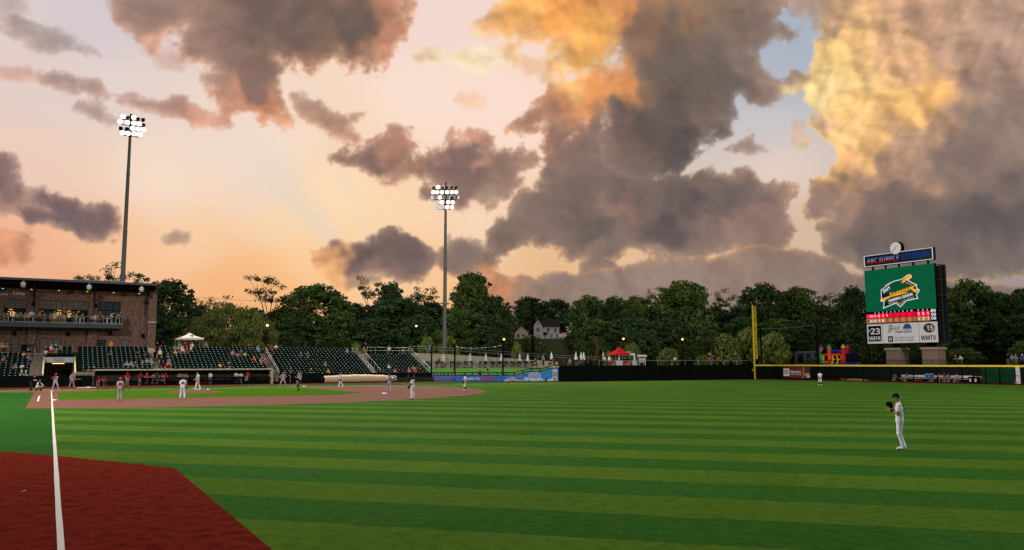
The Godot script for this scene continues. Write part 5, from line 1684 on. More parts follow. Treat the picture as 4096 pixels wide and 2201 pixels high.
func build_terrace() -> void:
	# lawn bank
	var front := [Vector3(51.9,0.92,-16.1),Vector3(57.0,0.92,-12.85),Vector3(62.7,0.92,-9.2),Vector3(64.6,1.5,-8.0),Vector3(66.1,1.5,-7.0),Vector3(67.7,2.02,-6.0),Vector3(68.6,2.08,-5.5)]
	var rear := [Vector3(52.4,2.1,-24.0),Vector3(57.5,2.1,-22.4),Vector3(62.5,2.1,-21.0),Vector3(66,2.1,-20.0),Vector3(69,2.1,-19.2),Vector3(72,2.1,-18.4),Vector3(75,2.1,-17.0)]
	var s := tool()
	for i in front.size() - 1:
		for k in 4:
			var f0 := k / 4.0
			var f1 := (k + 1) / 4.0
			quad(s,front[i].lerp(rear[i],f0),front[i + 1].lerp(rear[i + 1],f0),front[i + 1].lerp(rear[i + 1],f1),front[i].lerp(rear[i],f1))
	struct("lawn_bank",s,M.lawn)
	s = tool()
	sheet(s,PackedVector2Array([Vector2(52.3,-25.5),Vector2(52.4,-23.95),Vector2(57.5,-22.35),Vector2(66,-19.95),Vector2(75,-16.9),Vector2(80,-17),Vector2(78,-19.2)]),2.104)
	struct("terrace_paving",s,M.paving)
	# sloping retaining wall
	var w := thing("retaining_wall","pale concrete retaining wall sloping down behind the grass bank","wall",Vector3(52.2,0,-25.4))
	var u := Vector3(25.0,0,6.3)
	var L := u.length()
	w.basis = Basis(u / L,Vector3.UP,(u / L).cross(Vector3.UP))
	var prof := [Vector2(0,4.45),Vector2(L * 0.12,4.38),Vector2(L * 0.33,4.12),Vector2(L * 0.62,3.62),Vector2(L,2.98)]
	var pts := PackedVector2Array([Vector2(0,1.9),Vector2(L,1.9)])
	for i in prof.size():
		pts.append(prof[prof.size() - 1 - i])
	s = tool()
	plate(s,pts,-4.0,0.0)
	obj("wall_face",s,M.pale_concrete,w)
	s = tool()
	for i in prof.size() - 1:
		beam(s,Vector3(prof[i].x,prof[i].y + 0.03,-0.1),Vector3(prof[i + 1].x,prof[i + 1].y + 0.03,-0.1),0.34,0.12)
	obj("coping",s,M.limestone,w)
	slab("metal_hatch",Vector3(2.3,2.12,0.0),Vector3(3.15,3.2,0.03),M.steel,w)
	var rail_pts := []
	for q in prof:
		rail_pts.append(w.transform * Vector3(q.x,q.y + 0.08,-0.3))
	mesh_fence("dark mesh railing along the top of the pale retaining wall",rail_pts,1.08,M.dark_green_metal,2.6)
	var back := []
	for q in prof:
		back.append(w.transform * Vector3(q.x,q.y + 0.05,-3.8))
	back.append(back[-1] + Vector3(14,-0.55,3.4))
	hand_rail("pale double rail of the ramp behind the retaining wall",back,M.galvanised,[1.25,0.85],2.6)
	# left field concourse
	s = tool()
	var slab := PackedVector2Array([Vector2(68.5,-5.6),Vector2(106.9,-2.2),Vector2(106.9,-30),Vector2(80,-34),Vector2(74.5,-17)])
	sheet(s,slab,2.3)
	for i in slab.size():
		var a := slab[i]
		var b := slab[(i + 1) % slab.size()]
		quad(s,Vector3(b.x,-0.05,b.y),Vector3(a.x,-0.05,a.y),Vector3(a.x,2.3,a.y),Vector3(b.x,2.3,b.y))
	struct("left_field_concourse",s,M.paving)
	s = tool()
	var slab2 := PackedVector2Array([Vector2(117.2,-2.2),Vector2(117.2,75),Vector2(150,75),Vector2(150,-30),Vector2(106.95,-30),Vector2(106.95,-2.2)])
	sheet(s,slab2,2.31)
	for i in slab2.size():
		var a := slab2[i]
		var b := slab2[(i + 1) % slab2.size()]
		quad(s,Vector3(b.x,-0.05,b.y),Vector3(a.x,-0.05,a.y),Vector3(a.x,2.31,a.y),Vector3(b.x,2.31,b.y))
	struct("scoreboard_concourse",s,M.paving)
	mesh_fence("thin grey mesh fence along the concourse above the tall padded wall",[Vector3(76,2.3,-5.2),Vector3(90,2.3,-3.9),Vector3(106.6,2.3,-2.7)],0.95,M.galvanised,2.6)
	hand_rail("black rail before the red drinks stall",[Vector3(79.5,2.3,-5.6),Vector3(87.5,2.3,-5.0)],M.black_metal,[0.95],2.0)
	# umbrellas
	var first := make_umbrella()
	var um := [
		[Vector3(56.99,4.53,-23.12),2.1,"closed white umbrella, leftmost on the terrace, beside two seated people"],
		[Vector3(61.4,4.54,-22.02),2.1,"closed white umbrella above the row of pale stools, second from the left on the terrace"],
		[Vector3(64.1,4.54,-21.34),2.1,"closed white umbrella, third from the left on the terrace, behind the standing child"],
		[Vector3(66.71,4.55,-20.68),2.1,"closed white umbrella just left of the thin black net pole and lit lamp post"],
		[Vector3(69.9,4.56,-19.88),2.1,"closed white umbrella, left of the pair before the thick black pole"],
		[Vector3(71.3,4.56,-19.53),2.1,"closed white umbrella close on the left of the thick black pole"],
		[Vector3(71.22,4.48,-11.81),2.3,"closed white umbrella behind the two people in black at the railing"],
		[Vector3(75.74,4.49,-11.33),2.3,"closed white umbrella standing alone between the thick black pole and the pair"],
		[Vector3(76.73,4.49,-11.22),2.3,"closed white umbrella, left one of the close pair on the concourse"],
		[Vector3(77.2,4.5,-11.17),2.3,"closed white umbrella, right one of the close pair on the concourse"],
		[Vector3(80.93,4.51,-10.77),2.3,"closed white umbrella behind the two men in white shirts, left of the red stall"]]
	for k in um.size():
		var o := first if k == 0 else copy(first,Vector3.ZERO)
		o.position = Vector3(um[k][0].x,um[k][1],um[k][0].z)
		o.rotation.y = 0.35 * k
		o.set_meta("label",um[k][2])
		o.set_meta("group","closed umbrellas on the terrace")
	# high tables and stools
	var st := thing("bar_stool","dark metal bar stool in the row along the terrace","stool",Vector3.ZERO,0,"bar stools along the terrace")
	s = tool()
	lathe(s,Vector3(0,0.74,0),[Vector2(0.0,0),Vector2(0.18,0),Vector2(0.18,0.04),Vector2(0,0.04)],10)
	obj("seat",s,M.black_metal,st)
	for k in 4:
		s = tool()
		var an := PI / 4 + PI / 2 * k
		tube(s,Vector3(sin(an) * 0.24,0,cos(an) * 0.24),Vector3(sin(an) * 0.13,0.74,cos(an) * 0.13),0.022,0.022,5)
		obj("leg",s,M.black_metal,st)
	slab("backrest",Vector3(-0.17,0.78,-0.19),Vector3(0.17,1.06,-0.16),M.black_metal,st)
	var n := 0
	var un := u / L
	var wn := un.cross(Vector3.UP)
	for x: float in [6.4,7.0,7.6,8.2,8.8,9.4,10.0,11.6,12.2,12.8,13.4,14.0,14.6,15.2,15.8,16.4,17.0,17.6,18.2,18.8,19.4,20.0,20.6,21.2,3.9,5.2]:
		var p := Vector3(52.2,2.105,-25.4) + un * x + wn * (1.55 if n % 2 == 0 else 0.7)
		if n == 0:
			st.position = p
		else:
			copy(st,p,R.randf_range(-0.5,0.5))
		n += 1
	for b in [[6.3,10.2,"pale topped bar table beneath the second umbrella from the left"],[11.4,13.9,"dark bar counter in front of the retaining wall, behind the standing child"],[14.2,17.6,"dark bar counter behind the thin black net pole"],[17.9,21.6,"dark bar counter left of the thick black pole"],[4.1,4.9,"small dark high table where two people sit by the leftmost umbrella"]]:
		var t := thing("bar_table",b[2],"table",Vector3(52.2,2.105,-25.4) + un * b[0] + wn * 1.15)
		t.basis = Basis(un,Vector3.UP,wn)
		slab("table_top",Vector3(0,1.0,-0.3),Vector3(b[1] - b[0],1.06,0.3),M.black_metal,t)
		for x in [0.1,b[1] - b[0] - 0.1]:
			for zz in [-0.24,0.24]:
				slab("leg",Vector3(x - 0.025,0,zz - 0.025),Vector3(x + 0.025,1.0,zz + 0.025),M.black_metal,t)
	# poles for the safety net
	post_thing("net_pole","thin black net pole at the left end of the blue banner","pole",Vector3(51.89,1.05,-15.78) * Vector3(1,0,1) + Vector3(-0.2,0,-0.35),5.6,0.13,M.black_metal)
	post_thing("net_pole","thin black net pole above the left part of the blue banner","pole",Vector3(54.97,1.05,-13.82) * Vector3(1,0,1) + Vector3(-0.2,0,-0.35),5.9,0.14,M.black_metal)
	post_thing("net_pole","thin black net pole above the seam of the blue banner's right panel","pole",Vector3(61.32,1.04,-9.76) * Vector3(1,0,1) + Vector3(-0.2,0,-0.35),6.1,0.14,M.black_metal)
	var c0: Vector3 = Vector3(54.94,5.47,-13.83)
	var c1: Vector3 = Vector3(61.25,5.61,-9.8)
	s = tool()
	var pp := []
	for k in 13:
		pp.append(c0.lerp(c1,k / 12.0) - Vector3(0,0.35 * sin(PI * k / 12.0),0) + Vector3(-0.2,0,-0.35))
	path_tube(s,pp,0.018,4)
	tag(obj("net_cable",s,M.galvanised),"thin sagging cable between two black net poles above the banner","cable")
	var tall: Vector3 = Vector3(75.99,2.97,-25.63)
	post_thing("tall_pole","thick tall black pole rising beside the white house on the hill","pole",Vector3(tall.x,0,tall.z),14.6,0.23,M.black_metal)
	lamp_posts()
	stall()

func lamp_post(label: String,head: Vector3,ground: float,lit: bool) -> void:
	var t := thing("lamp_post",label,"lamp post",Vector3(head.x,ground,head.z))
	var h := head.y - ground
	var s := tool()
	lathe(s,Vector3.ZERO,[Vector2(0.17,0),Vector2(0.15,0.5),Vector2(0.08,0.62),Vector2(0.06,h - 0.3),Vector2(0.11,h - 0.22),Vector2(0.0,h - 0.21)],10)
	obj("post",s,M.dark_green_metal,t)
	s = tool()
	lathe(s,Vector3(0,h - 0.22,0),[Vector2(0.0,0.0),Vector2(0.12,0.01),Vector2(0.19,0.12),Vector2(0.21,0.24),Vector2(0.19,0.3)],14)
	obj("lamp_globe",s,M.lamp_warm if lit else M.white,t)
	s = tool()
	lathe(s,Vector3(0,h - 0.22,0),[Vector2(0.22,0.3),Vector2(0.17,0.4),Vector2(0.07,0.47),Vector2(0.03,0.56),Vector2(0.0,0.57)],14)
	obj("lamp_cap",s,mat("lamp_cap",Color(0.62,0.52,0.48),0.5),t)
	if lit:
		var o := OmniLight3D.new()
		o.name = "lamp_light"
		o.light_color = Color(1.0,0.82,0.5)
		o.light_energy = 1.6
		o.light_size = 0.2
		o.omni_range = 40
		o.shadow_enabled = true
		o.position = Vector3(0,h - 0.06,0)
		t.add_child(o)

func lamp_posts() -> void:
	lamp_post("lit lamp post behind the stand, in front of the broad olive willow",Vector3(30.2,9.05,-33.4),4.3,true)
	lamp_post("lit lamp post among dark trees, left of the nearer floodlight mast's foot",Vector3(61.87,10.13,-46.39),3.0,true)
	lamp_post("lit lamp post above the grass bank, behind the thin black net pole",Vector3(72.92,7.28,-30.85),3.2,true)
	lamp_post("lit lamp post behind the red drinks stall",Vector3(97.16,7.58,-26.2),2.3,true)
	lamp_post("lit lamp post right of the red stall, beyond two people on the concourse",Vector3(108.55,7.52,-21.99),2.3,true)
	lamp_post("unlit green lamp post left of the yellow foul pole, behind a couple",Vector3(110.3,4.51,-16.38),2.3,false)
	lamp_post("unlit green lamp post between the two brick piers under the scoreboard",Vector3(133.98,4.1,8.69),2.3,false)
	lamp_post("distant lit street lamp among the trees right of the scoreboard",Vector3(174.18,8.95,1.74),3.0,true)

func stall() -> void:
	var at: Vector3 = Vector3(85.49,2.52,-10.29)
	var t := thing("drinks_stall","white framed drinks stall with red panels and a red name board","stall",Vector3(at.x,2.3,at.z),-0.52)
	var s := tool()
	for x in [-1.3,1.35]:
		span(s,Vector3(x - 0.11,0.9,-0.06),Vector3(x + 0.11,2.12,0.06))
	obj("post",s,M.white,t)
	slab("header_beam",Vector3(-1.4,1.85,-0.08),Vector3(1.46,2.2,0.08),M.white,t)
	var nb := slab("name_board",Vector3(-0.58,1.78,0.09),Vector3(0.55,2.46,0.14),M.white,t)
	slab("red_face",Vector3(-0.5,1.85,0.14),Vector3(0.47,2.39,0.16),mat("stall_red",Color(0.6,0.06,0.1),0.5),nb)
	letters("board_lettering","Leinenkugel's",0.17,M.white,nb,Transform3D(Basis(Vector3.BACK,0.18),Vector3(-0.02,2.12,0.175)),0.84,0.2,"Droid Serif")
	for p in [[-2.72,-1.85,"stall_red",0.78],[-1.83,-0.72,"white",0.9],[-0.7,0.95,"stall_red",0.74],[0.97,1.72,"white",0.9]]:
		var o := slab("counter_panel",Vector3(p[0],0,-0.3),Vector3(p[1],p[3],0.3),M[p[2]],t)
		if p[2] == "stall_red":
			letters("panel_lettering","Leinie's" if p[0] < -1 else "Leinenkugel's",0.2,M.white,o,Transform3D(Basis(Vector3.BACK,0.3),Vector3((p[0] + p[1]) * 0.5,0.4,0.312)),(p[1] - p[0]) * 0.8,0.2,"Droid Serif")
		else:
			s = tool()
			for y in 4:
				span(s,Vector3(p[0] + 0.05,0.14 + 0.18 * y,0.303),Vector3(p[1] - 0.05,0.17 + 0.18 * y,0.31))
			obj("panel_slat",s,M.galvanised,o)
		slab("counter_top",Vector3(p[0] - 0.03,p[3],-0.34),Vector3(p[1] + 0.03,p[3] + 0.06,0.34),M.white if p[3] > 0.8 else M.limestone,t)
	slab("drinks_machine",Vector3(-0.55,0.8,-0.9),Vector3(0.7,1.25,-0.5),M.black_metal,t)
	var tm := mat("canopy_red",Color(0.76,0.1,0.15),0.8)
	var c := canopy("red peaked canopy over the drinks stall on the left field concourse",Vector3(at.x - 0.35,2.3,at.z) + Vector3(-0.5,0,-0.9),2.7,1.9,3.35,tm,false)
	c.rotation.y = -0.2
	# white kiosk
	at = Vector3(88.59,2.52,-9.96)
	var k := thing("kiosk","small white roofed notice kiosk with a red back, right of the red stall","kiosk",Vector3(at.x,2.3,at.z),-0.5)
	s = tool()
	for x in [-0.52,0.52]:
		span(s,Vector3(x - 0.06,0.08,-0.06),Vector3(x + 0.06,1.6,0.06))
		span(s,Vector3(x - 0.08,0.0,-0.5),Vector3(x + 0.08,0.08,0.5))
	obj("post",s,M.white,k)
	s = tool()
	plate(s,PackedVector2Array([Vector2(-0.85,1.62),Vector2(0.85,1.62),Vector2(0.62,1.92),Vector2(-0.62,1.92)]),-0.35,0.35)
	obj("roof",s,M.white,k)
	slab("red_back",Vector3(-0.46,0.7,-0.05),Vector3(0.46,1.6,-0.02),M.stall_red,k)
	slab("notice_board",Vector3(-0.38,0.72,-0.02),Vector3(0.38,1.32,0.01),M.white,k)
	s = tool()
	for i in 5:
		span(s,Vector3(-0.3,0.8 + i * 0.1,0.01),Vector3(0.3,0.84 + i * 0.1,0.015))
	obj("notice_print",s,mat("print_green",Color(0.3,0.45,0.42),0.7),k)
	slab("shelf",Vector3(-0.46,0.58,-0.3),Vector3(0.46,0.64,0.3),M.white,k)
	# dark framed board left of the men in white
	at = Vector3(80.41,2.54,-10.83)
	var b := thing("menu_board","dark framed board on the concourse left of the two men in white shirts","board",Vector3(at.x,2.3,at.z),-0.5)
	s = tool()
	for x in [0.0,1.1]:
		span(s,Vector3(x - 0.04,0,-0.04),Vector3(x + 0.04,1.85,0.04))
	span(s,Vector3(0.04,1.5,-0.03),Vector3(1.06,1.8,0.03))
	span(s,Vector3(0.04,0.95,-0.03),Vector3(1.06,1.45,0.03))
	obj("frame",s,M.black_metal,b)
	slab("red_strip",Vector3(0.1,1.54,0.03),Vector3(1.0,1.76,0.04),M.stall_red,b)

# ---------------------------------------------------------------- bullpen, inflatables
func build_outfield() -> void:
	var s := tool()
	sheet(s,PackedVector2Array([Vector2(108.8,-1),Vector2(117.2,-1),Vector2(117.2,75),Vector2(108.8,75)]),0.006)
	struct("bullpen_ground",s,M.track)
	# windscreen wall at the back of the bullpen
	var w := padded_wall("dark green windscreen wall at the back of the bullpen",[Vector3(117.0,0,-1.5),Vector3(117.0,0,62)],2.25,grain("windscreen",[Color(0.085,0.105,0.095),Color(0.11,0.13,0.115)],1.5,0.05,71,0.8))
	slab("pale_ledge",Vector3(-0.2,2.3,0),Vector3(0.1,2.36,63.5),M.pale_concrete,w)
	# chain link fence with dark posts
	var f := thing("bullpen_fence","chain link bullpen fence with thick black posts under the yellow padding","fence",Vector3(108.6,0,9.1))
	for z in [0.0,3.3,6.4,9.6,11.0,14.3,18.0,21.6,25.2,28.4,30.2,33.5,37,41]:
		s = tool()
		tube(s,Vector3(0,0,z),Vector3(0,2.3,z),0.09,0.09,8)
		obj("post",s,M.black_metal,f)
	s = tool()
	for y in [0.05,1.15]:
		tube(s,Vector3(0,y,0),Vector3(0,y,45),0.03 if y > 1 else 0.07,0.03 if y > 1 else 0.07,6)
	obj("rails",s,M.black_metal,f)
	s = tool()
	quad(s,Vector3(0,0.1,0),Vector3(0,0.1,45),Vector3(0,2.28,45),Vector3(0,2.28,0))
	obj("chain_link",s,M.link_net,f)
	mesh_fence("black mesh fence on the concourse beneath the scoreboard piers",[Vector3(117.6,2.31,-1.8),Vector3(117.6,2.31,30),Vector3(117.6,2.31,62)],0.95,M.black_metal,3.0,"mesh_net")
	mesh_fence("tall black mesh fence on the far side of the scoreboard",[Vector3(134,2.31,4),Vector3(134,2.31,62)],1.9,M.black_metal,2.5,"mesh_net")
	# benches
	for b in [[20.3,31.5,"long white bench at the back of the bullpen, left of the tan bench's end"],[41.2,44.8,"short white bench in the bullpen right of the green tarpaulin"]]:
		var t := thing("bench",b[2],"bench",Vector3(115.4,0,b[0]))
		for e in [[0.42,0.46,-0.35,-0.1],[0.42,0.46,-0.06,0.2]]:
			slab("seat_board",Vector3(e[2],e[0],0),Vector3(e[3],e[1],b[1] - b[0]),M.white,t)
		slab("back_board",Vector3(0.24,0.62,0),Vector3(0.28,0.95,b[1] - b[0]),M.white,t)
		var z := 0.4
		while z < b[1] - b[0]:
			s = tool()
			span(s,Vector3(-0.3,0,z),Vector3(0.24,0.42,z + 0.06))
			span(s,Vector3(0.2,0.42,z + 0.0),Vector3(0.24,0.9,z + 0.06))
			obj("leg",s,M.galvanised,t)
			z += 2.2
	var tb := thing("bench","tan wooden bench at the right end of the bullpen's seated players","bench",Vector3(115.3,0,31.8))
	for e in [[0.42,0.46,-0.3,0.15],[0.66,0.92,0.2,0.24]]:
		slab("board",Vector3(e[2],e[0],0),Vector3(e[3],e[1],3.2),M.wood_bench,tb)
	for z in [0.2,2.9]:
		slab("leg",Vector3(-0.28,0,z),Vector3(0.24,0.66,z + 0.06),M.galvanised,tb)
	for c in [[Vector3(114.6,0.46,25.21),"bright blue drinks cooler on the bullpen bench, left one of the two"],[Vector3(114.9,0.46,25.73),"bright blue drinks cooler at the end of the bullpen bench, right one of the two"]]:
		var t := thing("drinks_cooler",c[1],"cooler",Vector3(c[0].x,0.47,c[0].z))
		s = tool()
		tube(s,Vector3.ZERO,Vector3(0,0.62,0),0.25,0.27,14)
		obj("body",s,M.cooler_blue,t)
		s = tool()
		tube(s,Vector3(0,0.62,0),Vector3(0,0.7,0),0.28,0.26,14)
		obj("lid",s,M.white,t)
	# green tarpaulin hung by the gate
	s = tool()
	var z0 := 34.9
	var rows := []
	for j in 9:
		var row := []
		for i in 15:
			var fz := i / 14.0
			row.append(Vector3(112.0 + 0.12 * sin(fz * 19.0 + j * 0.3),2.3 - j * 0.27 - 0.2 * sin(PI * fz) * (1.0 - j / 8.0),z0 + fz * 4.4 + 0.05 * sin(j * 1.3 + i)))
		rows.append(row)
	for j in 8:
		for i in 14:
			quad(s,rows[j + 1][i],rows[j + 1][i + 1],rows[j][i + 1],rows[j][i])
	tag(obj("green_tarpaulin",s,mat("tarp_green",Color(0.07,0.27,0.17),0.7)),"dark green tarpaulin hanging in folds in the bullpen","tarpaulin")
	s = tool()
	span(s,Vector3(112.1,0,39.5),Vector3(112.4,2.3,39.9))
	tag(obj("white_post",s,M.white),"white post at the right edge of the hanging green tarpaulin","post")
	var gt := thing("bullpen_door","brownish grey door in the bullpen wall right of the green tarpaulin","door",Vector3(116.85,0,43.0))
	slab("leaf",Vector3(-0.08,0,0),Vector3(0,2.0,1.5),M.door_grey,gt)
	slab("handle",Vector3(-0.12,1.0,1.3),Vector3(-0.08,1.15,1.36),M.galvanised,gt)
	for c in [[Vector3(113.0,0.25,32.95),"left one of two dark bins with white labels in the bullpen"],[Vector3(113.0,0.23,33.69),"right one of two dark bins with white labels in the bullpen"]]:
		var t := thing("bin",c[1],"bin",Vector3(c[0].x,0,c[0].z))
		slab("body",Vector3(-0.3,0,-0.3),Vector3(0.3,0.8,0.3),M.black_metal,t)
		slab("white_label",Vector3(-0.31,0.15,-0.18),Vector3(-0.3,0.6,0.12),M.white,t)
		slab("lid",Vector3(-0.32,0.8,-0.32),Vector3(0.32,0.86,0.32),M.black_metal,t)
	s = tool()
	lathe(s,Vector3(113.5,-0.01,13.44) * Vector3(1,0,1) + Vector3(0,0.0,0),[Vector2(2.3,0.01),Vector2(1.2,0.2),Vector2(0,0.27)],24)
	tag(obj("bullpen_mound",s,mat("bare_tan",Color(0.66,0.5,0.36),0.9)),"pale sandy practice mound behind the bullpen fence","mound")
	s = tool()
	ball(s,Vector3(113.0,0.17,11.45) * Vector3(1,0,1) + Vector3(0,0.2,0),Vector3(0.3,0.2,0.3),10,6)
	tag(obj("kit_bag",s,M.bag_red),"red bag beside the sandy practice mound in the bullpen","bag")
	s = tool()
	ball(s,Vector3(113.5,0.09,24.66) * Vector3(1,0,1) + Vector3(0,0.14,0),Vector3(0.3,0.14,0.5),10,6)
	tag(obj("kit_bag",s,M.bag_red),"flat red bag under the long white bench in the bullpen","bag")
	# net poles behind the foul pole
	post_thing("net_pole","black net pole directly right of the yellow foul pole","pole",Vector3(107.9,0,-1.0) ,8.9,0.16,M.black_metal)
	var np: Vector3 = Vector3(112.0,2.57,7.52)
	post_thing("net_pole","tall black net pole in front of the bouncy castle","pole",Vector3(np.x,0,np.z),9.3,0.2,M.black_metal)
	s = tool()
	var pp := []
	for k in 11:
		pp.append(Vector3(107.9,8.8,-1.0).lerp(Vector3(np.x,9.2,np.z),k / 10.0) - Vector3(0,0.2 * sin(PI * k / 10.0),0))
	path_tube(s,pp,0.018,4)
	tag(obj("net_cable",s,M.galvanised),"thin cable between the two black net poles right of the foul pole","cable")
	inflatables()

func puff(s: SurfaceTool,a: Vector3,b: Vector3,r: float,n := 14) -> void:   # air-filled column with soft ends
	var d := (b - a).normalized()
	var L := a.distance_to(b)
	var rings := []
	for q in [[0.0,0.0],[0.02,0.5],[0.3,0.87],[0.7,1.0],[-1,1.0],[-0.7,1.0],[-0.3,0.87],[-0.02,0.5],[-0.0001,0.0]]:
		var at: float = q[0] * r if q[0] >= 0.0 else L + q[0] * r
		if q[0] == -1:
			at = L * 0.5
		rings.append(ring(a + d * at,d,maxf(q[1] * r,0.001),n))
	for i in rings.size() - 1:
		for j in n:
			var jj := (j + 1) % n
			smooth_tri(s,rings[i][j],rings[i][jj],rings[i + 1][jj])
			smooth_tri(s,rings[i][j],rings[i + 1][jj],rings[i + 1][j])

func inflatables() -> void:
	var at: Vector3 = Vector3(122.0,2.54,-0.12)
	var t := thing("bouncy_castle","multicoloured inflatable castle with four pointed towers behind the left field fence","inflatable castle",Vector3(at.x,2.31,at.z))
	t.basis = Basis(Vector3(0,0,1),Vector3.UP,Vector3(-1,0,0))
	var cm := {}
	for c in [["blue",Color(0.08,0.24,0.78)],["green",Color(0.08,0.66,0.16)],["red",Color(0.86,0.05,0.08)],["orange",Color(0.94,0.3,0.08)],["yellow",Color(0.96,0.72,0.08)]]:
		cm[c[0]] = mat("vinyl_" + c[0],c[1],0.4)
	var s := tool()
	for k in 5:
		puff(s,Vector3(0.0,0.2,-0.3 - k * 0.85),Vector3(5.5,0.2,-0.3 - k * 0.85),0.42)
	obj("base",s,cm.blue,t)
	for q in [[0.28,0.0,"green","orange","blue",3.7],[2.2,0.25,"orange","orange","green",3.75],[5.0,0.0,"red","red","yellow",3.75],[3.05,-3.6,"red","red","red",3.65]]:
		s = tool()
		puff(s,Vector3(q[0],0.35,q[1]),Vector3(q[0],2.85,q[1]),0.36)
		var col := obj("tower",s,cm[q[2]],t)
		s = tool()
		puff(s,Vector3(q[0],2.68,q[1]),Vector3(q[0],3.25,q[1]),0.43)
		obj("tower_collar",s,cm[q[3]],col)
		s = tool()
		lathe(s,Vector3(q[0],3.16,q[1]),[Vector2(0.42,0),Vector2(0.3,0.22),Vector2(0.12,0.5),Vector2(0,q[5] - 3.1)],14)
		obj("tower_cone",s,cm[q[4]],col)
	for q in [[0.45,2.0,2.25],[2.45,4.85,2.3]]:
		s = tool()
		for k in 8:
			var f0 := k / 8.0
			var f1 := (k + 1) / 8.0
			var p := Vector3(lerpf(q[0],q[1],f0),q[2] + 0.42 * sin(PI * (0.12 + 0.76 * f0)) - 0.1,0.15)
			var r := Vector3(lerpf(q[0],q[1],f1),q[2] + 0.42 * sin(PI * (0.12 + 0.76 * f1)) - 0.1,0.15)
			puff(s,p,r,0.26)
		obj("arched_roof",s,cm.blue,t)
	s = tool()
	span(s,Vector3(0.5,1.75,-0.15),Vector3(2.0,2.2,0.05))
	span(s,Vector3(2.4,1.75,-0.15),Vector3(4.75,2.2,0.05))
	obj("front_wall",s,cm.orange,t)
	s = tool()
	for q in [[0.55,1.0],[1.75,1.95],[2.6,2.85],[3.55,3.8],[4.45,4.7]]:
		puff(s,Vector3((q[0] + q[1]) * 0.5,0.4,0.05),Vector3((q[0] + q[1]) * 0.5,1.85,0.05),(q[1] - q[0]) * 0.55)
	span(s,Vector3(0.55,0.4,-0.12),Vector3(2.0,0.85,0.0))
	obj("window_frame",s,cm.yellow,t)
	s = tool()
	for q in [[3.3,0.35],[4.35,0.35]]:
		for k in 6:
			var f0 := k / 6.0
			var f1 := (k + 1) / 6.0
			puff(s,Vector3(q[0] + f0 * 0.5,1.15 - 1.0 * f0 * f0,q[1] + f0 * 1.4),Vector3(q[0] + f1 * 0.5,1.15 - 1.0 * f1 * f1,q[1] + f1 * 1.4),0.2)
	obj("slide_side",s,cm.yellow,t)
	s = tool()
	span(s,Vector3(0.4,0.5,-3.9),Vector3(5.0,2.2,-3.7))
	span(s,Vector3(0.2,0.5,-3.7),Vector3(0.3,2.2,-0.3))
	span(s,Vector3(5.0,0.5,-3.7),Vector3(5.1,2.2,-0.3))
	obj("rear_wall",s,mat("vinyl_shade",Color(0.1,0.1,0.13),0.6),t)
	slab("roof_sheet",Vector3(0.3,2.2,-3.7),Vector3(5.0,2.3,-0.2),cm.blue,t)
	# grey one beside it
	at = Vector3(124.0,2.53,-7.61)
	var g := thing("inflatable_arena","grey inflatable frame with mesh sides, left of the coloured castle","inflatable",Vector3(at.x,2.31,at.z))
	g.basis = t.basis
	s = tool()
	for x in [0.35,2.45,4.1]:
		for z in [0.0,-3.0]:
			puff(s,Vector3(x,0,z),Vector3(x,2.35,z),0.38)
	for z in [0.0,-3.0]:
		puff(s,Vector3(0.2,2.35,z),Vector3(4.3,2.35,z),0.28)
	for x in [0.35,2.45,4.1]:
		puff(s,Vector3(x,2.4,0.2),Vector3(x,2.4,-3.2),0.26)
	obj("frame",s,mat("vinyl_grey",Color(0.2,0.23,0.26),0.5),g)
	s = tool()
	for x in [[0.75,2.1],[2.8,3.8]]:
		span(s,Vector3(x[0],0.2,-2.9),Vector3(x[1],2.1,-2.86))
	obj("mesh_side",s,mat("mesh_tan",Color(0.36,0.34,0.29),0.8),g)
	s = tool()
	puff(s,Vector3(0.2,0.2,0.3),Vector3(4.3,0.2,0.3),0.3)
	obj("base",s,mat("vinyl_navy",Color(0.06,0.09,0.14),0.5),g)

# ---------------------------------------------------------------- scoreboard
func clipped(called: String,src: MeshInstance3D,lo: float,hi: float,m: Material,parent: Node3D) -> void:
	# the front faces of some lettering between two heights (for striped letters)
	var v: PackedVector3Array = src.mesh.surface_get_arrays(0)[Mesh.ARRAY_VERTEX]
	var n: PackedVector3Array = src.mesh.surface_get_arrays(0)[Mesh.ARRAY_NORMAL]
	var idx = src.mesh.surface_get_arrays(0)[Mesh.ARRAY_INDEX]
	var order: PackedInt32Array = idx if idx != null else PackedInt32Array(range(v.size()))
	var s := tool()
	for i in range(0,order.size(),3):
		if n[order[i]].z < 0.5:
			continue
		var poly := [v[order[i]],v[order[i + 1]],v[order[i + 2]]]
		for side in 2:
			var out := []
			for k in poly.size():
				var a: Vector3 = poly[k]
				var b: Vector3 = poly[(k + 1) % poly.size()]
				var da := a.y - lo if side == 0 else hi - a.y
				var db := b.y - lo if side == 0 else hi - b.y
				if da >= 0.0:
					out.append(a)
				if (da < 0.0) != (db < 0.0):
					out.append(a.lerp(b,da / (da - db)))
			poly = out
		for k in range(1,poly.size() - 1):
			for p in [poly[0],poly[k],poly[k + 1]]:
				s.set_normal(Vector3.BACK)
				s.add_vertex(p + Vector3(0,0,0.02))
	var o := obj(called,s,m,parent)
	o.transform = src.transform

func screen_mat(key: String,c: Color,e := 1.0) -> StandardMaterial3D:
	return glow("screen_" + key,c,e)

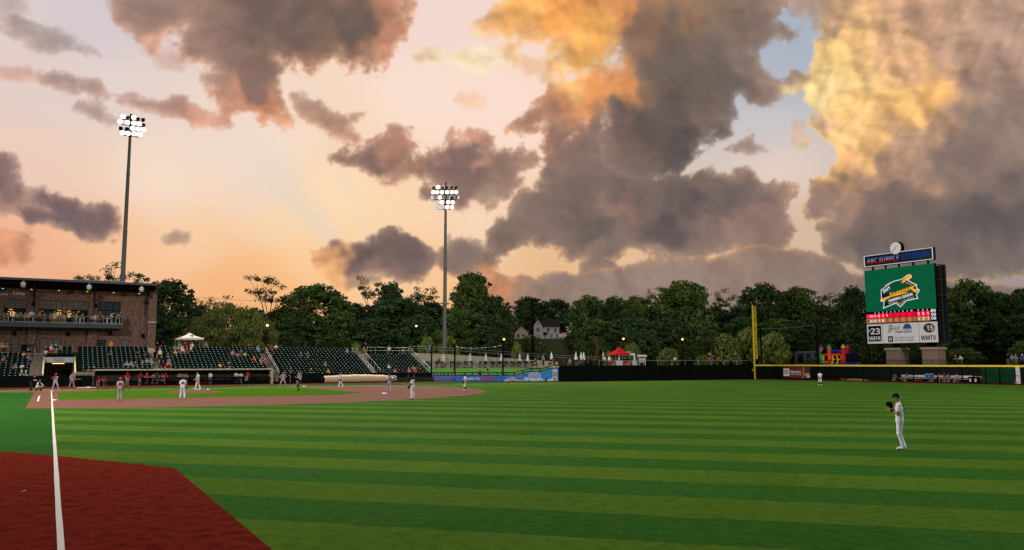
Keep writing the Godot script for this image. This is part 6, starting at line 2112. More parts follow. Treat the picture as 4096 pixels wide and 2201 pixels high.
func build_scoreboard() -> void:
	var t := thing("scoreboard","big video scoreboard with a line score and sponsor panels on two brick piers","scoreboard",Vector3(122.9,0,9.2))
	t.basis = Basis(Vector3(0,0,1),Vector3.UP,Vector3(-1,0,0))
	var W := 12.9
	var I := Basis.IDENTITY
	# piers
	for x in [[2.39,3.37],[8.91,3.35]]:
		var x0: float = x[0]
		var s0 := tool()
		span(s0,Vector3(x0 + 0.45,2.3,-3.2),Vector3(x0 + 3.05,5.0,-0.9))
		var pr := obj("brick_pier",s0,M.pier_brick,t)
		s0 = tool()
		span(s0,Vector3(x0 + 0.25,5.0,-3.4),Vector3(x0 + 3.25,5.25,-0.7))
		span(s0,Vector3(x0 + 0.35,5.25,-3.3),Vector3(x0 + 3.15,5.34,-0.8))
		obj("stone_cap",s0,M.limestone,pr)
		s0 = tool()
		tube(s0,Vector3(x0 + 1.7,5.3,-2.0),Vector3(x0 + 1.7,6.3,-2.0),0.5,0.5,14)
		obj("steel_column",s0,M.black_metal,pr)
	# cabinet and the open frame behind it
	var s := tool()
	span(s,Vector3(0,6.06,-0.5),Vector3(W,18.82,-0.04))
	obj("cabinet",s,M.black_metal,t)
	s = tool()
	for y in [6.1,8.6,11.2,13.7,16.2,18.7]:
		for z in [-0.6,-3.0]:
			beam(s,Vector3(0.05,y,z),Vector3(W - 0.05,y,z),0.12,0.12)
		for x in [0.1,3.2,6.4,9.6,W - 0.1]:
			beam(s,Vector3(x,y,-0.6),Vector3(x,y,-3.0),0.1,0.1)
	for x in [0.1,3.2,6.4,9.6,W - 0.1]:
		for z in [-1.8,-3.0]:
			beam(s,Vector3(x,6.1,z),Vector3(x,18.7,z),0.11,0.11)
	obj("rear_frame",s,M.steel,t)
	slab("rear_cladding",Vector3(0.2,6.1,-3.12),Vector3(W,18.75,-3.06),mat("cladding_dark",Color(0.085,0.085,0.085),0.7),t)
	s = tool()
	for k in 5:
		span(s,Vector3(W - 0.16,6.2 + k * 2.5,-2.95),Vector3(W - 0.12,8.45 + k * 2.5,-0.65))
	obj("side_panel",s,mat("side_dark",Color(0.13,0.125,0.12),0.6),t)
	# video screen
	slab("video_screen",Vector3(0.02,11.6,-0.035),Vector3(W - 0.02,18.8,0.0),screen_mat("green",Color(0.012,0.42,0.27),0.62),t)
	var lg := t.get_node("video_screen") as Node3D
	var navy := screen_mat("navy",Color(0.03,0.09,0.2),0.9)
	var white := screen_mat("white",Color(0.93,0.93,0.97),0.9)
	var gold := screen_mat("gold",Color(1.0,0.66,0.02),0.95)
	var deep := screen_mat("deep_green",Color(0.01,0.3,0.21),0.9)
	var copper := screen_mat("copper",Color(0.83,0.52,0.36),0.9)
	# emblem: a home-plate shield (the character on it is left out)
	var rim := PackedVector2Array([Vector2(3.11,15.27),Vector2(3.58,15.48),Vector2(4.23,16.07),Vector2(5.07,16.4),Vector2(5.92,16.63),Vector2(6.79,16.71),Vector2(7.23,16.82),Vector2(8.25,17.42),Vector2(8.64,17.44),Vector2(8.95,17.14),Vector2(8.87,16.85),Vector2(8.2,16.49),Vector2(8.88,16.07),Vector2(9.38,15.76),Vector2(9.73,15.67),Vector2(9.77,15.42),Vector2(9.67,15.28),Vector2(9.84,14.91),Vector2(10.15,14.77),Vector2(10.17,14.53),Vector2(9.79,14.14),Vector2(9.65,13.85),Vector2(9.87,13.3),Vector2(7.73,13.03),Vector2(6.62,12.06),Vector2(5.8,12.76),Vector2(3.31,12.0),Vector2(3.52,12.69),Vector2(3.54,13.13),Vector2(2.97,13.29),Vector2(2.91,13.51),Vector2(3.13,13.77),Vector2(3.08,14.15)])
	for lay in [[rim,white,0.01,0.03,0.0],[rim,navy,0.03,0.045,-0.13]]:
		var shapes: Array = [lay[0]] if lay[4] == 0.0 else Geometry2D.offset_polygon(lay[0],lay[4])
		for sh in shapes:
			s = tool()
			plate(s,sh,lay[2],lay[3])
			obj("emblem_shield",s,lay[1],lg)
	s = tool()
	plate(s,PackedVector2Array([Vector2(4.33,15.48),Vector2(5.12,16.15),Vector2(6.01,16.41),Vector2(7.01,16.48),Vector2(7.72,16.23),Vector2(8.6,15.61),Vector2(9.21,15.08),Vector2(9.1,14.37),Vector2(7.54,14.25),Vector2(6.47,14.06),Vector2(4.93,14.08),Vector2(4.27,14.49)]),0.045,0.055)
	plate(s,PackedVector2Array([Vector2(4.05,13.49),Vector2(9.3,14.36),Vector2(9.32,13.64),Vector2(7.62,13.37),Vector2(5.82,13.13),Vector2(4.15,12.9)]),0.045,0.055)
	plate(s,PackedVector2Array([Vector2(6.02,13.08),Vector2(7.48,13.29),Vector2(6.62,12.59)]),0.045,0.055)
	obj("emblem_field",s,deep,lg)
	s = tool()
	for e in [[Vector2(4.17,15.68),Vector2(5.05,16.19)],[Vector2(7.72,16.23),Vector2(8.92,15.62)],[Vector2(5.88,13.12),Vector2(6.58,12.53)],[Vector2(6.58,12.53),Vector2(7.59,13.37)],[Vector2(4.45,12.79),Vector2(5.71,12.98)],[Vector2(7.88,13.38),Vector2(9.12,13.56)]]:
		var a: Vector2 = e[0]
		var b: Vector2 = e[1]
		beam(s,Vector3(a.x,a.y,0.06),Vector3(b.x,b.y,0.06),0.02,0.13)
	obj("emblem_trim",s,copper,lg)
	s = tool()
	var b0 := Vector2(7.23,16.21)
	var b1 := Vector2(8.52,17.16)
	var bd := (b1 - b0).normalized()
	var bp := PackedVector2Array()
	for k in 9:
		var an := -PI / 2 + PI * k / 8.0
		bp.append(b1 + (bd * cos(an) + bd.orthogonal() * sin(an)) * 0.3)
	for k in 5:
		var an := PI / 2 + PI * k / 4.0
		bp.append(b0 + (bd * cos(an) + bd.orthogonal() * sin(an)) * 0.17)
	plate(s,bp,0.055,0.07)
	obj("emblem_bat",s,gold,lg)
	var up := Basis(Vector3.BACK,0.23)
	letters("screen_lettering","Snappers",0.72,navy,lg,Transform3D(up,v3(Vector2(6.96,14.66),0.062)),4.7,0.32,"Droid Sans",true,0.02)
	letters("screen_lettering","Snappers",0.66,gold,lg,Transform3D(up,v3(Vector2(6.96,14.66),0.078)),4.5,0.32,"Droid Sans",true,0.02)
	s = tool()
	plate(s,PackedVector2Array([Vector2(3.01,13.5),Vector2(3.41,13.75),Vector2(4.93,14.14),Vector2(7.95,14.49),Vector2(8.07,14.36),Vector2(4.99,13.89),Vector2(3.94,13.5),Vector2(3.93,13.28),Vector2(3.24,13.33)]),0.075,0.085)
	plate(s,PackedVector2Array([Vector2(8.44,15.14),Vector2(9.5,15.57),Vector2(9.59,15.5),Vector2(8.89,15.05),Vector2(10.02,14.72),Vector2(9.75,14.44),Vector2(9.48,14.25),Vector2(9.18,14.52)]),0.075,0.085)
	obj("emblem_swash",s,gold,lg)
	letters("screen_lettering","2021",0.48,white,lg,Transform3D(Basis(Vector3.BACK,0.5),v3(Vector2(4.16,15.18),0.075)),1.45,0.1)
	letters("screen_lettering","FAREWELL SEASON",0.42,white,lg,Transform3D(Basis(Vector3.BACK,0.2),v3(Vector2(6.72,13.68),0.075)),4.45)
	# line score
	var pink := screen_mat("pink",Color(1.0,0.02,0.24),0.95)
	var tan := screen_mat("tan",Color(0.8,0.5,0.3),0.8)
	var tan2 := screen_mat("tan_dark",Color(0.62,0.36,0.19),0.8)
	var pink2 := screen_mat("pink_dark",Color(0.86,0.02,0.2),0.85)
	s = tool()
	span(s,Vector3(0.02,10.45,-0.035),Vector3(9.22,11.18,0.0))
	span(s,Vector3(9.38,10.45,-0.035),Vector3(11.72,11.18,0.0))
	obj("score_row_screen",s,pink,t)
	s = tool()
	span(s,Vector3(0.02,9.62,-0.035),Vector3(9.22,10.36,0.0))
	span(s,Vector3(9.38,9.62,-0.035),Vector3(11.72,10.36,0.0))
	obj("score_row_screen",s,tan,t)
	for k in 5:
		s = tool()
		var x := 3.72 + k * 1.18
		span(s,Vector3(x,9.64,0.0),Vector3(x + 0.55,10.34,0.006))
		obj("score_cell_screen",s,tan2,t)
		slab("score_cell_screen",Vector3(x + 0.1,10.47,0.0),Vector3(x + 0.65,11.16,0.006),pink2,t)
	var cols := []
	for k in 10:
		cols.append(1.72 + k * 0.755)
	for k in 10:
		letters("score_heading_screen",str(k + 1),0.24,white,t,Transform3D(I,Vector3(cols[k] + 0.0,11.38,0.0)))
	for e in [["R",9.75],["H",10.55],["E",11.32]]:
		letters("score_heading_screen",e[0],0.26,white,t,Transform3D(I,Vector3(e[1],11.38,0.0)))
	for row in [[10.8,"PEO",[1,0,1,1],[3,5,1]],[9.98,"BEL",[0,1,0],[1,2,1]]]:
		letters("score_team_screen",row[1],0.36,white,t,Transform3D(I,Vector3(1.05,row[0],0.01)),0.72,0,"Droid Sans",false)
		for k in row[2].size():
			letters("score_digit_screen",str(row[2][k]),0.44,white,t,Transform3D(I,Vector3(cols[k],row[0],0.01)))
		for k in 3:
			letters("score_digit_screen",str(row[3][k]),0.48,white,t,Transform3D(I,Vector3([9.78,10.58,11.36][k],row[0],0.01)))
	s = tool()
	ball(s,Vector3(0.36,10.8,0.0),Vector3(0.24,0.22,0.02),12,6)
	obj("team_badge_screen",s,screen_mat("badge_grey",Color(0.55,0.35,0.42),0.8),t)
	s = tool()
	ball(s,Vector3(0.36,9.98,0.0),Vector3(0.22,0.24,0.02),12,6)
	obj("team_badge_screen",s,screen_mat("badge_green",Color(0.05,0.42,0.22),0.8),t)
	for k in 3:
		letters("count_screen",["B0","S0","O0"][k],0.48,white,t,Transform3D(I,Vector3(12.32,11.2 - k * 0.62,0.0)),0.8)
	# sponsor panels, lit from within
	var lit := screen_mat("panel_white",Color(0.82,0.8,0.79),0.62)
	for e in [[0.02,2.98],[3.06,6.24],[6.28,9.62],[9.7,W - 0.02]]:
		slab("sponsor_panel_screen",Vector3(e[0],6.1,-0.035),Vector3(e[1],9.42,0.0),lit,t)
	var ink := mat("panel_black",Color(0.06,0.055,0.06),0.6)
	slab("panel_block",Vector3(0.25,6.45,0.0),Vector3(2.75,9.12,0.012),ink,t)
	letters("panel_lettering_screen","23",1.05,lit,t,Transform3D(I,Vector3(1.62,8.2,0.015)),1.85)
	letters("panel_lettering_screen","WIFR",0.62,lit,t,Transform3D(I,Vector3(1.5,7.0,0.015)),2.2)
	s = tool()
	for k in 12:
		var an := TAU * k / 12.0
		var a2 := TAU * (k + 1) / 12.0
		beam(s,Vector3(0.46 + cos(an) * 0.17,8.3 + sin(an) * 0.22,0.02),Vector3(0.46 + cos(a2) * 0.17,8.3 + sin(a2) * 0.22,0.02),0.01,0.05)
	ball(s,Vector3(0.46,8.3,0.012),Vector3(0.07,0.09,0.01),8,4)
	obj("panel_eye_mark_screen",s,lit,t)
	letters("panel_lettering","B",1.2,ink,t,Transform3D(I,Vector3(4.5,8.55,0.012)),0.75,0.3,"Droid Serif",false)
	letters("panel_lettering","eloit",0.62,ink,t,Transform3D(I,Vector3(5.62,8.62,0.012)),1.3,0.2,"Droid Serif",false)
	letters("panel_lettering","Health System",0.36,ink,t,Transform3D(I,Vector3(6.9,7.92,0.012)),2.95,0,"Droid Sans",true)
	s = tool()
	var sunp := PackedVector2Array()
	for k in 15:
		sunp.append(Vector2(7.62 + cos(PI * k / 14.0) * 0.78,8.42 + sin(PI * k / 14.0) * 0.86))
	plate(s,sunp,0.0,0.012)
	span(s,Vector3(6.84,8.24,0.0),Vector3(8.4,8.32,0.012))
	obj("sunrise_mark",s,mat("mark_blue",Color(0.06,0.36,0.66),0.6),t)
	s = tool()
	for k in 7:
		var an := PI * (k + 0.5) / 7.0
		beam(s,Vector3(7.62 + cos(an) * 0.25,8.45 + sin(an) * 0.25,0.016),Vector3(7.62 + cos(an) * 0.62,8.45 + sin(an) * 0.62,0.016),0.008,0.06)
	obj("sunrise_rays",s,M.emblem_pale,t)
	slab("bank_mark",Vector3(4.0,6.3,0.0),Vector3(4.92,7.3,0.012),ink,t)
	letters("panel_lettering_screen","0",0.62,lit,t,Transform3D(I,Vector3(4.46,6.8,0.015)),0.5,0,"Droid Serif")
	letters("panel_lettering","First National Bank",0.27,ink,t,Transform3D(I,Vector3(6.95,7.0,0.012)),3.5,0,"Droid Serif",false)
	letters("panel_lettering","and Trust Company",0.27,ink,t,Transform3D(I,Vector3(6.95,6.55,0.012)),3.5,0,"Droid Serif",false)
	s = tool()
	var o15 := PackedVector2Array()
	for k in 24:
		o15.append(Vector2(11.45 + cos(TAU * k / 24) * 0.98,8.42 + sin(TAU * k / 24) * 0.78))
	plate(s,o15,0.0,0.01)
	obj("channel_disc",s,mat("disc_red",Color(0.5,0.11,0.1),0.5),t)
	s = tool()
	var o16 := PackedVector2Array()
	for k in 24:
		o16.append(Vector2(11.45 + cos(TAU * k / 24) * 0.8,8.42 + sin(TAU * k / 24) * 0.62))
	plate(s,o16,0.01,0.018)
	obj("channel_ring",s,mat("disc_dark",Color(0.2,0.07,0.12),0.5),t)
	s = tool()
	for k in 5:
		var tip := PackedVector2Array([Vector2(10.42,8.42),Vector2(10.62 + k * 0.03,8.95 - k * 0.27),Vector2(10.78,8.72 - k * 0.17)])
		plate(s,tip,0.018,0.026)
	obj("channel_feathers",s,mat("feather_blue",Color(0.14,0.26,0.5),0.5),t)
	letters("panel_lettering_screen","15",0.82,lit,t,Transform3D(I,Vector3(11.6,8.42,0.03)),1.15)
	letters("panel_lettering","WMTV",0.74,ink,t,Transform3D(I,Vector3(11.25,6.85,0.012)),2.6)
	# name sign above
	s = tool()
	for x in [1.55,4.0,6.5,9.1,11.7]:
		span(s,Vector3(x - 0.12,18.7,-0.45),Vector3(x + 0.12,19.6,-0.2))
	obj("sign_strut",s,M.black_metal,t)
	var sg := slab("name_sign",Vector3(0.0,19.4,-0.7),Vector3(W - 0.05,21.5,-0.05),mat("sign_navy",Color(0.035,0.045,0.075),0.5),t)
	s = tool()
	for e in [[0.06,19.46,W - 0.11,19.56],[0.06,21.34,W - 0.11,21.44],[0.06,19.56,0.18,21.34],[W - 0.23,19.56,W - 0.11,21.34]]:
		span(s,Vector3(e[0],e[1],-0.049),Vector3(e[2],e[3],0.0))
	obj("lit_border_sign",s,screen_mat("border",Color(0.86,0.92,0.95),0.75),sg)
	var base := letters("sign_lettering","ABC SUPPLY",0.88,mat("sign_letter_dark",Color(0.08,0.05,0.07),0.5),sg,Transform3D(I,Vector3(3.75,20.42,0.0)),6.2,0.22)
	clipped("sign_letter_stripe",base,-0.46,-0.32,screen_mat("stripe_red",Color(0.85,0.1,0.1),0.9),sg)
	clipped("sign_letter_stripe",base,-0.27,-0.13,M.screen_stripe_red,sg)
	clipped("sign_letter_stripe",base,-0.08,0.06,screen_mat("stripe_pale",Color(0.8,0.62,0.7),0.9),sg)
	clipped("sign_letter_stripe",base,0.1,0.46,screen_mat("stripe_blue",Color(0.34,0.5,0.8),0.8),sg)
	letters("sign_lettering","STADIUM",0.84,screen_mat("sign_blue",Color(0.04,0.24,0.6),0.75),sg,Transform3D(I,Vector3(9.65,20.48,0.0)),4.9,0.14)
	# clock
	var ck := thing("clock","round white faced clock in a black drum on top of the scoreboard","clock",t.transform * Vector3(Vector2(6.23,22.1).x,Vector2(6.23,22.1).y,0.0))
	ck.basis = t.basis
	s = tool()
	tube(s,Vector3(0,0,-0.75),Vector3(0,0,0.0),1.16,1.16,32)
	obj("drum",s,M.black_metal,ck)
	s = tool()
	tube(s,Vector3(0,0,0.0),Vector3(0,0,0.03),1.05,1.05,32)
	obj("dial_screen",s,screen_mat("dial",Color(0.86,0.82,0.78),0.72),ck)
	s = tool()
	for k in 12:
		var an := TAU * k / 12.0
		beam(s,Vector3(sin(an) * 0.84,cos(an) * 0.84,0.04),Vector3(sin(an) * 0.98,cos(an) * 0.98,0.04),0.02,0.06)
	obj("hour_mark",s,ink,ck)
	for e in [[-2.42,0.92,0.07,"minute_hand"],[0.62,0.42,0.09,"hour_hand"]]:
		s = tool()
		var d := Vector3(sin(e[0]),cos(e[0]),0)
		beam(s,d * -0.12 + Vector3(0,0,0.05),d * e[1] + Vector3(0,0,0.05),0.02,e[2])
		obj(e[3],s,ink,ck)
	slab("bracket",Vector3(-1.7,-1.05,-0.6),Vector3(1.8,-0.82,-0.25),M.black_metal,ck)

func v3(p: Vector2,z: float) -> Vector3:
	return Vector3(p.x,p.y,z)

# ---------------------------------------------------------------- floodlight masts
func mast(label: String,base: Vector3,top: float,bars: Array,lamps: Array,aim: Vector3,k: float,foot := 0.42) -> Node3D:
	# bars: [left end, right end] in world space; lamps: [place, state]
	var t := thing("floodlight_mast",label,"floodlight mast",base)
	var s := tool()
	var h := top - base.y
	var prev := foot
	for j in 4:
		var y0 := h * j / 4.0
		var y1 := h * (j + 1) / 4.0
		var r1 := lerpf(foot,foot * 0.45,(j + 1) / 4.0)
		tube(s,Vector3(0,y0,0),Vector3(0,y1,0),prev,r1 * 1.04,14)
		prev = r1
		tube(s,Vector3(0,y1 - 0.05,0),Vector3(0,y1 + 0.5,0),r1 * 1.12,r1 * 1.1,14)
	obj("mast",s,mat("mast_grey",Color(0.42,0.42,0.4),0.55,0.2),t)
	s = tool()
	for b in bars:
		beam(s,b[0] - base,b[1] - base,0.12,0.12)
	obj("cross_arm",s,M.lamp_body,t)
	var mid := Vector3.ZERO
	var lit := 0
	for l in lamps:
		var at: Vector3 = l[0] - base
		var look: Vector3 = (aim - l[0]).normalized()
		if l[1] == "d":
			look = look.rotated(Vector3.UP,2.3 if R.randf() < 0.5 else -2.3)
		elif l[1] == "p":
			look = look.rotated(Vector3.UP,0.85 if (l[0] - base).dot(Vector3(0.868,0,0.497)) > 0.0 else -0.85)
		elif l[1] == "g":
			look = look.rotated(Vector3.UP,1.25)
		s = tool()
		var rr := [0.0,0.16,0.26,0.33,0.36]
		for j in 4:
			tube(s,at + look * (-0.34 + j * 0.12),at + look * (-0.22 + j * 0.12),maxf(rr[j],0.06),rr[j + 1],14,j == 0)
		tube(s,at - look * 0.2,at - look * 0.25 - Vector3(0,0.42,0),0.05,0.05,5)
		var o := obj("lamp",s,M.lamp_body,t)
		s = tool()
		tube(s,at + look * 0.135,at + look * 0.16,0.345,0.345,16)
		var face: String = {"L": "lamp_lit","p": "lamp_pale","g": "lamp_dark","d": "lamp_dark"}[l[1]]
		obj("lamp_face",s,M[face],o)
		if l[1] == "L":
			mid += at
			lit += 1
	mid /= maxf(lit,1.0)
	var sp := SpotLight3D.new()
	sp.name = "floodlight"
	sp.light_color = Color(1.0,0.975,0.93)
	sp.light_energy = k
	sp.light_size = 1.6
	sp.spot_range = 400
	sp.spot_angle = 62
	sp.spot_attenuation = 2.0
	sp.spot_angle_attenuation = 0.6
	sp.shadow_enabled = true
	var dir := (aim - base - mid).normalized()
	sp.position = mid + dir * 1.1
	t.add_child(sp)
	sp.basis = Basis.looking_at(dir)
	return t

func lamp_grid(base: Vector3,top: float,aim: Vector3) -> Array:
	var d := ((aim - base) * Vector3(1,0,1)).normalized()
	var side := Vector3.UP.cross(d)
	var lamps := []
	var bars := []
	for r in 4:
		var y := top - 0.2 - r * 1.1
		bars.append([base * Vector3(1,0,1) + side * -2.4 + Vector3(0,y - 0.45,0),base * Vector3(1,0,1) + side * 2.4 + Vector3(0,y - 0.45,0)])
		for c in 5:
			lamps.append([base * Vector3(1,0,1) + side * (c - 2) * 1.1 + Vector3(0,y,0) + d * 0.3,"L"])
	return [bars,lamps]

func build_lights() -> void:
	var k := FLOOD
	var d1 := 125.0
	mast("tall floodlight mast behind the brick club building",Vector3(8.97,4.3,-38.6),42.0,[
		[Vector3(7.66,41.57,-38.92),Vector3(10.61,41.2,-37.24)],[Vector3(7.66,40.71,-38.92),Vector3(10.58,40.34,-37.25)],[Vector3(7.63,39.85,-38.94),Vector3(10.58,39.44,-37.25)],[Vector3(7.98,38.96,-38.74),Vector3(10.2,38.63,-37.47)]],[
		[Vector3(7.81,41.97,-38.49),"L"],[Vector3(8.48,41.71,-38.11),"g"],[Vector3(9.27,41.82,-37.66),"L"],[Vector3(9.91,41.5,-37.29),"d"],[Vector3(10.61,41.39,-36.89),"d"],
		[Vector3(7.41,41.14,-38.72),"L"],[Vector3(8.46,40.97,-38.12),"L"],[Vector3(9.3,40.88,-37.64),"L"],[Vector3(10.08,40.76,-37.19),"L"],[Vector3(10.64,40.53,-36.87),"d"],
		[Vector3(7.55,40.03,-38.64),"d"],[Vector3(8.39,39.92,-38.16),"d"],[Vector3(9.16,40.02,-37.72),"L"],[Vector3(9.97,39.88,-37.26),"L"],[Vector3(10.72,39.77,-36.83),"L"],
		[Vector3(7.84,39.3,-38.48),"L"],[Vector3(8.63,39.21,-38.02),"L"],[Vector3(9.43,39.14,-37.57),"L"],[Vector3(10.28,38.99,-37.08),"L"]],Vector3(18,0,45),k)
	mast("floodlight mast rising behind the concrete retaining wall, near the middle of the picture",Vector3(62.7,4.2,-35.0),36.2,[
		[Vector3(60.53,35.17,-35.63),Vector3(64.23,35.17,-33.52)],[Vector3(60.58,34.22,-35.61),Vector3(64.15,34.21,-33.56)],[Vector3(60.54,33.27,-35.63),Vector3(64.16,33.31,-33.56)],[Vector3(61.28,32.36,-35.2),Vector3(63.43,32.36,-33.97)],[Vector3(61.29,31.42,-35.2),Vector3(63.48,31.41,-33.95)]],[
		[Vector3(60.4,35.44,-35.36),"g"],[Vector3(61.08,35.63,-34.97),"L"],[Vector3(61.86,35.42,-34.53),"g"],[Vector3(62.58,35.46,-34.12),"g"],[Vector3(63.31,35.45,-33.7),"g"],[Vector3(64.04,35.47,-33.28),"g"],
		[Vector3(60.28,34.65,-35.43),"L"],[Vector3(60.93,34.65,-35.06),"L"],[Vector3(61.69,34.63,-34.63),"L"],[Vector3(62.53,34.66,-34.15),"L"],[Vector3(63.32,34.67,-33.69),"L"],[Vector3(64.02,34.67,-33.29),"L"],
		[Vector3(60.22,33.65,-35.47),"p"],[Vector3(61.36,33.67,-34.81),"L"],[Vector3(62.91,33.68,-33.92),"p"],[Vector3(63.32,33.54,-33.69),"d"],[Vector3(64.32,33.68,-33.12),"p"],
		[Vector3(60.75,32.64,-35.16),"p"],[Vector3(61.69,32.71,-34.63),"L"],[Vector3(62.73,32.74,-34.03),"L"],[Vector3(63.47,32.72,-33.6),"L"],
		[Vector3(60.81,31.68,-35.13),"p"],[Vector3(61.6,31.7,-34.68),"p"],[Vector3(62.55,31.78,-34.14),"L"],[Vector3(63.36,31.78,-33.67),"L"]],Vector3(45,0,45),k)
	# the ballpark's other masts stand out of the picture on the first-base and outfield sides
	for e in [[Vector3(-30,0,40),Vector3(25,0,30),"floodlight mast on the first base side, left of the view"],[Vector3(92,0,112),Vector3(50,0,45),"floodlight mast beyond the outfield, right of the view"]]:
		var g := lamp_grid(e[0],37.0,e[1])
		mast(e[2],e[0],37.0,g[0],g[1],e[1],k)
	# collar lamps half way up the middle mast
	var s := tool()
	var c: Vector3 = Vector3(62.34,13.86,-34.6)
	lathe(s,Vector3(62.7,c.y,-35.0),[Vector2(0.45,-0.2),Vector2(0.6,0.0),Vector2(0.45,0.2)],12)
	for i in 6:
		var an := TAU * i / 6.0
		box(s,Vector3(62.7 + sin(an) * 0.75,c.y - 0.05,-35.0 + cos(an) * 0.75),Vector3(0.3,0.24,0.3),Basis(Vector3.UP,an))
	tag(obj("loudspeaker_collar",s,M.galvanised),"ring of small grey loudspeakers round the middle mast at treetop height","loudspeaker")

const FLOOD := 3500.0

# ---------------------------------------------------------------- hill, wood and houses
func depth_of(x: float,z: float) -> float:
	return (x + 0.26) * sin(deg_to_rad(HEADING)) - (z - 100.1) * cos(deg_to_rad(HEADING))

func hill(x: float,z: float) -> float:
	var d := depth_of(x,z)
	return 1.2 + 0.8 * smoothstep(150.0,165.0,d) + 9.2 * clampf((d - 165.0) / 120.0,0.0,1.0) + 0.035 * maxf(d - 285.0,0.0)

func leafy(rg: RandomNumberGenerator,clusters: Array,size: float,tone: Color,vary: float,droop := 0.0) -> ArrayMesh:
	# clusters: [centre, radius, leaves, flatness]
	var v := PackedVector3Array()
	var n := PackedVector3Array()
	var c := PackedColorArray()
	var idx := PackedInt32Array()
	for q in clusters:
		var f := rg.randf_range(1.0 - vary,1.0 + vary)
		var warm := rg.randf_range(-0.14,0.14)
		for k in int(q[2]):
			var d := Vector3(rg.randfn(),rg.randfn(),rg.randfn()).normalized()
			var p: Vector3 = q[0] + d * Vector3(1,q[3],1) * (q[1] * pow(rg.randf(),0.42))
			var nn := (d + Vector3(rg.randfn(),rg.randfn() + 0.5,rg.randfn()) * 0.6).normalized()
			var a := nn.cross(Vector3(rg.randfn(),rg.randfn(),rg.randfn())).normalized() * size * rg.randf_range(0.6,1.25)
			var b := nn.cross(a) * rg.randf_range(0.5,0.9)
			if droop > 0.0 and rg.randf() < droop:
				a = Vector3(rg.randfn() * 0.15,-1,rg.randfn() * 0.15).normalized() * size * 1.7
				b = nn.cross(a).normalized() * size * 0.28
			var base := v.size()
			v.append_array([p - a,p - b * 0.8,p + a,p + b * 0.8])
			var sn := a.cross(b).normalized()
			var flip := sn.dot(d) < -0.1
			if flip:
				sn = -sn
			n.append_array([sn,sn,sn,sn])
			var g := f * rg.randf_range(0.72,1.3)
			var col := Color(tone.r * g * (1.0 + warm),tone.g * g,tone.b * g * (1.0 - warm))
			c.append_array([col,col,col,col])
			idx.append_array([base,base + 1,base + 2,base,base + 2,base + 3] if flip else [base,base + 2,base + 1,base,base + 3,base + 2])
	var arr := []
	arr.resize(Mesh.ARRAY_MAX)
	arr[Mesh.ARRAY_VERTEX] = v
	arr[Mesh.ARRAY_NORMAL] = n
	arr[Mesh.ARRAY_COLOR] = c
	arr[Mesh.ARRAY_INDEX] = idx
	var m := ArrayMesh.new()
	m.add_surface_from_arrays(Mesh.PRIMITIVE_TRIANGLES,arr)
	return m

func limb(s: SurfaceTool,rg: RandomNumberGenerator,a: Vector3,b: Vector3,r0: float,r1: float) -> void:
	var p := a
	var side := Vector3(rg.randfn(),rg.randfn() * 0.3,rg.randfn()) * a.distance_to(b) * 0.07
	for k in 4:
		var f := (k + 1) / 4.0
		var q := a.lerp(b,f) + side * sin(PI * f)
		tube(s,p,q,lerpf(r0,r1,k / 4.0),lerpf(r0,r1,f),6,false)
		p = q

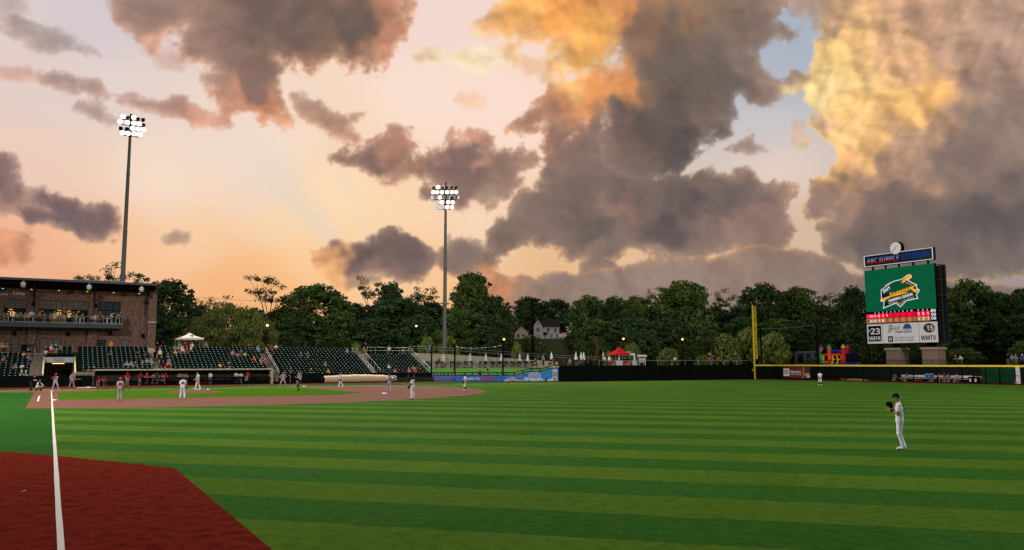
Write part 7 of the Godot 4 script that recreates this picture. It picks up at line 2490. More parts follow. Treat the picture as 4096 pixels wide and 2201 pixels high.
# a tree about 16 m high; returns [trunk mesh, crown mesh, half width]
func grow(kind: int,seed_: int,tone: Color) -> Array:
	var rg := RandomNumberGenerator.new()
	rg.seed = seed_
	var s := tool()
	var cl := []
	var half := 5.0
	var size := 0.34
	var droop := 0.0
	var H := 16.0
	match kind:
		0,1:
			half = 6.2 if kind == 0 else 5.0
			limb(s,rg,Vector3.ZERO,Vector3(0.2,9.0,0.1),0.42,0.2)
			var cells := 78 if kind == 0 else 84
			for k in cells:
				var u := (k + 0.5) / cells
				var y := lerpf(-0.92,1.0,u)
				var an := k * 2.399963 + rg.randf_range(-0.3,0.3)
				var rad := sqrt(maxf(1.0 - y * y,0.02)) * rg.randf_range(0.66,1.02)
				if kind == 1:
					rad *= lerpf(1.0,0.72,u)
				var p := Vector3(sin(an) * rad * half * 0.82,8.6 + y * 6.3 + rg.randf_range(-0.5,0.5),cos(an) * rad * half * 0.82)
				cl.append([p,rg.randf_range(1.0,1.9),105,0.72])
				if k % 5 == 0:
					limb(s,rg,Vector3(0.1,rg.randf_range(3.5,8.0),0),p,0.16,0.05)
				if k % 4 == 0:
					cl.append([p * Vector3(0.5,1,0.5),1.9,70,0.8])
			for k in 16:     # loose sprays that break the outline
				var an := rg.randf() * TAU
				var e := rg.randf_range(0.1,1.3)
				var p := Vector3(sin(an) * cos(e) * half * 0.98,8.6 + sin(e) * 7.1,cos(an) * cos(e) * half * 0.98)
				cl.append([p,rg.randf_range(0.45,0.85),34,0.7])
		2:
			half = 11.0
			size = 0.3
			droop = 0.55
			for k in 5:
				var an := TAU * k / 5.0 + rg.randf_range(-0.4,0.4)
				var tip := Vector3(sin(an) * 6.0,9.0 + rg.randf_range(-1,1),cos(an) * 6.0)
				limb(s,rg,Vector3(0,0.2,0),tip,0.38,0.14)
				for j in 3:
					var q := tip + Vector3(rg.randfn() * 2.4,rg.randf_range(0.5,3.5),rg.randfn() * 2.4)
					limb(s,rg,tip * 0.7,q,0.15,0.05)
			for k in 110:
				var u := (k + 0.5) / 110.0
				var y := lerpf(-0.25,1.0,u)
				var an := k * 2.399963
				var rad := sqrt(maxf(1.0 - y * y,0.02)) * rg.randf_range(0.55,1.0)
				cl.append([Vector3(sin(an) * rad * half * 0.9,4.4 + y * 9.8 + rg.randf_range(-0.7,0.7),cos(an) * rad * half * 0.9),rg.randf_range(1.1,2.0),120,0.95])
		3:
			half = 4.4
			size = 0.21
			var fork := Vector3(rg.randf_range(-0.4,0.4),5.5,0)
			limb(s,rg,Vector3.ZERO,fork,0.26,0.19)
			for k in 4:
				var an := TAU * k / 4.0 + rg.randf_range(-0.5,0.5)
				var tip := Vector3(sin(an) * half * 0.5,rg.randf_range(10.8,12.8),cos(an) * half * 0.5)
				limb(s,rg,fork,tip,0.15,0.07)
				for j in 6:
					var a2 := an + rg.randf_range(-1.1,1.1)
					var q := Vector3(sin(a2) * half * rg.randf_range(0.35,0.95),rg.randf_range(11.0,15.6),cos(a2) * half * rg.randf_range(0.35,0.95))
					limb(s,rg,tip,q,0.055,0.022)
					cl.append([q,rg.randf_range(0.7,1.5),58,0.5])
		4:
			half = 3.4
			size = 0.2
			limb(s,rg,Vector3.ZERO,Vector3(0.1,7.5,0),0.22,0.13)
			for k in 9:
				var an := k * 2.4
				var y0 := rg.randf_range(5.0,7.5)
				var tip := Vector3(sin(an) * half * rg.randf_range(0.3,0.75),rg.randf_range(9.5,13.5),cos(an) * half * rg.randf_range(0.3,0.75))
				limb(s,rg,Vector3(0.05,y0,0),tip,0.09,0.04)
				for j in 5:
					var q := tip + Vector3(rg.randfn() * 0.9,rg.randf_range(0.2,2.2),rg.randfn() * 0.9)
					limb(s,rg,tip.lerp(Vector3(0,y0,0),rg.randf_range(0.0,0.4)),q,0.035,0.012)
					cl.append([q,rg.randf_range(0.5,1.0),24,0.7])
		5:
			half = 3.0
			H = 5.0
			size = 0.2
			for k in 7:
				var an := TAU * k / 7.0
				limb(s,rg,Vector3(sin(an) * 0.2,0,cos(an) * 0.2),Vector3(sin(an) * 1.8,rg.randf_range(2.2,4.0),cos(an) * 1.8),0.06,0.02)
			for k in 46:
				var u := (k + 0.5) / 46.0
				var y := lerpf(-0.5,1.0,u)
				var an := k * 2.399963
				var rad := sqrt(maxf(1.0 - y * y,0.02)) * rg.randf_range(0.6,1.0)
				cl.append([Vector3(sin(an) * rad * half * 0.85,1.9 + y * 2.5,cos(an) * rad * half * 0.85),rg.randf_range(0.5,0.9),85,0.85])
	return [s.commit(),leafy(rg,cl,size,tone,0.26,droop),half,H]

func build_wood() -> void:
	# the ground climbs behind the ballpark
	var s := tool()
	var f := Vector2(sin(deg_to_rad(HEADING)),-cos(deg_to_rad(HEADING)))
	var r := Vector2(-f.y,f.x)
	var o := Vector2(-0.26,100.1)
	var g := noise(81,14.0,3)
	var pt := func(i: int,j: int) -> Vector3:
		var p := o + f * (150.0 + j * 6.0) + r * (-230.0 + i * 8.0)
		return Vector3(p.x,hill(p.x,p.y) - (0.0 if j > 0 else 3.0) + 0.35 * g.get_noise_2d(p.x,p.y),p.y)
	for j in 44:
		for i in 58:
			quad(s,pt.call(i,j),pt.call(i + 1,j),pt.call(i + 1,j + 1),pt.call(i,j + 1))
	struct("hill",s,M.bank)
	var leaf := mat("leaf",Color.WHITE,0.6)
	leaf.vertex_color_use_as_albedo = true
	leaf.backlight_enabled = true
	leaf.backlight = Color(0.3,0.33,0.18)
	var dark := Color(0.07,0.119,0.041)
	var mid := Color(0.107,0.17,0.043)
	var olive := Color(0.201,0.232,0.061)
	var lime := Color(0.211,0.273,0.053)
	var stock := {}
	for e in [["dark_a",0,1,dark],["dark_b",0,2,dark],["mid_a",0,3,mid],["mid_b",1,4,mid],["tall_dark",1,5,dark],["willow",2,6,olive],["locust_a",3,7,dark],["locust_b",3,8,mid],
			["bare",4,9,dark],["bush",5,10,olive],["lime_bush",5,11,lime],["bush_b",5,12,Color(0.154,0.213,0.057)]]:
		stock[e[0]] = grow(e[1],e[2] * 13 + 1,e[3])
	# [kind, foot and top, width, depth, label]
	var trees := [
		["locust_a",Vector3(6.5,23.7,-110.3),6.4,186,"feathery tree top showing above the middle of the club building's roof"],
		["locust_b",Vector3(13.2,25.0,-97.2),10.6,178,"airy tree behind the left floodlight mast, above the club roof"],
		["dark_a",Vector3(21.6,21.2,-90.2),13.9,176,"big dark tree immediately right of the club building"],
		["bare",Vector3(28.6,20.3,-100.0),6.9,188,"thin bare-topped tree between the club building and the willow"],
		["locust_b",Vector3(33.9,19.0,-101.6),9.5,192,"small airy tree rising behind the willow's left side"],
		["willow",Vector3(30.8,14.9,-66.5),22.9,160,"very broad olive green willow with dark forking limbs behind the stand"],
		["locust_a",Vector3(42.2,22.9,-87.6),9.8,184,"tall umbrella-shaped tree with bare forked stems against the orange sky"],
		["mid_a",Vector3(50.7,20.3,-75.8),18.5,178,"broad dark green tree right of the tall umbrella-shaped tree"],
		["locust_b",Vector3(67.5,24.2,-87.0),8.3,196,"wispy tall tree in the left centre, left of a rounder dark crown"],
		["tall_dark",Vector3(69.3,21.8,-79.0),9.0,190,"rounded dark crown between two wispy tall trees"],
		["bare",Vector3(77.2,24.1,-79.1),7.7,194,"wispy nearly bare tree left of the middle floodlight mast"],
		["dark_b",Vector3(65.3,17.2,-65.2),20.9,176,"wide dark green tree mass beneath the wispy trees at the left centre"],
		["mid_b",Vector3(83.2,24.1,-64.2),11.6,184,"tallest full-crowned tree, right of the middle floodlight mast"],
		["dark_a",Vector3(85.2,17.9,-58.4),11.0,180,"dark tree below and right of the tallest full-crowned tree"],
		["mid_b",Vector3(172.1,30.7,-187.2),16.6,335,"green tree behind the left, lower house on the hill"],
		["dark_b",Vector3(178.8,29.0,-177.7),17.9,330,"dark tree behind the white gabled house"],
		["mid_a",Vector3(113.3,19.2,-60.8),12.0,196,"full green tree covering the right side of the white gabled house"],
		["dark_a",Vector3(115.1,18.5,-52.8),10.3,190,"dark flat-topped tree right of the full green tree beside the house"],
		["mid_b",Vector3(114.6,18.2,-43.9),9.9,182,"green tree above the red drinks stall"],
		["locust_b",Vector3(121.0,20.4,-44.8),6.4,186,"lighter airy tree top left of the highest mass in the right centre"],
		["mid_a",Vector3(121.0,20.9,-35.6),15.8,178,"highest broad tree mass in the right centre, left of the gap in the treeline"],
		["bare",Vector3(130.5,18.3,-37.1),5.5,184,"small bare-twigged tree at the gap left of the yellow foul pole"],
		["locust_b",Vector3(137.5,20.0,-37.7),9.3,188,"open-crowned tree just left of the yellow foul pole"],
		["dark_b",Vector3(139.3,20.9,-29.7),12.2,182,"dark rounded tree behind the top of the yellow foul pole"],
		["mid_b",Vector3(149.6,20.7,-28.5),11.6,186,"green tree midway between the foul pole and the scoreboard"],
		["locust_b",Vector3(152.6,19.4,-22.1),10.8,182,"light open-crowned tree above the bouncy castle"],
		["dark_a",Vector3(155.7,19.8,-18.1),10.7,180,"dark tree close on the left of the scoreboard"],
		["dark_b",Vector3(177.3,17.5,-24.1),14.5,196,"dark tree hidden behind the scoreboard's left half"],
		["mid_a",Vector3(181.2,18.2,-17.3),14.2,192,"green tree hidden behind the scoreboard's right half"],
		["mid_a",Vector3(172.0,20.7,-1.8),14.1,174,"tall full green tree right of the scoreboard"],
		["mid_b",Vector3(186.1,19.0,-3.0),9.9,182,"green tree second from the right edge of the picture"],
		["dark_a",Vector3(185.1,19.2,3.4),10.4,176,"dark tree at the right edge of the picture"],
		["bush",Vector3(118.2,9.0,-19.9),6.9,163,"olive round bush left of the foot of the yellow foul pole"],
		["bush",Vector3(125.0,10.5,-20.6),6.1,167,"taller olive bush directly behind the yellow foul pole"],
		["bush",Vector3(126.5,9.3,-15.2),7.4,163,"olive bush right of the foul pole, before the grey inflatable"],
		["lime_bush",Vector3(62.1,8.1,-41.7),4.3,154,"yellow green bush behind the man in blue on the walkway"],
		["lime_bush",Vector3(64.9,8.0,-37.7),5.0,152,"yellow green bush at the foot of the middle floodlight mast"],
		["lime_bush",Vector3(49.0,6.8,-44.5),2.7,150,"small bright bush above the stand, left of centre"],
		["lime_bush",Vector3(79.0,7.1,-36.6),2.7,158,"small bright conical bush below the house's fence"],
		["lime_bush",Vector3(94.5,5.4,-27.7),1.7,158,"small bright bush left of the red canopy"],
		["bush_b",Vector3(99.8,6.9,-27.0),5.1,160,"green bush behind the red drinks stall"],
		["bush_b",Vector3(104.7,6.0,-21.9),5.0,158,"green bush behind the white kiosk's right, near a lamp post"],
		["bush_b",Vector3(110.0,4.5,-17.7),3.9,157,"low bush behind the couple in orange and blue"],
		["bush_b",Vector3(153.0,5.8,8.1),7.7,156,"green bush behind the leaning men right of the scoreboard"],
		["lime_bush",Vector3(162.6,7.1,13.6),5.4,156,"light green bush behind the standing people at the right edge"]]
	var rg := RandomNumberGenerator.new()
	rg.seed = 99
	for t in trees:
		plant(stock,t[0],t[1],t[2],t[3],t[4],"",rg)
	# fill of the wood: lower trees in front and unseen rows behind
	var fill := [[Vector3(19.7,13.3,-84.4),8.4,170],[Vector3(24.0,12.5,-84.2),11.1,172],[Vector3(44.5,12.4,-70.1),12.6,170],[Vector3(52.2,13.6,-65.8),12.6,170],[Vector3(58.4,12.3,-59.9),11.6,168],[Vector3(66.0,12.9,-55.6),10.8,168],[Vector3(76.1,14.5,-54.4),12.8,172],[Vector3(80.9,13.2,-49.3),8.4,170],
		[Vector3(103.1,12.6,-43.5),10.4,176],[Vector3(106.3,12.4,-37.1),11.1,172],[Vector3(112.0,12.3,-31.5),12.6,170],[Vector3(120.0,12.0,-29.3),10.2,172],[Vector3(130.3,12.8,-28.0),9.6,176],[Vector3(136.3,12.5,-22.2),11.2,174],[Vector3(141.4,12.7,-17.0),10.2,172],[Vector3(146.3,11.7,-11.9),9.2,170],
		[Vector3(162.7,12.9,-0.2),10.8,168],[Vector3(171.1,12.2,2.3),10.9,170],[Vector3(174.9,12.9,6.8),10.0,168],[Vector3(39.7,12.7,-79.8),11.3,176],[Vector3(77.3,10.5,-46.8),9.0,166],[Vector3(69.5,9.7,-51.2),7.4,166],[Vector3(105.8,9.6,-30.5),8.2,166],[Vector3(159.8,12.3,-6.5),11.1,172],[Vector3(155.7,12.5,-11.1),11.2,174],
		[Vector3(18.2,17.3,-108.2),11.3,190],[Vector3(33.0,16.1,-111.3),12.9,200],[Vector3(44.4,16.9,-110.5),13.2,205],[Vector3(50.2,17.0,-101.4),13.8,200],[Vector3(66.4,17.9,-97.9),14.2,205],[Vector3(84.1,18.4,-87.8),13.2,205],[Vector3(103.0,18.0,-88.5),11.7,215],[Vector3(125.0,17.6,-70.2),14.5,210],[Vector3(134.3,17.8,-59.1),14.2,205],
		[Vector3(143.1,16.4,-48.3),13.8,200],[Vector3(152.8,17.2,-48.5),13.2,205],[Vector3(160.8,17.7,-44.0),13.2,205],[Vector3(168.7,17.7,-39.4),13.2,205],[Vector3(169.7,16.9,-33.1),12.9,200],[Vector3(193.8,17.3,-19.3),12.9,200],[Vector3(199.8,17.3,-15.8),12.9,200],[Vector3(211.9,17.7,-14.7),13.2,205],[Vector3(13.1,19.6,-122.7),11.9,200],[Vector3(3.7,20.0,-133.8),13.2,205],
		[Vector3(206.2,17.0,-0.7),13.2,190],[Vector3(-17.0,19.6,-139.9),13.8,200],[Vector3(-6.8,20.0,-139.9),14.2,205],[Vector3(182.8,13.0,9.0),10.9,170]]
	var kinds := ["dark_a","mid_a","dark_b","mid_b","tall_dark"]
	for k in fill.size():
		plant(stock,kinds[k % 5],fill[k][0],fill[k][1],fill[k][2],"leafy tree massed in the dark wood behind the ballpark","trees massed in the wood",rg)
	# undergrowth closing the wood's foot
	var clumps: Array[Transform3D] = []
	for k in 420:
		var lat := rg.randf_range(-125.0,135.0)
		var d := rg.randf_range(164.0,215.0)
		var p := o + f * d + r * lat
		var px := lat / d
		if px > -0.012 and px < 0.085 and d > 168.0:
			continue
		clumps.append(Transform3D(Basis(Vector3.UP,rg.randf() * TAU).scaled(Vector3(1,rg.randf_range(0.5,1.1),1) * rg.randf_range(0.8,1.6)),Vector3(p.x,hill(p.x,p.y) - 0.3,p.y)))
	var mm := MultiMesh.new()
	mm.transform_format = MultiMesh.TRANSFORM_3D
	var mesh: ArrayMesh = grow(5,501,Color(0.06,0.088,0.028))[1]
	mesh.surface_set_material(0,leaf)
	mm.mesh = mesh
	mm.instance_count = clumps.size()
	for k in clumps.size():
		mm.set_instance_transform(k,clumps[k])
	var u := MultiMeshInstance3D.new()
	u.name = "undergrowth"
	u.multimesh = mm
	u.set_meta("kind","stuff")
	add_child(u)
	tag(u,"dark undergrowth between the trunks at the foot of the wood","undergrowth")
	# a dead trunk and a wire
	s = tool()
	limb(s,rg,Vector3(88.62,3.19,-24.17),Vector3(89.08,7.55,-23.91),0.42,0.24)
	tag(obj("dead_trunk",s,mat("dead_wood",Color(0.36,0.24,0.16),0.9)),"leaning broken brown trunk between the umbrellas and the red stall","tree trunk")
	s = tool()
	var pp := []
	for k in 11:
		pp.append(Vector3(Vector3(28.76,18.14,-97.59)).lerp(Vector3(46.91,17.23,-87.21),k / 10.0) - Vector3(0,0.3 * sin(PI * k / 10.0),0))
	path_tube(s,pp,0.03,4)
	tag(obj("overhead_wire",s,M.black_metal),"thin overhead wire crossing the sky above the willow","wire")
	houses()

func plant(stock: Dictionary,kind: String,top: Vector3,width: float,d: float,label: String,group: String,rg: RandomNumberGenerator) -> void:
	var g: Array = stock[kind]
	var y := hill(top.x,top.z) - 0.3
	if d < 158.0:
		y = 1.6
	var name_: String = "bush" if g[3] < 6.0 else ("willow_tree" if kind == "willow" else "tree")
	var t := thing(name_,label,"bush" if g[3] < 6.0 else "tree",Vector3(top.x,y,top.z),rg.randf() * TAU,group)
	var sy: float = (top.y - y) / g[3]
	var sx: float = width * 0.5 / g[2]
	var trunk := meshed("trunk",g[0],M.bark,t)
	var crown := meshed("crown",g[1],M.leaf,t)
	for q in [trunk,crown]:
		q.scale = Vector3(sx,sy,sx)

func house(called: String,label: String,at: Vector3,turn: float,wall: Color,w: float,dpt: float,h: float,peak: float,wins: Array) -> Node3D:
	var t := thing(called,label,"house",at,turn)
	var s := tool()
	var gp := PackedVector2Array([Vector2(-w * 0.5,0),Vector2(w * 0.5,0),Vector2(w * 0.5,h),Vector2(0,peak - 0.15),Vector2(-w * 0.5,h)])
	plate(s,gp,-dpt,0.0)
	obj("wall",s,mat("house_wall_" + wall.to_html(false),wall,0.8),t)
	s = tool()
	var k := (peak - h) / (w * 0.5)
	for sd in [-1.0,1.0]:
		quad(s,Vector3(sd * (w * 0.5 + 0.3),h - 0.3 * k + 0.12,0.3 if sd > 0 else -dpt - 0.3),Vector3(sd * (w * 0.5 + 0.3),h - 0.3 * k + 0.12,-dpt - 0.3 if sd > 0 else 0.3),Vector3(0,peak + 0.12,-dpt - 0.3 if sd > 0 else 0.3),Vector3(0,peak + 0.12,0.3 if sd > 0 else -dpt - 0.3))
	obj("roof",s,mat("roof_shingle",Color(0.22,0.2,0.19),0.9),t)
	slab("chimney",Vector3(-0.2,peak - 0.6,-dpt * 0.6),Vector3(0.3,peak + 0.8,-dpt * 0.6 + 0.5),M.pier_brick,t)
	for q in wins:
		var fr := slab("window",Vector3(q[0] - q[2] * 0.5 - 0.09,q[1] - 0.09,0.004),Vector3(q[0] + q[2] * 0.5 + 0.09,q[1] + q[3] + 0.09,0.07),M.white,t)
		slab("pane",Vector3(q[0] - q[2] * 0.5,q[1],0.07),Vector3(q[0] + q[2] * 0.5,q[1] + q[3],0.085),M.green_glass,fr)
	return t

func houses() -> void:
	var c: Vector3 = Vector3(157.09,11.7,-155.51)
	var white := Color(0.86,0.82,0.8)
	var turn := -0.5
	var t := house("gabled_house","white two storey gabled house on the hill, right of the thick black pole",Vector3(c.x,c.y - 0.3,c.z),turn,white,3.4,8.0,5.2,7.6,[[-0.28,2.95,0.42,1.5],[0.32,2.95,0.42,1.5],[-0.28,0.5,0.42,1.3],[0.32,0.5,0.42,1.3],[0.1,5.6,0.36,0.6]])
	# wing to the right with its roof slope towards us
	var s := tool()
	span(s,Vector3(1.7,0,-6.0),Vector3(8.0,4.9,-1.0))
	obj("wing_wall",s,mat("house_wall_" + white.to_html(false),white,0.8),t)
	s = tool()
	quad(s,Vector3(1.0,4.8,-0.6),Vector3(8.3,4.8,-0.6),Vector3(8.3,7.6,-3.6),Vector3(0.0,7.6,-3.6))
	quad(s,Vector3(8.3,4.8,-6.5),Vector3(1.0,4.8,-6.5),Vector3(0.0,7.6,-3.59),Vector3(8.3,7.6,-3.59))
	obj("wing_roof",s,M.roof_shingle,t)
	for q in [[3.9,3.0],[6.6,2.9],[5.2,0.6],[7.2,0.6]]:
		var fr := slab("window",Vector3(q[0] - 0.45,q[1] - 0.1,-0.996),Vector3(q[0] + 0.45,q[1] + 1.5,-0.93),M.white,t)
		slab("pane",Vector3(q[0] - 0.34,q[1],-0.93),Vector3(q[0] + 0.34,q[1] + 1.4,-0.915),M.green_glass,fr)
	s = tool()
	plate(s,PackedVector2Array([Vector2(1.75,2.1),Vector2(3.8,2.1),Vector2(3.2,2.75),Vector2(2.3,2.75)]),-1.0,0.6)
	var porch := obj("porch_roof",s,M.roof_shingle,t)
	s = tool()
	for x in [1.95,3.6]:
		span(s,Vector3(x - 0.08,0,0.4),Vector3(x + 0.08,2.1,0.55))
	obj("porch_post",s,M.white,porch)
	slab("door",Vector3(2.4,0,-0.99),Vector3(3.2,2.0,-0.94),M.steel,t)
	c = Vector3(147.71,11.47,-151.66)
	house("low_house","cream house with a dark roof, left of the thick black pole on the hill",Vector3(c.x,c.y - 0.3,c.z),-0.15,Color(0.82,0.75,0.62),5.2,7.0,2.8,5.0,[[-1.3,0.8,0.9,1.2],[0.6,0.8,0.9,1.2]])
	c = Vector3(68.64,12.61,-108.19)
	house("far_house","pale house glimpsed through the trees left of centre",Vector3(c.x,5.2,c.z),-0.6,white,7.0,7.0,5.0,8.0,[[-1.5,3.0,0.9,1.3],[1.5,3.0,0.9,1.3],[0.0,0.8,0.9,1.5]])
	c = Vector3(154.61,11.26,-70.52)
	house("far_house","white house hardly visible through trees right of the drinks stall",Vector3(c.x,6.4,c.z),-0.3,white,8.0,7.0,3.4,6.0,[[-2.0,1.0,0.9,1.4],[0.5,1.0,0.9,1.4]])
	c = Vector3(215.73,9.79,-24.03)
	house("far_house","grey house half hidden by trees right of the scoreboard",Vector3(c.x,7.2,c.z),-1.0,Color(0.5,0.46,0.44),8.0,7.0,3.2,5.4,[[-2.0,1.0,0.9,1.3],[1.4,1.0,0.9,1.3]])
	# white board fence along the top of the bank
	var a: Vector3 = Vector3(143.19,10.71,-145.03)
	var b: Vector3 = Vector3(169.18,10.76,-130.16)
	a.y = hill(a.x,a.z) - 0.05
	b.y = hill(b.x,b.z) - 0.05
	var f := thing("board_fence","white board fence along the hilltop in front of the white house","fence",a)
	var n := 26
	for k in n + 1:
		s = tool()
		var p: Vector3 = (b - a) * k / n
		span(s,p + Vector3(-0.09,-0.2,-0.09),p + Vector3(0.09,1.35,0.09))
		obj("post",s,M.white,f)
	for k in n:
		for y in [0.35,0.75,1.15]:
			s = tool()
			beam(s,(b - a) * k / n + Vector3(0,y,0.1),(b - a) * (k + 1) / n + Vector3(0,y,0.1),0.05,0.16)
			obj("board",s,M.white,f)

# ---------------------------------------------------------------- people
# joints of a standing adult 1.8 m tall who faces +z; left is +x
const STAND := {"pel": Vector3(0,0.96,0),"chest": Vector3(0,1.32,-0.01),"neck": Vector3(0,1.5,-0.01),"head": Vector3(0,1.655,0.02),
	"shL": Vector3(0.185,1.43,-0.01),"elL": Vector3(0.25,1.15,-0.04),"wrL": Vector3(0.25,0.9,0.06),
	"hipL": Vector3(0.09,0.93,0),"knL": Vector3(0.11,0.51,0.03),"anL": Vector3(0.12,0.09,-0.03),"toL": Vector3(0.15,0.045,0.14)}
var poses := {}
var bodies := {}
var crowd := []

func joints(over: Dictionary) -> Dictionary:
	var j := STAND.duplicate()
	j.merge(over,true)
	for k in ["sh","el","wr","hip","kn","an","to"]:
		if not j.has(k + "R"):
			j[k + "R"] = j[k + "L"] * Vector3(-1,1,1)
	return j

func body(j: Dictionary,cell: float,socks := false) -> ArrayMesh:
	# bones: from, to, radii, material before and after the split; 0 skin 1 shirt 2 trousers 3 shoes 4 hair 5 socks
	var up: Vector3 = (j.head - j.neck).normalized()
	var face: Vector3 = j.get("look",Vector3(0,-0.08,1)).normalized()
	var bones := []
	var side: Vector3 = (j.shL - j.shR).normalized()
	var hs: Vector3 = (j.hipL - j.hipR).normalized()
	for k in [-1.0,1.0]:
		bones.append([j.pel + hs * 0.07 * k,j.chest + side * 0.085 * k,0.112,0.128,1,0.0,1])
		bones.append([j.pel + hs * 0.075 * k - Vector3(0,0.05,0),j.pel + hs * 0.07 * k + (j.chest - j.pel) * 0.12,0.118,0.112,2,1.0,2])
	bones.append([j.shL - side * 0.03,j.shR + side * 0.03,0.075,0.075,1,0.0,1])
	bones.append([j.chest,j.neck - up * 0.03,0.12,0.07,1,0.0,1])
	bones.append([j.neck - up * 0.02,j.head - up * 0.04,0.058,0.058,0,1.0,0])
	bones.append([j.head - up * 0.045 + face * 0.015,j.head + up * 0.035 - face * 0.01,0.078,0.092,0,1.0,0])
	bones.append([j.head + up * 0.05 - face * 0.025,j.head + up * 0.03 - face * 0.035,0.088,0.086,4,1.0,4])
	bones.append([j.head - up * 0.02 + face * 0.085,j.head - up * 0.045 + face * 0.1,0.014,0.017,0,1.0,0])
	bones.append([j.head - up * 0.09 + face * 0.055,j.head - up * 0.085 + face * 0.06,0.03,0.03,0,1.0,0])
	var ear := up.cross(face).normalized()
	for k in [-1.0,1.0]:
		bones.append([j.head + ear * 0.092 * k - up * 0.03,j.head + ear * 0.095 * k + up * 0.01,0.014,0.018,0,1.0,0])
	for s in ["L","R"]:
		var el: Vector3 = j["el" + s]
		var wr: Vector3 = j["wr" + s]
		bones.append([j["sh" + s],el,0.068,0.056,1,0.72,0])
		bones.append([el,wr,0.044,0.031,0,1.0,0])
		bones.append([wr,wr + (wr - el).normalized() * 0.07,0.032,0.036,0,1.0,0])
		bones.append([j["hip" + s],j["kn" + s],0.102,0.074,2,1.0,2])
		var an: Vector3 = j["an" + s]
		if socks:
			bones.append([j["kn" + s],an,0.07,0.05,2,0.32,5])
		else:
			bones.append([j["kn" + s],an + Vector3(0,0.02,0),0.07,0.064,2,1.0,2])
		bones.append([an - Vector3(0,0.03,0),j["to" + s],0.052,0.04,3,1.0,3])
	var lo := Vector3.ONE * 1e9
	var hi := -lo
	for b in bones:
		for q in 2:
			var rr := Vector3.ONE * (maxf(b[2],b[3]) + cell * 3.0)
			lo = lo.min(b[q] - rr)
			hi = hi.max(b[q] + rr)
	var nx := int((hi.x - lo.x) / cell) + 2
	var ny := int((hi.y - lo.y) / cell) + 2
	var nz := int((hi.z - lo.z) / cell) + 2
	var F := PackedFloat32Array()
	F.resize(nx * ny * nz)
	F.fill(9.0)
	var N := F.duplicate()
	var T := PackedByteArray()
	T.resize(F.size())
	var kk := 0.028
	for b in bones:
		var a: Vector3 = b[0]
		var ab: Vector3 = b[1] - a
		var l2 := maxf(ab.length_squared(),1e-8)
		var r0: float = b[2]
		var r1: float = b[3]
		var rr := Vector3.ONE * (maxf(r0,r1) + cell * 2.2 + kk)
		var p0: Vector3 = (a.min(b[1]) - rr - lo) / cell
		var p1: Vector3 = (a.max(b[1]) + rr - lo) / cell
		var split: float = b[5]
		for z in range(maxi(0,int(p0.z)),mini(nz,int(p1.z) + 2)):
			for y in range(maxi(0,int(p0.y)),mini(ny,int(p1.y) + 2)):
				var row := (z * ny + y) * nx
				for x in range(maxi(0,int(p0.x)),mini(nx,int(p1.x) + 2)):
					var ap := lo + Vector3(x,y,z) * cell - a
					var t := clampf(ap.dot(ab) / l2,0.0,1.0)
					var d := (ap - ab * t).length() - lerpf(r0,r1,t)
					var i := row + x
					if d < N[i]:
						N[i] = d
						T[i] = b[4] if t < split else b[6]
					var f := F[i]
					if f > 8.0:
						F[i] = d
					else:
						var h := maxf(kk - absf(f - d),0.0) / kk
						F[i] = minf(f,d) - h * h * kk * 0.25
	# surface nets
	var vid := PackedInt32Array()
	vid.resize(F.size())
	vid.fill(-1)
	var V := PackedVector3Array()
	var G := PackedVector3Array()
	var K := PackedByteArray()
	var offs := [0,1,nx,nx + 1,nx * ny,nx * ny + 1,nx * ny + nx,nx * ny + nx + 1]
	var edges := [[0,1],[2,3],[4,5],[6,7],[0,2],[1,3],[4,6],[5,7],[0,4],[1,5],[2,6],[3,7]]
	var lim := cell * 1.9
	for z in nz - 1:
		for y in ny - 1:
			var row := (z * ny + y) * nx
			for x in nx - 1:
				var i := row + x
				if absf(F[i]) > lim:
					continue
				var mask := 0
				var f := [0.0,0.0,0.0,0.0,0.0,0.0,0.0,0.0]
				for k in 8:
					f[k] = F[i + offs[k]]
					if f[k] < 0.0:
						mask |= 1 << k
				if mask == 0 or mask == 255:
					continue
				var sum := Vector3.ZERO
				var n := 0
				for e in edges:
					var fa: float = f[e[0]]
					var fb: float = f[e[1]]
					if (fa < 0.0) != (fb < 0.0):
						var t := fa / (fa - fb)
						sum += Vector3(e[0] & 1,(e[0] >> 1) & 1,e[0] >> 2).lerp(Vector3(e[1] & 1,(e[1] >> 1) & 1,e[1] >> 2),t)
						n += 1
				vid[i] = V.size()
				V.append(lo + (Vector3(x,y,z) + sum / n) * cell)
				G.append(Vector3(f[1] + f[3] + f[5] + f[7] - f[0] - f[2] - f[4] - f[6],f[2] + f[3] + f[6] + f[7] - f[0] - f[1] - f[4] - f[5],f[4] + f[5] + f[6] + f[7] - f[0] - f[1] - f[2] - f[3]).normalized())
				K.append(T[i])
	var idx := [PackedInt32Array(),PackedInt32Array(),PackedInt32Array(),PackedInt32Array(),PackedInt32Array(),PackedInt32Array()]
	var ax := [1,nx,nx * ny]
	for z in range(1,nz - 1):
		for y in range(1,ny - 1):
			var row := (z * ny + y) * nx
			for x in range(1,nx - 1):
				var i := row + x
				if absf(F[i]) > lim:
					continue
				for k in 3:
					var a: float = F[i]
					var b: float = F[i + ax[k]]
					if (a < 0.0) == (b < 0.0):
						continue
					var u: int = ax[(k + 1) % 3]
					var w: int = ax[(k + 2) % 3]
					var q := [vid[i],vid[i - u],vid[i - u - w],vid[i - w]]
					if q.has(-1):
						continue
					var nrm := (V[q[1]] - V[q[0]]).cross(V[q[2]] - V[q[0]])
					if nrm.dot(G[q[0]] + G[q[2]]) > 0.0:
						q.reverse()
					idx[K[q[0]]].append_array([q[0],q[1],q[2],q[0],q[2],q[3]])
	# fingers, eyes and mouth
	var fs := tool()
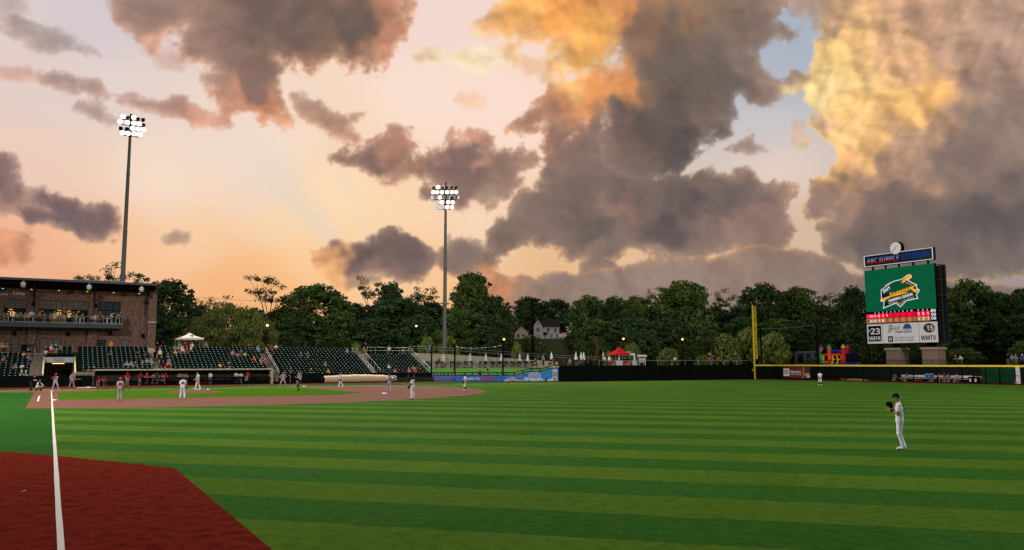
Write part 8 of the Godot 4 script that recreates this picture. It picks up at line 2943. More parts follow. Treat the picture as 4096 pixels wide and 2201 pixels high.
	for s in ["L","R"]:
		var wr: Vector3 = j["wr" + s]
		var d: Vector3 = (wr - j["el" + s]).normalized()
		var pal: Vector3 = j.get("palm" + s,Vector3(-1 if s == "L" else 1,0,0.2))
		pal = (pal - d * pal.dot(d)).normalized()
		var across := d.cross(pal) * (1.0 if s == "L" else -1.0)
		for k in 4:
			var p := wr + d * 0.095 + across * (k - 1.5) * 0.019
			var L: float = [0.036,0.042,0.039,0.03][k]
			var m := p + d * L + pal * 0.012
			tube(fs,p - d * 0.02,m,0.0095,0.009,5,false)
			tube(fs,m,m + d * L * 0.75 + pal * L * 0.6,0.009,0.007,5)
		var tb := wr + d * 0.03 - across * 0.032
		tube(fs,tb,tb + d * 0.035 - across * 0.022 + pal * 0.01,0.012,0.01,5,false)
		tube(fs,tb + d * 0.035 - across * 0.022 + pal * 0.01,tb + d * 0.065 - across * 0.02 + pal * 0.02,0.01,0.008,5)
	var es := tool()
	for k in [-1.0,1.0]:
		ball(es,j.head + face * 0.084 + ear * 0.033 * k - up * 0.008,Vector3.ONE * 0.012,5,3)
	beam(es,j.head + face * 0.093 - up * 0.07 + ear * 0.022,j.head + face * 0.093 - up * 0.07 - ear * 0.022,0.008,0.008)
	var mesh := ArrayMesh.new()
	for k in 6:
		var s := tool()
		for i in idx[k]:
			s.set_normal(G[i])
			s.add_vertex(V[i])
		if k == 0:
			s.append_from(fs.commit(),0,Transform3D.IDENTITY)
		if k == 4:
			s.append_from(es.commit(),0,Transform3D.IDENTITY)
		if k == 5 and idx[k].is_empty():
			break
		s.commit(mesh)
	return mesh

func cloth(c: Color) -> StandardMaterial3D:
	var key := "cloth_" + c.to_html(false)
	if not M.has(key):
		grain(key,[c * 0.93,Color(minf(c.r * 1.05,1),minf(c.g * 1.05,1),minf(c.b * 1.05,1))],0.5,0.03,77,0.9,0.0,64) if textures < 26 else mat(key,c,0.9)
		textures += 1
	return M[key]

var textures := 0

func headgear(p: Node3D,j: Dictionary,kind: String,c: Color) -> void:
	var face: Vector3 = j.get("look",Vector3(0,-0.08,1)).normalized()
	var up: Vector3 = (j.head - j.neck).normalized()
	up = (up - face * up.dot(face)).normalized()
	var b := Basis(up.cross(face),up,face)
	var s := tool()
	var m := mat(kind + c.to_html(false),c,0.3 if kind == "helmet" else 0.85)
	var r := 0.118 if kind == "helmet" else 0.104
	lathe(s,Vector3.ZERO,[Vector2(r,-0.005),Vector2(r * 1.0,0.03),Vector2(r * 0.86,0.075),Vector2(r * 0.5,0.108),Vector2(0.0,0.117)],14)
	if kind == "helmet":
		for k in [-1.0,1.0]:
			ball(s,Vector3(0.1 * k,-0.04,0.0),Vector3(0.022,0.062,0.055),8,5)
	var o := obj(kind,s,m,p)
	o.transform = Transform3D(b,j.head + up * 0.035 - face * 0.01)
	s = tool()
	var br := PackedVector2Array()
	for k in 9:
		var an := PI * k / 8.0
		br.append(Vector2(cos(an) * 0.085,0.06 + sin(an) * (0.075 if kind == "helmet" else 0.115)))
	plate(s,br,-0.006,0.006,Transform3D(Basis(Vector3.RIGHT,PI / 2 + 0.12),Vector3(0,0.012,0.0)))
	obj("brim",s,m,o)

func set_poses() -> void:
	poses = {
		"stand": joints({}),
		"near": joints({"pel": Vector3(0,1.0,0),"chest": Vector3(0,1.38,0.0),"neck": Vector3(0,1.575,0.02),"head": Vector3(0,1.74,0.075),"look": Vector3(0,-0.25,1),
			"shL": Vector3(0.19,1.49,0.0),"elL": Vector3(0.235,1.21,0.06),"wrL": Vector3(0.1,1.33,0.27),"palmL": Vector3(-1,0.2,0),"elR": Vector3(-0.25,1.22,0.05),"wrR": Vector3(-0.06,1.37,0.25),"palmR": Vector3(1,0,0),
			"hipL": Vector3(0.09,0.98,0),"knL": Vector3(0.1,0.53,0.03),"anL": Vector3(0.11,0.09,-0.07),"toL": Vector3(0.13,0.045,0.12),"anR": Vector3(-0.1,0.09,-0.11),"toR": Vector3(-0.14,0.045,0.07)}),
		"wide": joints({"elL": Vector3(0.4,1.18,-0.1),"wrL": Vector3(0.2,1.0,0.03),"knL": Vector3(0.24,0.5,0.05),"anL": Vector3(0.38,0.09,-0.02),"toL": Vector3(0.46,0.045,0.13),"pel": Vector3(0,0.93,0),"hipL": Vector3(0.1,0.9,0)}),
		"ready": joints({"knL": Vector3(0.14,0.51,0.06),"anL": Vector3(0.17,0.09,-0.04),"toL": Vector3(0.22,0.045,0.12),"elL": Vector3(0.27,1.16,0.02),"wrL": Vector3(0.26,0.95,0.16)}),
		"pitch": joints({"head": Vector3(0,1.66,0.07),"look": Vector3(0,-0.2,1),"elR": Vector3(-0.25,1.2,0.15),"wrR": Vector3(-0.24,1.02,0.36),"knL": Vector3(0.1,0.52,0.1),"anL": Vector3(0.12,0.09,0.16),"toL": Vector3(0.14,0.045,0.34),"knR": Vector3(-0.1,0.52,-0.06),"anR": Vector3(-0.12,0.09,-0.26),"toR": Vector3(-0.16,0.045,-0.1)}),
		"walk": joints({"elR": Vector3(-0.26,1.2,0.12),"wrR": Vector3(-0.06,1.42,0.25),"knL": Vector3(0.1,0.52,0.12),"anL": Vector3(0.11,0.1,0.2),"toL": Vector3(0.12,0.06,0.38),"knR": Vector3(-0.1,0.5,-0.06),"anR": Vector3(-0.11,0.12,-0.3),"toR": Vector3(-0.12,0.05,-0.14)}),
		"stride": joints({"elL": Vector3(0.25,1.17,-0.1),"wrL": Vector3(0.24,0.95,-0.02),"elR": Vector3(-0.25,1.17,0.05),"wrR": Vector3(-0.24,0.96,0.18),"knL": Vector3(0.09,0.54,0.13),"anL": Vector3(0.1,0.1,0.08),"toL": Vector3(0.11,0.05,0.26),"knR": Vector3(-0.09,0.5,0.0),"anR": Vector3(-0.1,0.16,-0.26),"toR": Vector3(-0.11,0.05,-0.14)}),
		"bend": joints({"pel": Vector3(0,0.92,-0.16),"chest": Vector3(0,1.18,0.1),"neck": Vector3(0,1.32,0.22),"head": Vector3(0,1.45,0.32),"shL": Vector3(0.185,1.25,0.16),"elL": Vector3(0.25,0.98,0.18),"wrL": Vector3(0.18,0.72,0.2),"hipL": Vector3(0.1,0.88,-0.15),"knL": Vector3(0.17,0.52,0.14),"anL": Vector3(0.19,0.09,-0.04),"toL": Vector3(0.24,0.045,0.13)}),
		"squat": joints({"pel": Vector3(0,0.38,-0.1),"chest": Vector3(0,0.72,0.06),"neck": Vector3(0,0.88,0.12),"head": Vector3(0,1.02,0.17),"shL": Vector3(0.185,0.82,0.08),"elL": Vector3(0.28,0.62,0.3),"wrL": Vector3(0.18,0.6,0.52),"elR": Vector3(-0.26,0.58,0.2),"wrR": Vector3(-0.12,0.5,0.36),"hipL": Vector3(0.1,0.36,-0.08),"knL": Vector3(0.3,0.46,0.28),"anL": Vector3(0.24,0.1,0.0),"toL": Vector3(0.32,0.045,0.15)}),
		"bat": joints({"pel": Vector3(0,0.92,0),"hipL": Vector3(0.1,0.9,0),"elL": Vector3(0.12,1.26,0.28),"wrL": Vector3(-0.14,1.42,0.24),"elR": Vector3(-0.4,1.3,0.06),"wrR": Vector3(-0.2,1.48,0.22),"look": Vector3(0.6,-0.1,0.6),"knL": Vector3(0.24,0.5,0.06),"anL": Vector3(0.36,0.09,0.0),"toL": Vector3(0.38,0.045,0.17),"knR": Vector3(-0.18,0.5,0.06),"anR": Vector3(-0.26,0.09,0.0),"toR": Vector3(-0.28,0.045,0.17)}),
		"deck": joints({"elL": Vector3(0.3,1.16,0.06),"wrL": Vector3(0.34,0.96,0.2),"elR": Vector3(-0.28,1.15,0.0),"wrR": Vector3(-0.26,0.93,0.12),"knL": Vector3(0.16,0.51,0.04),"anL": Vector3(0.24,0.09,-0.02),"toL": Vector3(0.3,0.045,0.14)}),
		"sit": joints({"pel": Vector3(0,0.55,0.0),"chest": Vector3(0,0.9,0.0),"neck": Vector3(0,1.08,0.02),"head": Vector3(0,1.235,0.05),"shL": Vector3(0.185,1.01,0.0),"elL": Vector3(0.25,0.76,0.06),"wrL": Vector3(0.14,0.64,0.27),"hipL": Vector3(0.09,0.52,0.04),"knL": Vector3(0.13,0.52,0.44),"anL": Vector3(0.13,0.09,0.42),"toL": Vector3(0.15,0.045,0.58)}),
		"hunch": joints({"pel": Vector3(0,0.55,0.0),"chest": Vector3(0,0.86,0.14),"neck": Vector3(0,1.0,0.24),"head": Vector3(0,1.13,0.33),"shL": Vector3(0.185,0.93,0.18),"elL": Vector3(0.24,0.66,0.32),"wrL": Vector3(0.06,0.72,0.5),"hipL": Vector3(0.09,0.52,0.04),"knL": Vector3(0.17,0.52,0.44),"anL": Vector3(0.15,0.09,0.4),"toL": Vector3(0.18,0.045,0.56)}),
		"lean": joints({"pel": Vector3(0,0.96,-0.12),"chest": Vector3(0,1.28,0.06),"neck": Vector3(0,1.43,0.15),"head": Vector3(0,1.57,0.23),"shL": Vector3(0.185,1.36,0.1),"elL": Vector3(0.26,1.1,0.22),"wrL": Vector3(0.06,1.08,0.4),"hipL": Vector3(0.09,0.93,-0.11),"knL": Vector3(0.1,0.5,-0.06),"anL": Vector3(0.12,0.09,-0.14),"toL": Vector3(0.14,0.045,0.03)}),
		"floor": joints({"pel": Vector3(0,0.14,-0.1),"chest": Vector3(0,0.48,-0.05),"neck": Vector3(0,0.66,0.0),"head": Vector3(0,0.82,0.05),"shL": Vector3(0.185,0.58,-0.03),"elL": Vector3(0.28,0.4,0.2),"wrL": Vector3(0.08,0.46,0.4),"hipL": Vector3(0.1,0.12,-0.05),"knL": Vector3(0.16,0.5,0.28),"anL": Vector3(0.14,0.09,0.5),"toL": Vector3(0.16,0.045,0.66)})}

func person(label: String,at: Vector3,to: Vector3,pose: String,w: Dictionary,cell := 0.026,group := "") -> Node3D:
	# to: what the body faces; w: shirt, pants, shoes, skin, hair, cap, helmet, size, number
	var j: Dictionary = poses[pose]
	var key := pose + ("_s" if w.has("socks") else "") + str(cell)
	if not bodies.has(key):
		bodies[key] = body(j,cell,w.has("socks"))
	var d := to - at
	var t := thing("person",label,"person",at,atan2(d.x,d.z),group)
	var o := meshed("body",bodies[key],null,t)
	var cols := [w.get("skin",Color(0.72,0.5,0.39)),w.get("shirt",Color.WHITE),w.get("pants",Color(0.2,0.22,0.27)),w.get("shoes",Color(0.75,0.74,0.72)),w.get("hair",Color(0.16,0.11,0.08)),w.get("socks",Color(0.04,0.1,0.08))]
	for k in o.mesh.get_surface_count():
		o.set_surface_override_material(k,mat("skin" + cols[0].to_html(false),cols[0],0.55) if k == 0 else cloth(cols[k]))
	if w.has("cap"):
		headgear(t,j,"cap",w.cap)
	if w.has("helmet"):
		headgear(t,j,"helmet",w.helmet)
	if w.has("number"):
		var up: Vector3 = (j.neck - j.pel).normalized()
		var x: Vector3 = (j.shR - j.shL).normalized()
		var c: Vector3 = j.chest + up * 0.02
		letters("number",w.number,0.2,mat("number_" + w.ink.to_html(false),w.ink,0.8),t,Transform3D(Basis(x,up,x.cross(up)),c + x.cross(up) * 0.15),0.26,0,"Droid Sans",true,0.02)
	if w.has("script"):
		var up: Vector3 = (j.neck - j.pel).normalized()
		var x: Vector3 = (j.shL - j.shR).normalized()
		letters("chest_lettering",w.script,0.09,mat("number_" + w.ink.to_html(false),w.ink,0.8),t,Transform3D(Basis(x,up,x.cross(up)),j.chest + up * 0.03 + x.cross(up) * 0.15),0.3,0.2,"Droid Serif",true,0.02)
	var sc: float = w.get("size",1.0)
	if sc != 1.0:
		for c in t.get_children():
			c.transform = Transform3D(Basis.IDENTITY.scaled(Vector3.ONE * sc),Vector3.ZERO) * c.transform
	return t

func mitt(p: Node3D,at: Vector3,m: Material,s := 1.0) -> void:
	var st := tool()
	ball(st,at,Vector3(0.06,0.09,0.11) * s,10,6)
	for k in 5:
		var an := -0.9 + 0.45 * k
		var d := Vector3(0.2,cos(an),sin(an)).normalized()
		tube(st,at + d * 0.05 * s,at + d * (0.17 if k > 0 else 0.14) * s,0.03 * s,0.021 * s,7)
	obj("glove",st,m,p)

func bat(label: String,a: Vector3,d: Vector3,m: Material) -> void:
	var s := tool()
	d = d.normalized()
	tube(s,a - d * 0.06,a - d * 0.03,0.024,0.024,8)
	tube(s,a - d * 0.03,a + d * 0.35,0.0145,0.017,8)
	tube(s,a + d * 0.35,a + d * 0.6,0.017,0.032,8)
	tube(s,a + d * 0.6,a + d * 0.82,0.032,0.033,8)
	tag(obj("baseball_bat",s,m),label,"baseball bat")

func build_people() -> void:
	set_poses()
	var skin := Color(0.72,0.5,0.39)
	var brown := Color(0.3,0.18,0.13)
	var tan := Color(0.62,0.42,0.31)
	var wh := Color(0.83,0.82,0.86)
	var gy := Color(0.6,0.58,0.6)
	var grn := Color(0.03,0.17,0.13)
	var red := Color(0.6,0.05,0.07)
	var bk := Color(0.055,0.055,0.065)
	var home := {"shirt": wh,"pants": wh,"cap": grn,"ink": grn,"shoes": Color(0.85,0.84,0.86)}
	var away := {"shirt": gy,"pants": gy,"helmet": red,"ink": red,"shoes": Color(0.75,0.62,0.6)}
	var glove := mat("glove_black",Color(0.04,0.045,0.045),0.6)
	var glove_tan := mat("glove_brown",Color(0.2,0.13,0.09),0.6)
	var cam := Vector3(-0.26,0,100.1)
	var rt := Vector3(0.868,0,0.497)
	var fw := Vector3(0.497,0,-0.868)
	var h := Vector3.ZERO
	var p: Node3D
	var at: Vector3 = Vector3(24.81,0.0,82.68)
	p = person("outfielder in white with the number 24, standing nearest on the right, glove at his chest",at,at - rt * 1.0 + fw * 0.42,"near",merge(home,{"number": "24","skin": tan,"shirt": Color(0.9,0.9,0.94),"pants": Color(0.9,0.9,0.94)}),0.0125)
	mitt(p,Vector3(-0.03,1.45,0.28),glove)
	var s := tool()
	tube(s,Vector3(0.155,1.29,0.19),Vector3(0.115,1.32,0.25),0.042,0.04,10)
	obj("wristband",s,glove,p)
	s = tool()
	for k in 18:
		var a0 := TAU * k / 18
		var a1 := TAU * (k + 1) / 18
		tube(s,Vector3(sin(a0) * 0.15,1.085,cos(a0) * 0.118),Vector3(sin(a1) * 0.15,1.085,cos(a1) * 0.118),0.02,0.02,6,false)
	obj("belt",s,grain("belt",[grn,grn * 1.3],0.3,0.05,78,0.6,0.0,64),p)
	s = tool()
	for k in 12:
		var a0 := TAU * k / 12
		var a1 := TAU * (k + 1) / 12
		tube(s,Vector3(sin(a0) * 0.072,1.565 - cos(a0) * 0.02,0.055 + cos(a0) * 0.072),Vector3(sin(a1) * 0.072,1.565 - cos(a1) * 0.02,0.055 + cos(a1) * 0.072),0.007,0.007,5,false)
	obj("necklace",s,mat("gold",Color(0.8,0.6,0.25),0.3,0.8),p)
	at = Vector3(9.54,0.0,27.38)
	p = person("infielder in white with the number 22, seen from behind, glove on his right",at,at + fw * 1.0 - rt * 0.15,"ready",merge(home,{"number": "22"}),0.02)
	mitt(p,Vector3(-0.27,0.86,0.22),glove)
	at = Vector3(4.72,0.0,28.63)
	person("runner in grey numbered 34 with a red helmet, seen from behind near first base",at,at + fw - rt * 0.2,"stand",merge(away,{"number": "34","skin": tan}),0.02)
	at = Vector3(13.05,0.25,11.77)
	p = person("pitcher in white with a green cap striding on the mound, facing left",at,at - rt - fw * 0.1,"pitch",merge(home,{}),0.02)
	at = Vector3(25.13,0.0,-1.83)
	person("coach in grey with a red helmet, legs wide apart beyond third base, facing the camera",at,cam,"wide",merge(away,{"script": "Chiefs","skin": tan}),0.022)
	at = Vector3(28.7,0.0,-7.49)
	person("player in grey with a red helmet, standing behind the bent umpire at third",at,cam,"stand",merge(away,{"script": "Chiefs"}),0.026)
	at = Vector3(22.93,-0.0,13.72)
	person("umpire in black and dark grey bending forward near third base, hands on his knees",at,at - rt - fw * 0.3,"bend",{"shirt": bk,"pants": Color(0.17,0.17,0.19),"shoes": bk,"cap": bk},0.02)
	at = Vector3(30.63,0.0,4.07)
	p = person("infielder in white walking left past third base, hand raised to his chin",at,at - rt - fw * 0.15,"walk",merge(home,{"cap": bk}),0.02)
	mitt(p,Vector3(0.26,0.82,0.08),glove_tan)
	at = Vector3(29.32,0.0,23.64)
	person("runner in grey with the number 25 and a glossy red helmet, beside second base",at,at + fw - rt * 0.35,"stride",merge(away,{"number": "25","skin": brown}),0.02)
	at = Vector3(26.24,0.0,37.06)
	p = person("infielder in white with a green cap, right of second base, brown glove hanging low",at,at - rt * 0.8 + fw * 0.5,"ready",merge(home,{"number": "1","skin": brown}),0.02)
	mitt(p,Vector3(0.26,0.86,0.22),glove_tan)
	at = Vector3(38.03,0.0,23.14)
	p = person("infielder in white with long black socks, in front of the blue banner",at,at - rt - fw * 0.2,"ready",merge(home,{"socks": Color(0.03,0.07,0.06),"skin": brown}),0.02)
	mitt(p,Vector3(0.26,0.86,0.2),glove)
	at = Vector3(85.21,0.0,29.86)
	p = person("left fielder in white with black socks, below the red bank sign",at,cam - rt * 60.0,"ready",merge(home,{"socks": Color(0.03,0.05,0.05),"skin": brown}),0.022)
	mitt(p,Vector3(-0.05,0.92,0.2),glove_tan)
	at = Vector3(0.39,0.0,-0.8)
	person("batter in grey with a red helmet and red sleeves, at the plate",at,cam + rt * 12.0,"bat",merge(away,{"script": "Chiefs","skin": red * 0.9}),0.02)
	bat("dark baseball bat cocked over the batter's shoulder",at + Vector3(0,1.46,0) - rt * 0.12 - fw * 0.15,rt + Vector3(0,0.55,0) + fw * 0.4,M.black_metal)
	at = Vector3(2.26,0.0,-13.85)
	person("batter in grey and red helmet waiting on deck before the green padded wall",at,cam + rt * 30.0,"deck",merge(away,{"script": "Chiefs","skin": tan}),0.022)
	bat("pale wooden bat held out to the right by the waiting batter",at + Vector3(0,0.92,0) + rt * 0.36 - fw * 0.15,rt + Vector3(0,0.12,0),M.wood_bench)
	at = Vector3(-1.19,0.0,-0.43)
	p = person("catcher in white with dark gear crouching behind the plate, mitt held out",at,Vector3(13,0,13),"squat",merge(home,{"helmet": Color(0.16,0.17,0.15),"socks": bk,"shoes": bk}),0.02)
	mitt(p,Vector3(0.18,0.62,0.66),glove,1.2)
	s = tool()
	ball(s,Vector3(0,0.68,0.17),Vector3(0.19,0.24,0.08),10,6)
	obj("chest_protector",s,glove,p)
	s = tool()
	for k in [-1.0,1.0]:
		tube(s,Vector3(0.3 * k,0.47,0.34),Vector3(0.25 * k,0.12,0.07),0.075,0.055,8)
	obj("leg_guards",s,glove,p)
	at = Vector3(-1.78,0.0,-1.7)
	person("plate umpire in a black shirt and dark trousers behind the catcher",at,at + rt + Vector3(0,0,-0.3),"lean",{"shirt": bk,"pants": Color(0.19,0.19,0.21),"shoes": bk,"cap": bk,"skin": skin},0.02)
	crowd_people()

func merge(a: Dictionary,b: Dictionary) -> Dictionary:
	var d := a.duplicate()
	d.merge(b,true)
	return d

const HUES := {"white": Color(0.8,0.79,0.78),"grey": Color(0.44,0.44,0.45),"black": Color(0.06,0.06,0.07),"navy": Color(0.08,0.11,0.22),"red": Color(0.68,0.07,0.09),"maroon": Color(0.36,0.08,0.11),"tan": Color(0.62,0.48,0.36),"yellow": Color(0.8,0.58,0.1),
	"light blue": Color(0.36,0.56,0.78),"blue": Color(0.08,0.28,0.62),"cyan": Color(0.1,0.62,0.7),"green": Color(0.12,0.36,0.22),"lime": Color(0.62,0.8,0.1),"purple": Color(0.26,0.2,0.42),"pink": Color(0.8,0.42,0.44),"orange": Color(0.82,0.36,0.1),"brown": Color(0.3,0.2,0.15),"dark grey": Color(0.17,0.17,0.18),"cream": Color(0.78,0.66,0.44),"teal": Color(0.22,0.48,0.44)}

# a row of people: [place, shirt, pose, headgear or ""]; where says what they are on
func folk(where: String,rows: Array,toward: Vector3) -> void:
	for q in rows:
		crowd.append([where,q,toward])

func crowd_people() -> void:
	var home := Vector3(10,0,10)
	var cam0 := Vector3(8,0,40)
	folk("in seats left of the tunnel",[
		[Vector3(-5.32,2.54,-21.15),"tan","sit"],
		[Vector3(-4.96,2.54,-21.15),"navy","sit"],
		[Vector3(-4.09,1.61,-18.75),"grey","hunch"],
		[Vector3(-3.27,1.61,-18.75),"white","sit","blue"],
		[Vector3(-3.22,0.68,-16.35),"grey","sit","white"],
		[Vector3(-2.77,0.68,-16.35),"grey","sit","white"],
		[Vector3(-3.24,3.16,-22.75),"cream","sit"],
		[Vector3(-2.7,3.47,-23.55),"black","sit"],
		[Vector3(-2.7,2.85,-21.95),"grey","sit"]],home)
	folk("on the walkway rail left of the stairs",[
		[Vector3(-5.96,4.3,-25.0),"tan","sit"],
		[Vector3(-5.72,4.3,-25.0),"cream","sit"],
		[Vector3(-5.29,4.3,-25.0),"tan","sit"]],home)
	folk("in the seats above the tunnel sign",[
		[Vector3(-0.78,3.8,-23.55),"maroon","sit"],
		[Vector3(-0.76,3.49,-22.75),"white","sit","black"],
		[Vector3(-0.19,4.11,-24.35),"white","sit","white"],
		[Vector3(-0.1,3.8,-23.55),"tan","sit"],
		[Vector3(-0.19,3.49,-22.75),"red","sit","white"],
		[Vector3(0.32,4.11,-24.35),"navy","sit","white"],
		[Vector3(0.39,3.49,-22.75),"grey","sit","white"],
		[Vector3(0.92,3.8,-23.55),"grey","stand"]],home)
	folk("in seats before the club building",[
		[Vector3(6.83,3.49,-22.75),"brown","hunch"],
		[Vector3(10.18,3.18,-21.95),"black","sit"],
		[Vector3(11.18,3.18,-21.95),"purple","sit"],
		[Vector3(8.59,1.94,-18.75),"light blue","hunch"],
		[Vector3(9.17,1.94,-18.75),"light blue","hunch"],
		[Vector3(9.67,1.94,-18.75),"dark grey","hunch"],
		[Vector3(10.58,1.94,-18.75),"green","sit"],
		[Vector3(11.19,2.25,-19.55),"tan","sit"],
		[Vector3(4.09,1.32,-17.15),"navy","hunch","blue"],
		[Vector3(4.66,1.32,-17.15),"black","hunch"],
		[Vector3(11.67,2.25,-19.55),"cyan","sit"]],home)
	folk("in the aisle at the club building's corner",[
		[Vector3(12.89,4.1,-24.4),"black","stand"],
		[Vector3(12.96,3.1,-21.5),"white","stand","white"],
		[Vector3(12.27,2.95,-21.0),"black","stand"],
		[Vector3(12.91,2.1,-19.0),"navy","stand"],
		[Vector3(13.88,4.3,-26.6),"black","stand","black"]],home)
	folk("in the middle block above the dugout",[
		[Vector3(14.06,3.18,-21.95),"dark grey","hunch"],
		[Vector3(15.12,3.49,-22.75),"yellow","sit"],
		[Vector3(13.5,1.63,-17.95),"red","sit"],
		[Vector3(14.04,1.63,-17.95),"dark grey","sit","red"],
		[Vector3(15.17,4.11,-24.35),"grey","sit"],
		[Vector3(15.57,4.11,-24.35),"tan","sit"],
		[Vector3(16.19,4.11,-24.35),"white","sit"],
		[Vector3(15.63,3.8,-23.55),"maroon","hunch"],
		[Vector3(16.18,3.8,-23.55),"white","sit"],
		[Vector3(16.73,3.8,-23.55),"brown","hunch"],
		[Vector3(17.28,4.11,-24.35),"white","sit","red"],
		[Vector3(17.24,4.11,-24.35),"maroon","sit"],
		[Vector3(25.75,4.42,-25.15),"black","sit","orange"],
		[Vector3(26.86,4.11,-24.35),"light blue","sit"],
		[Vector3(22.97,3.49,-22.75),"tan","hunch"],
		[Vector3(23.45,3.18,-21.95),"tan","sit","blue"],
		[Vector3(24.1,3.49,-22.75),"brown","sit"],
		[Vector3(25.5,2.56,-20.35),"orange","sit"],
		[Vector3(26.33,2.25,-19.55),"grey","sit"],
		[Vector3(26.88,2.25,-19.55),"red","sit"],
		[Vector3(20.4,1.63,-17.95),"yellow","sit"],
		[Vector3(21.57,1.63,-17.95),"black","sit"],
		[Vector3(24.52,3.18,-21.95),"lime","stand","yellow",0.72],
		[Vector3(13.84,1.94,-18.75),"grey","stand"]],home)
	folk("beneath the white canopy",[
		[Vector3(16.38,4.3,-28.2),"light blue","stand"],
		[Vector3(17.1,4.3,-28.2),"red","stand"],
		[Vector3(18.07,4.3,-28.2),"white","stand"],
		[Vector3(17.53,4.3,-28.2),"navy","sit"]],home)
	folk("right of the white canopy",[
		[Vector3(19.89,4.3,-27.0),"grey","stand"]],home)
	folk("in the block right of the dugout",[
		[Vector3(28.66,4.47,-25.65),"navy","sit","grey"],
		[Vector3(29.21,4.47,-25.65),"red","sit","black"],
		[Vector3(29.83,4.47,-25.65),"white","sit","black"],
		[Vector3(28.74,3.54,-23.25),"maroon","sit"],
		[Vector3(30.07,1.06,-16.85),"black","hunch"],
		[Vector3(32.86,3.23,-22.45),"blue","sit"],
		[Vector3(33.87,3.23,-22.45),"brown","sit"],
		[Vector3(40.6,3.85,-24.05),"light blue","sit"],
		[Vector3(41.59,3.85,-24.05),"teal","sit","white"],
		[Vector3(32.67,0.75,-16.05),"black","sit"],
		[Vector3(35.21,0.75,-16.05),"yellow","sit"],
		[Vector3(35.45,1.68,-18.45),"grey","stand","",0.8]],home)
	folk("in the last block of seats",[
		[Vector3(45.22,1.36,-17.65),"white","sit"],
		[Vector3(43.89,0.74,-16.05),"blue","hunch"],
		[Vector3(45.6,0.74,-16.05),"pink","sit"],
		[Vector3(47.92,0.74,-16.05),"pink","sit"],
		[Vector3(48.93,0.74,-16.05),"red","sit"],
		[Vector3(48.92,1.05,-16.85),"grey","sit"],
		[Vector3(49.6,1.05,-16.85),"brown","hunch"],
		[Vector3(50.46,1.36,-17.65),"black","hunch"]],home)
	folk("on the walkway above the last block of seats",[
		[Vector3(43.61,4.3,-23.8),"black","stand"],
		[Vector3(47.94,4.3,-24.8),"white","sit"],
		[Vector3(50.39,4.3,-24.8),"tan","sit"]],home)
	folk("on the walkway above the retaining wall",[
		[Vector3(55.16,4.4,-24.68),"cyan","wide"]],home)
	folk("on the terrace by the leftmost umbrella",[
		[Vector3(56.25,2.4,-23.31),"green","sit"],
		[Vector3(57.01,2.4,-23.12),"white","sit"]],home)
	folk("on the grass bank above the blue banner",[
		[Vector3(54.58,1.15,-14.06),"purple","stand","",0.62],
		[Vector3(58.01,1.05,-11.87),"black","floor"],
		[Vector3(59.06,1.45,-11.2),"light blue","stand","",0.66],
		[Vector3(61.08,0.98,-9.91),"brown","floor","",0.72]],home)
	folk("by the railing at the banner's right end",[
		[Vector3(67.98,2.3,-9.16),"grey","stand"],
		[Vector3(69.34,2.3,-9.05),"black","sit"],
		[Vector3(69.89,2.3,-9.01),"black","lean"],
		[Vector3(66.63,2.2,-9.27),"dark grey","sit"]],home)
	folk("on the concourse left of the red stall",[
		[Vector3(72.86,2.3,-8.77),"tan","sit"],
		[Vector3(74.73,2.3,-8.62),"brown","sit"],
		[Vector3(75.3,2.3,-8.57),"maroon","sit"],
		[Vector3(79.4,2.3,-8.24),"white","lean"],
		[Vector3(80.26,2.3,-8.17),"white","stand"]],home)
	folk("on the concourse right of the white kiosk",[
		[Vector3(92.26,2.3,-7.2),"brown","stand","white"],
		[Vector3(93.46,2.3,-7.1),"white","stand"]],home)
	folk("at the fence left of the foul pole",[
		[Vector3(100.97,2.3,-6.49),"orange","stand"],
		[Vector3(101.43,2.3,-6.45),"blue","stand"]],home)
	folk("at the mesh fence right of the scoreboard piers",[
		[Vector3(118.3,2.31,27.72),"brown","lean"],
		[Vector3(118.3,2.31,28.43),"white","lean"],
		[Vector3(118.3,2.31,35.23),"black","stand"],
		[Vector3(118.3,2.31,35.78),"cyan","stand"],
		[Vector3(118.3,2.31,36.3),"grey","stand"],
		[Vector3(118.3,2.31,37.21),"blue","stand","white"]],home)
	folk("on a bullpen bench",[
		[Vector3(115.2,0.0,19.61),"grey","hunch","black"],
		[Vector3(115.2,0.0,21.54),"grey","sit","black"],
		[Vector3(115.2,0.0,25.88),"grey","hunch"],
		[Vector3(115.2,0.0,27.01),"white","hunch","grey"],
		[Vector3(115.2,0.0,27.78),"red","hunch"],
		[Vector3(115.2,0.0,28.46),"grey","hunch"],
		[Vector3(115.2,0.0,29.44),"white","sit","black"],
		[Vector3(115.2,0.0,37.98),"navy","sit","black"]],home)
	folk("in the dugout",[
		[Vector3(5.22,0.03,-16.6),"red","sit","black"],
		[Vector3(5.95,0.03,-16.6),"red","sit","black"],
		[Vector3(8.63,0.03,-16.2),"red","stand"],
		[Vector3(10.12,0.03,-15.75),"red","lean"],
		[Vector3(10.89,0.03,-15.75),"red","lean"],
		[Vector3(11.7,0.03,-16.0),"grey","lean","black"],
		[Vector3(12.2,0.03,-16.3),"brown","stand","black"],
		[Vector3(13.25,0.03,-16.2),"red","stand","black"],
		[Vector3(14.91,0.03,-15.8),"grey","lean","black"],
		[Vector3(15.71,0.03,-15.8),"grey","lean","black"],
		[Vector3(15.48,0.03,-16.6),"grey","stand","black"],
		[Vector3(18.88,0.03,-16.2),"white","stand","black"],
		[Vector3(22.22,0.03,-15.9),"white","lean","black"],
		[Vector3(22.85,0.03,-15.9),"white","lean","black"],
		[Vector3(26.91,0.03,-16.2),"black","stand"],
		[Vector3(28.82,0.03,-15.7),"grey","sit","red"]],cam0)
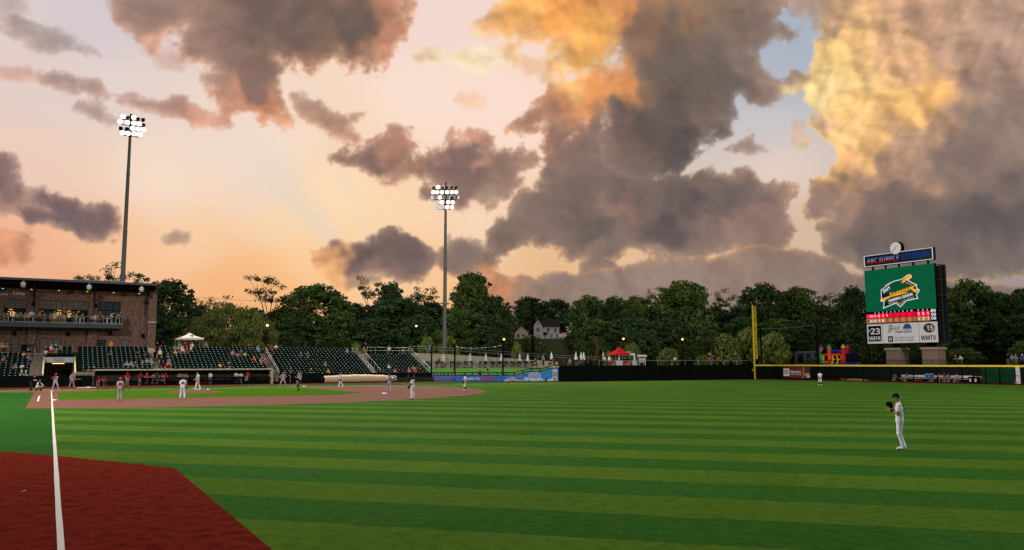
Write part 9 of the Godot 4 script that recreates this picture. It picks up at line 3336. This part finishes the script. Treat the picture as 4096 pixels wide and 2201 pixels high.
	folk("on the dugout railing",[[Vector3(23.67,0.52,-15.5),"red","sit","black"]],home)
	folk("on the club balcony",[
		[Vector3(-5.86,8.4,-27.0),"black","sit"],
		[Vector3(-4.5,8.4,-27.0),"red","sit"],
		[Vector3(-4.45,8.4,-27.0),"white","sit"],
		[Vector3(-4.05,8.4,-27.0),"grey","sit"],
		[Vector3(-3.49,8.4,-27.0),"tan","sit"],
		[Vector3(-3.11,8.4,-27.0),"yellow","sit"],
		[Vector3(-2.76,8.4,-27.8),"white","stand"],
		[Vector3(-2.38,8.4,-27.0),"blue","sit"],
		[Vector3(-1.7,8.4,-27.8),"tan","stand"],
		[Vector3(-1.43,8.4,-27.8),"black","stand"],
		[Vector3(-1.26,8.4,-27.0),"brown","sit"],
		[Vector3(-0.44,8.4,-27.0),"tan","sit"],
		[Vector3(0.01,8.4,-27.8),"lime","stand"],
		[Vector3(0.05,8.4,-27.0),"white","sit"],
		[Vector3(0.54,8.4,-27.0),"tan","sit"],
		[Vector3(1.24,8.4,-27.8),"navy","stand"],
		[Vector3(1.11,8.4,-27.0),"tan","sit"],
		[Vector3(2.28,8.4,-27.8),"green","stand"],
		[Vector3(2.79,8.4,-27.8),"orange","stand"],
		[Vector3(2.95,8.4,-27.8),"navy","stand"],
		[Vector3(3.41,8.4,-27.0),"dark grey","sit"],
		[Vector3(5.55,8.4,-27.0),"brown","stand"],
		[Vector3(4.94,8.4,-27.0),"white","sit"],
		[Vector3(4.61,8.4,-27.0),"pink","sit"],
		[Vector3(5.36,8.4,-27.0),"grey","sit"],
		[Vector3(5.82,8.4,-27.0),"brown","sit"],
		[Vector3(7.05,8.4,-27.0),"white","lean"],
		[Vector3(7.37,8.4,-27.0),"black","lean"],
		[Vector3(7.87,8.4,-27.0),"tan","lean"],
		[Vector3(8.21,8.4,-27.0),"blue","stand"]],home)
	folk("on the concourse before the glazed door",[
		[Vector3(7.12,4.3,-26.8),"yellow","stand"]],home)
	var doing := {"sit": "sitting","hunch": "hunched","stand": "standing","lean": "leaning","wide": "arms akimbo","floor": "sitting","ready": "standing","stride": "walking"}
	var groups := {}
	for c in crowd:
		var q: Array = c[1]
		var hat: String = q[3] if q.size() > 3 else ""
		var text: String = "%s in %s%s, %s %s" % ["child" if q.size() > 4 else "person",q[1],(" and %s cap" % hat) if hat else "",doing[q[2]],c[0]]
		if not groups.has(text):
			groups[text] = []
		groups[text].append(c)
	var ord := ["first","second","third","fourth","fifth","sixth","seventh","eighth","ninth"]
	var rg := RandomNumberGenerator.new()
	rg.seed = 404
	var legs := [Color(0.12,0.14,0.2),Color(0.42,0.36,0.27),Color(0.1,0.1,0.11),Color(0.28,0.3,0.33),Color(0.6,0.44,0.35)]
	var hairs := [Color(0.1,0.07,0.05),Color(0.24,0.15,0.09),Color(0.48,0.36,0.22),Color(0.5,0.48,0.46)]
	for text in groups:
		var g: Array = groups[text]
		g.sort_custom(func(a,b): return (a[1][0] - Vector3(-0.26,0,100)).normalized().dot(Vector3(0.868,0,0.497)) < (b[1][0] - Vector3(-0.26,0,100)).normalized().dot(Vector3(0.868,0,0.497)))
		for k in g.size():
			var q: Array = g[k][1]
			var label: String = text if g.size() == 1 else "%s, %s from left" % [text,ord[k]]
			var w := {"shirt": HUES[q[1]],"pants": legs[rg.randi() % 5],"hair": hairs[rg.randi() % 4],"skin": Color(0.74,0.52,0.41) if rg.randf() < 0.8 else Color(0.36,0.23,0.17),"size": q[4] if q.size() > 4 else rg.randf_range(0.94,1.03)}
			if q.size() > 3 and q[3]:
				w.cap = HUES[q[3]]
			if "dugout" in g[k][0] or "bullpen" in g[k][0]:
				w.pants = Color(0.56,0.55,0.57) if q[1] != "red" or k % 2 == 0 else w.pants
			var turn := Vector3(rg.randf_range(-6,6),0,rg.randf_range(-6,6))
			person(label,q[0],g[k][2] + turn if (g[k][2] - q[0]).length() > 8.0 else g[k][2],q[2],w,0.034)
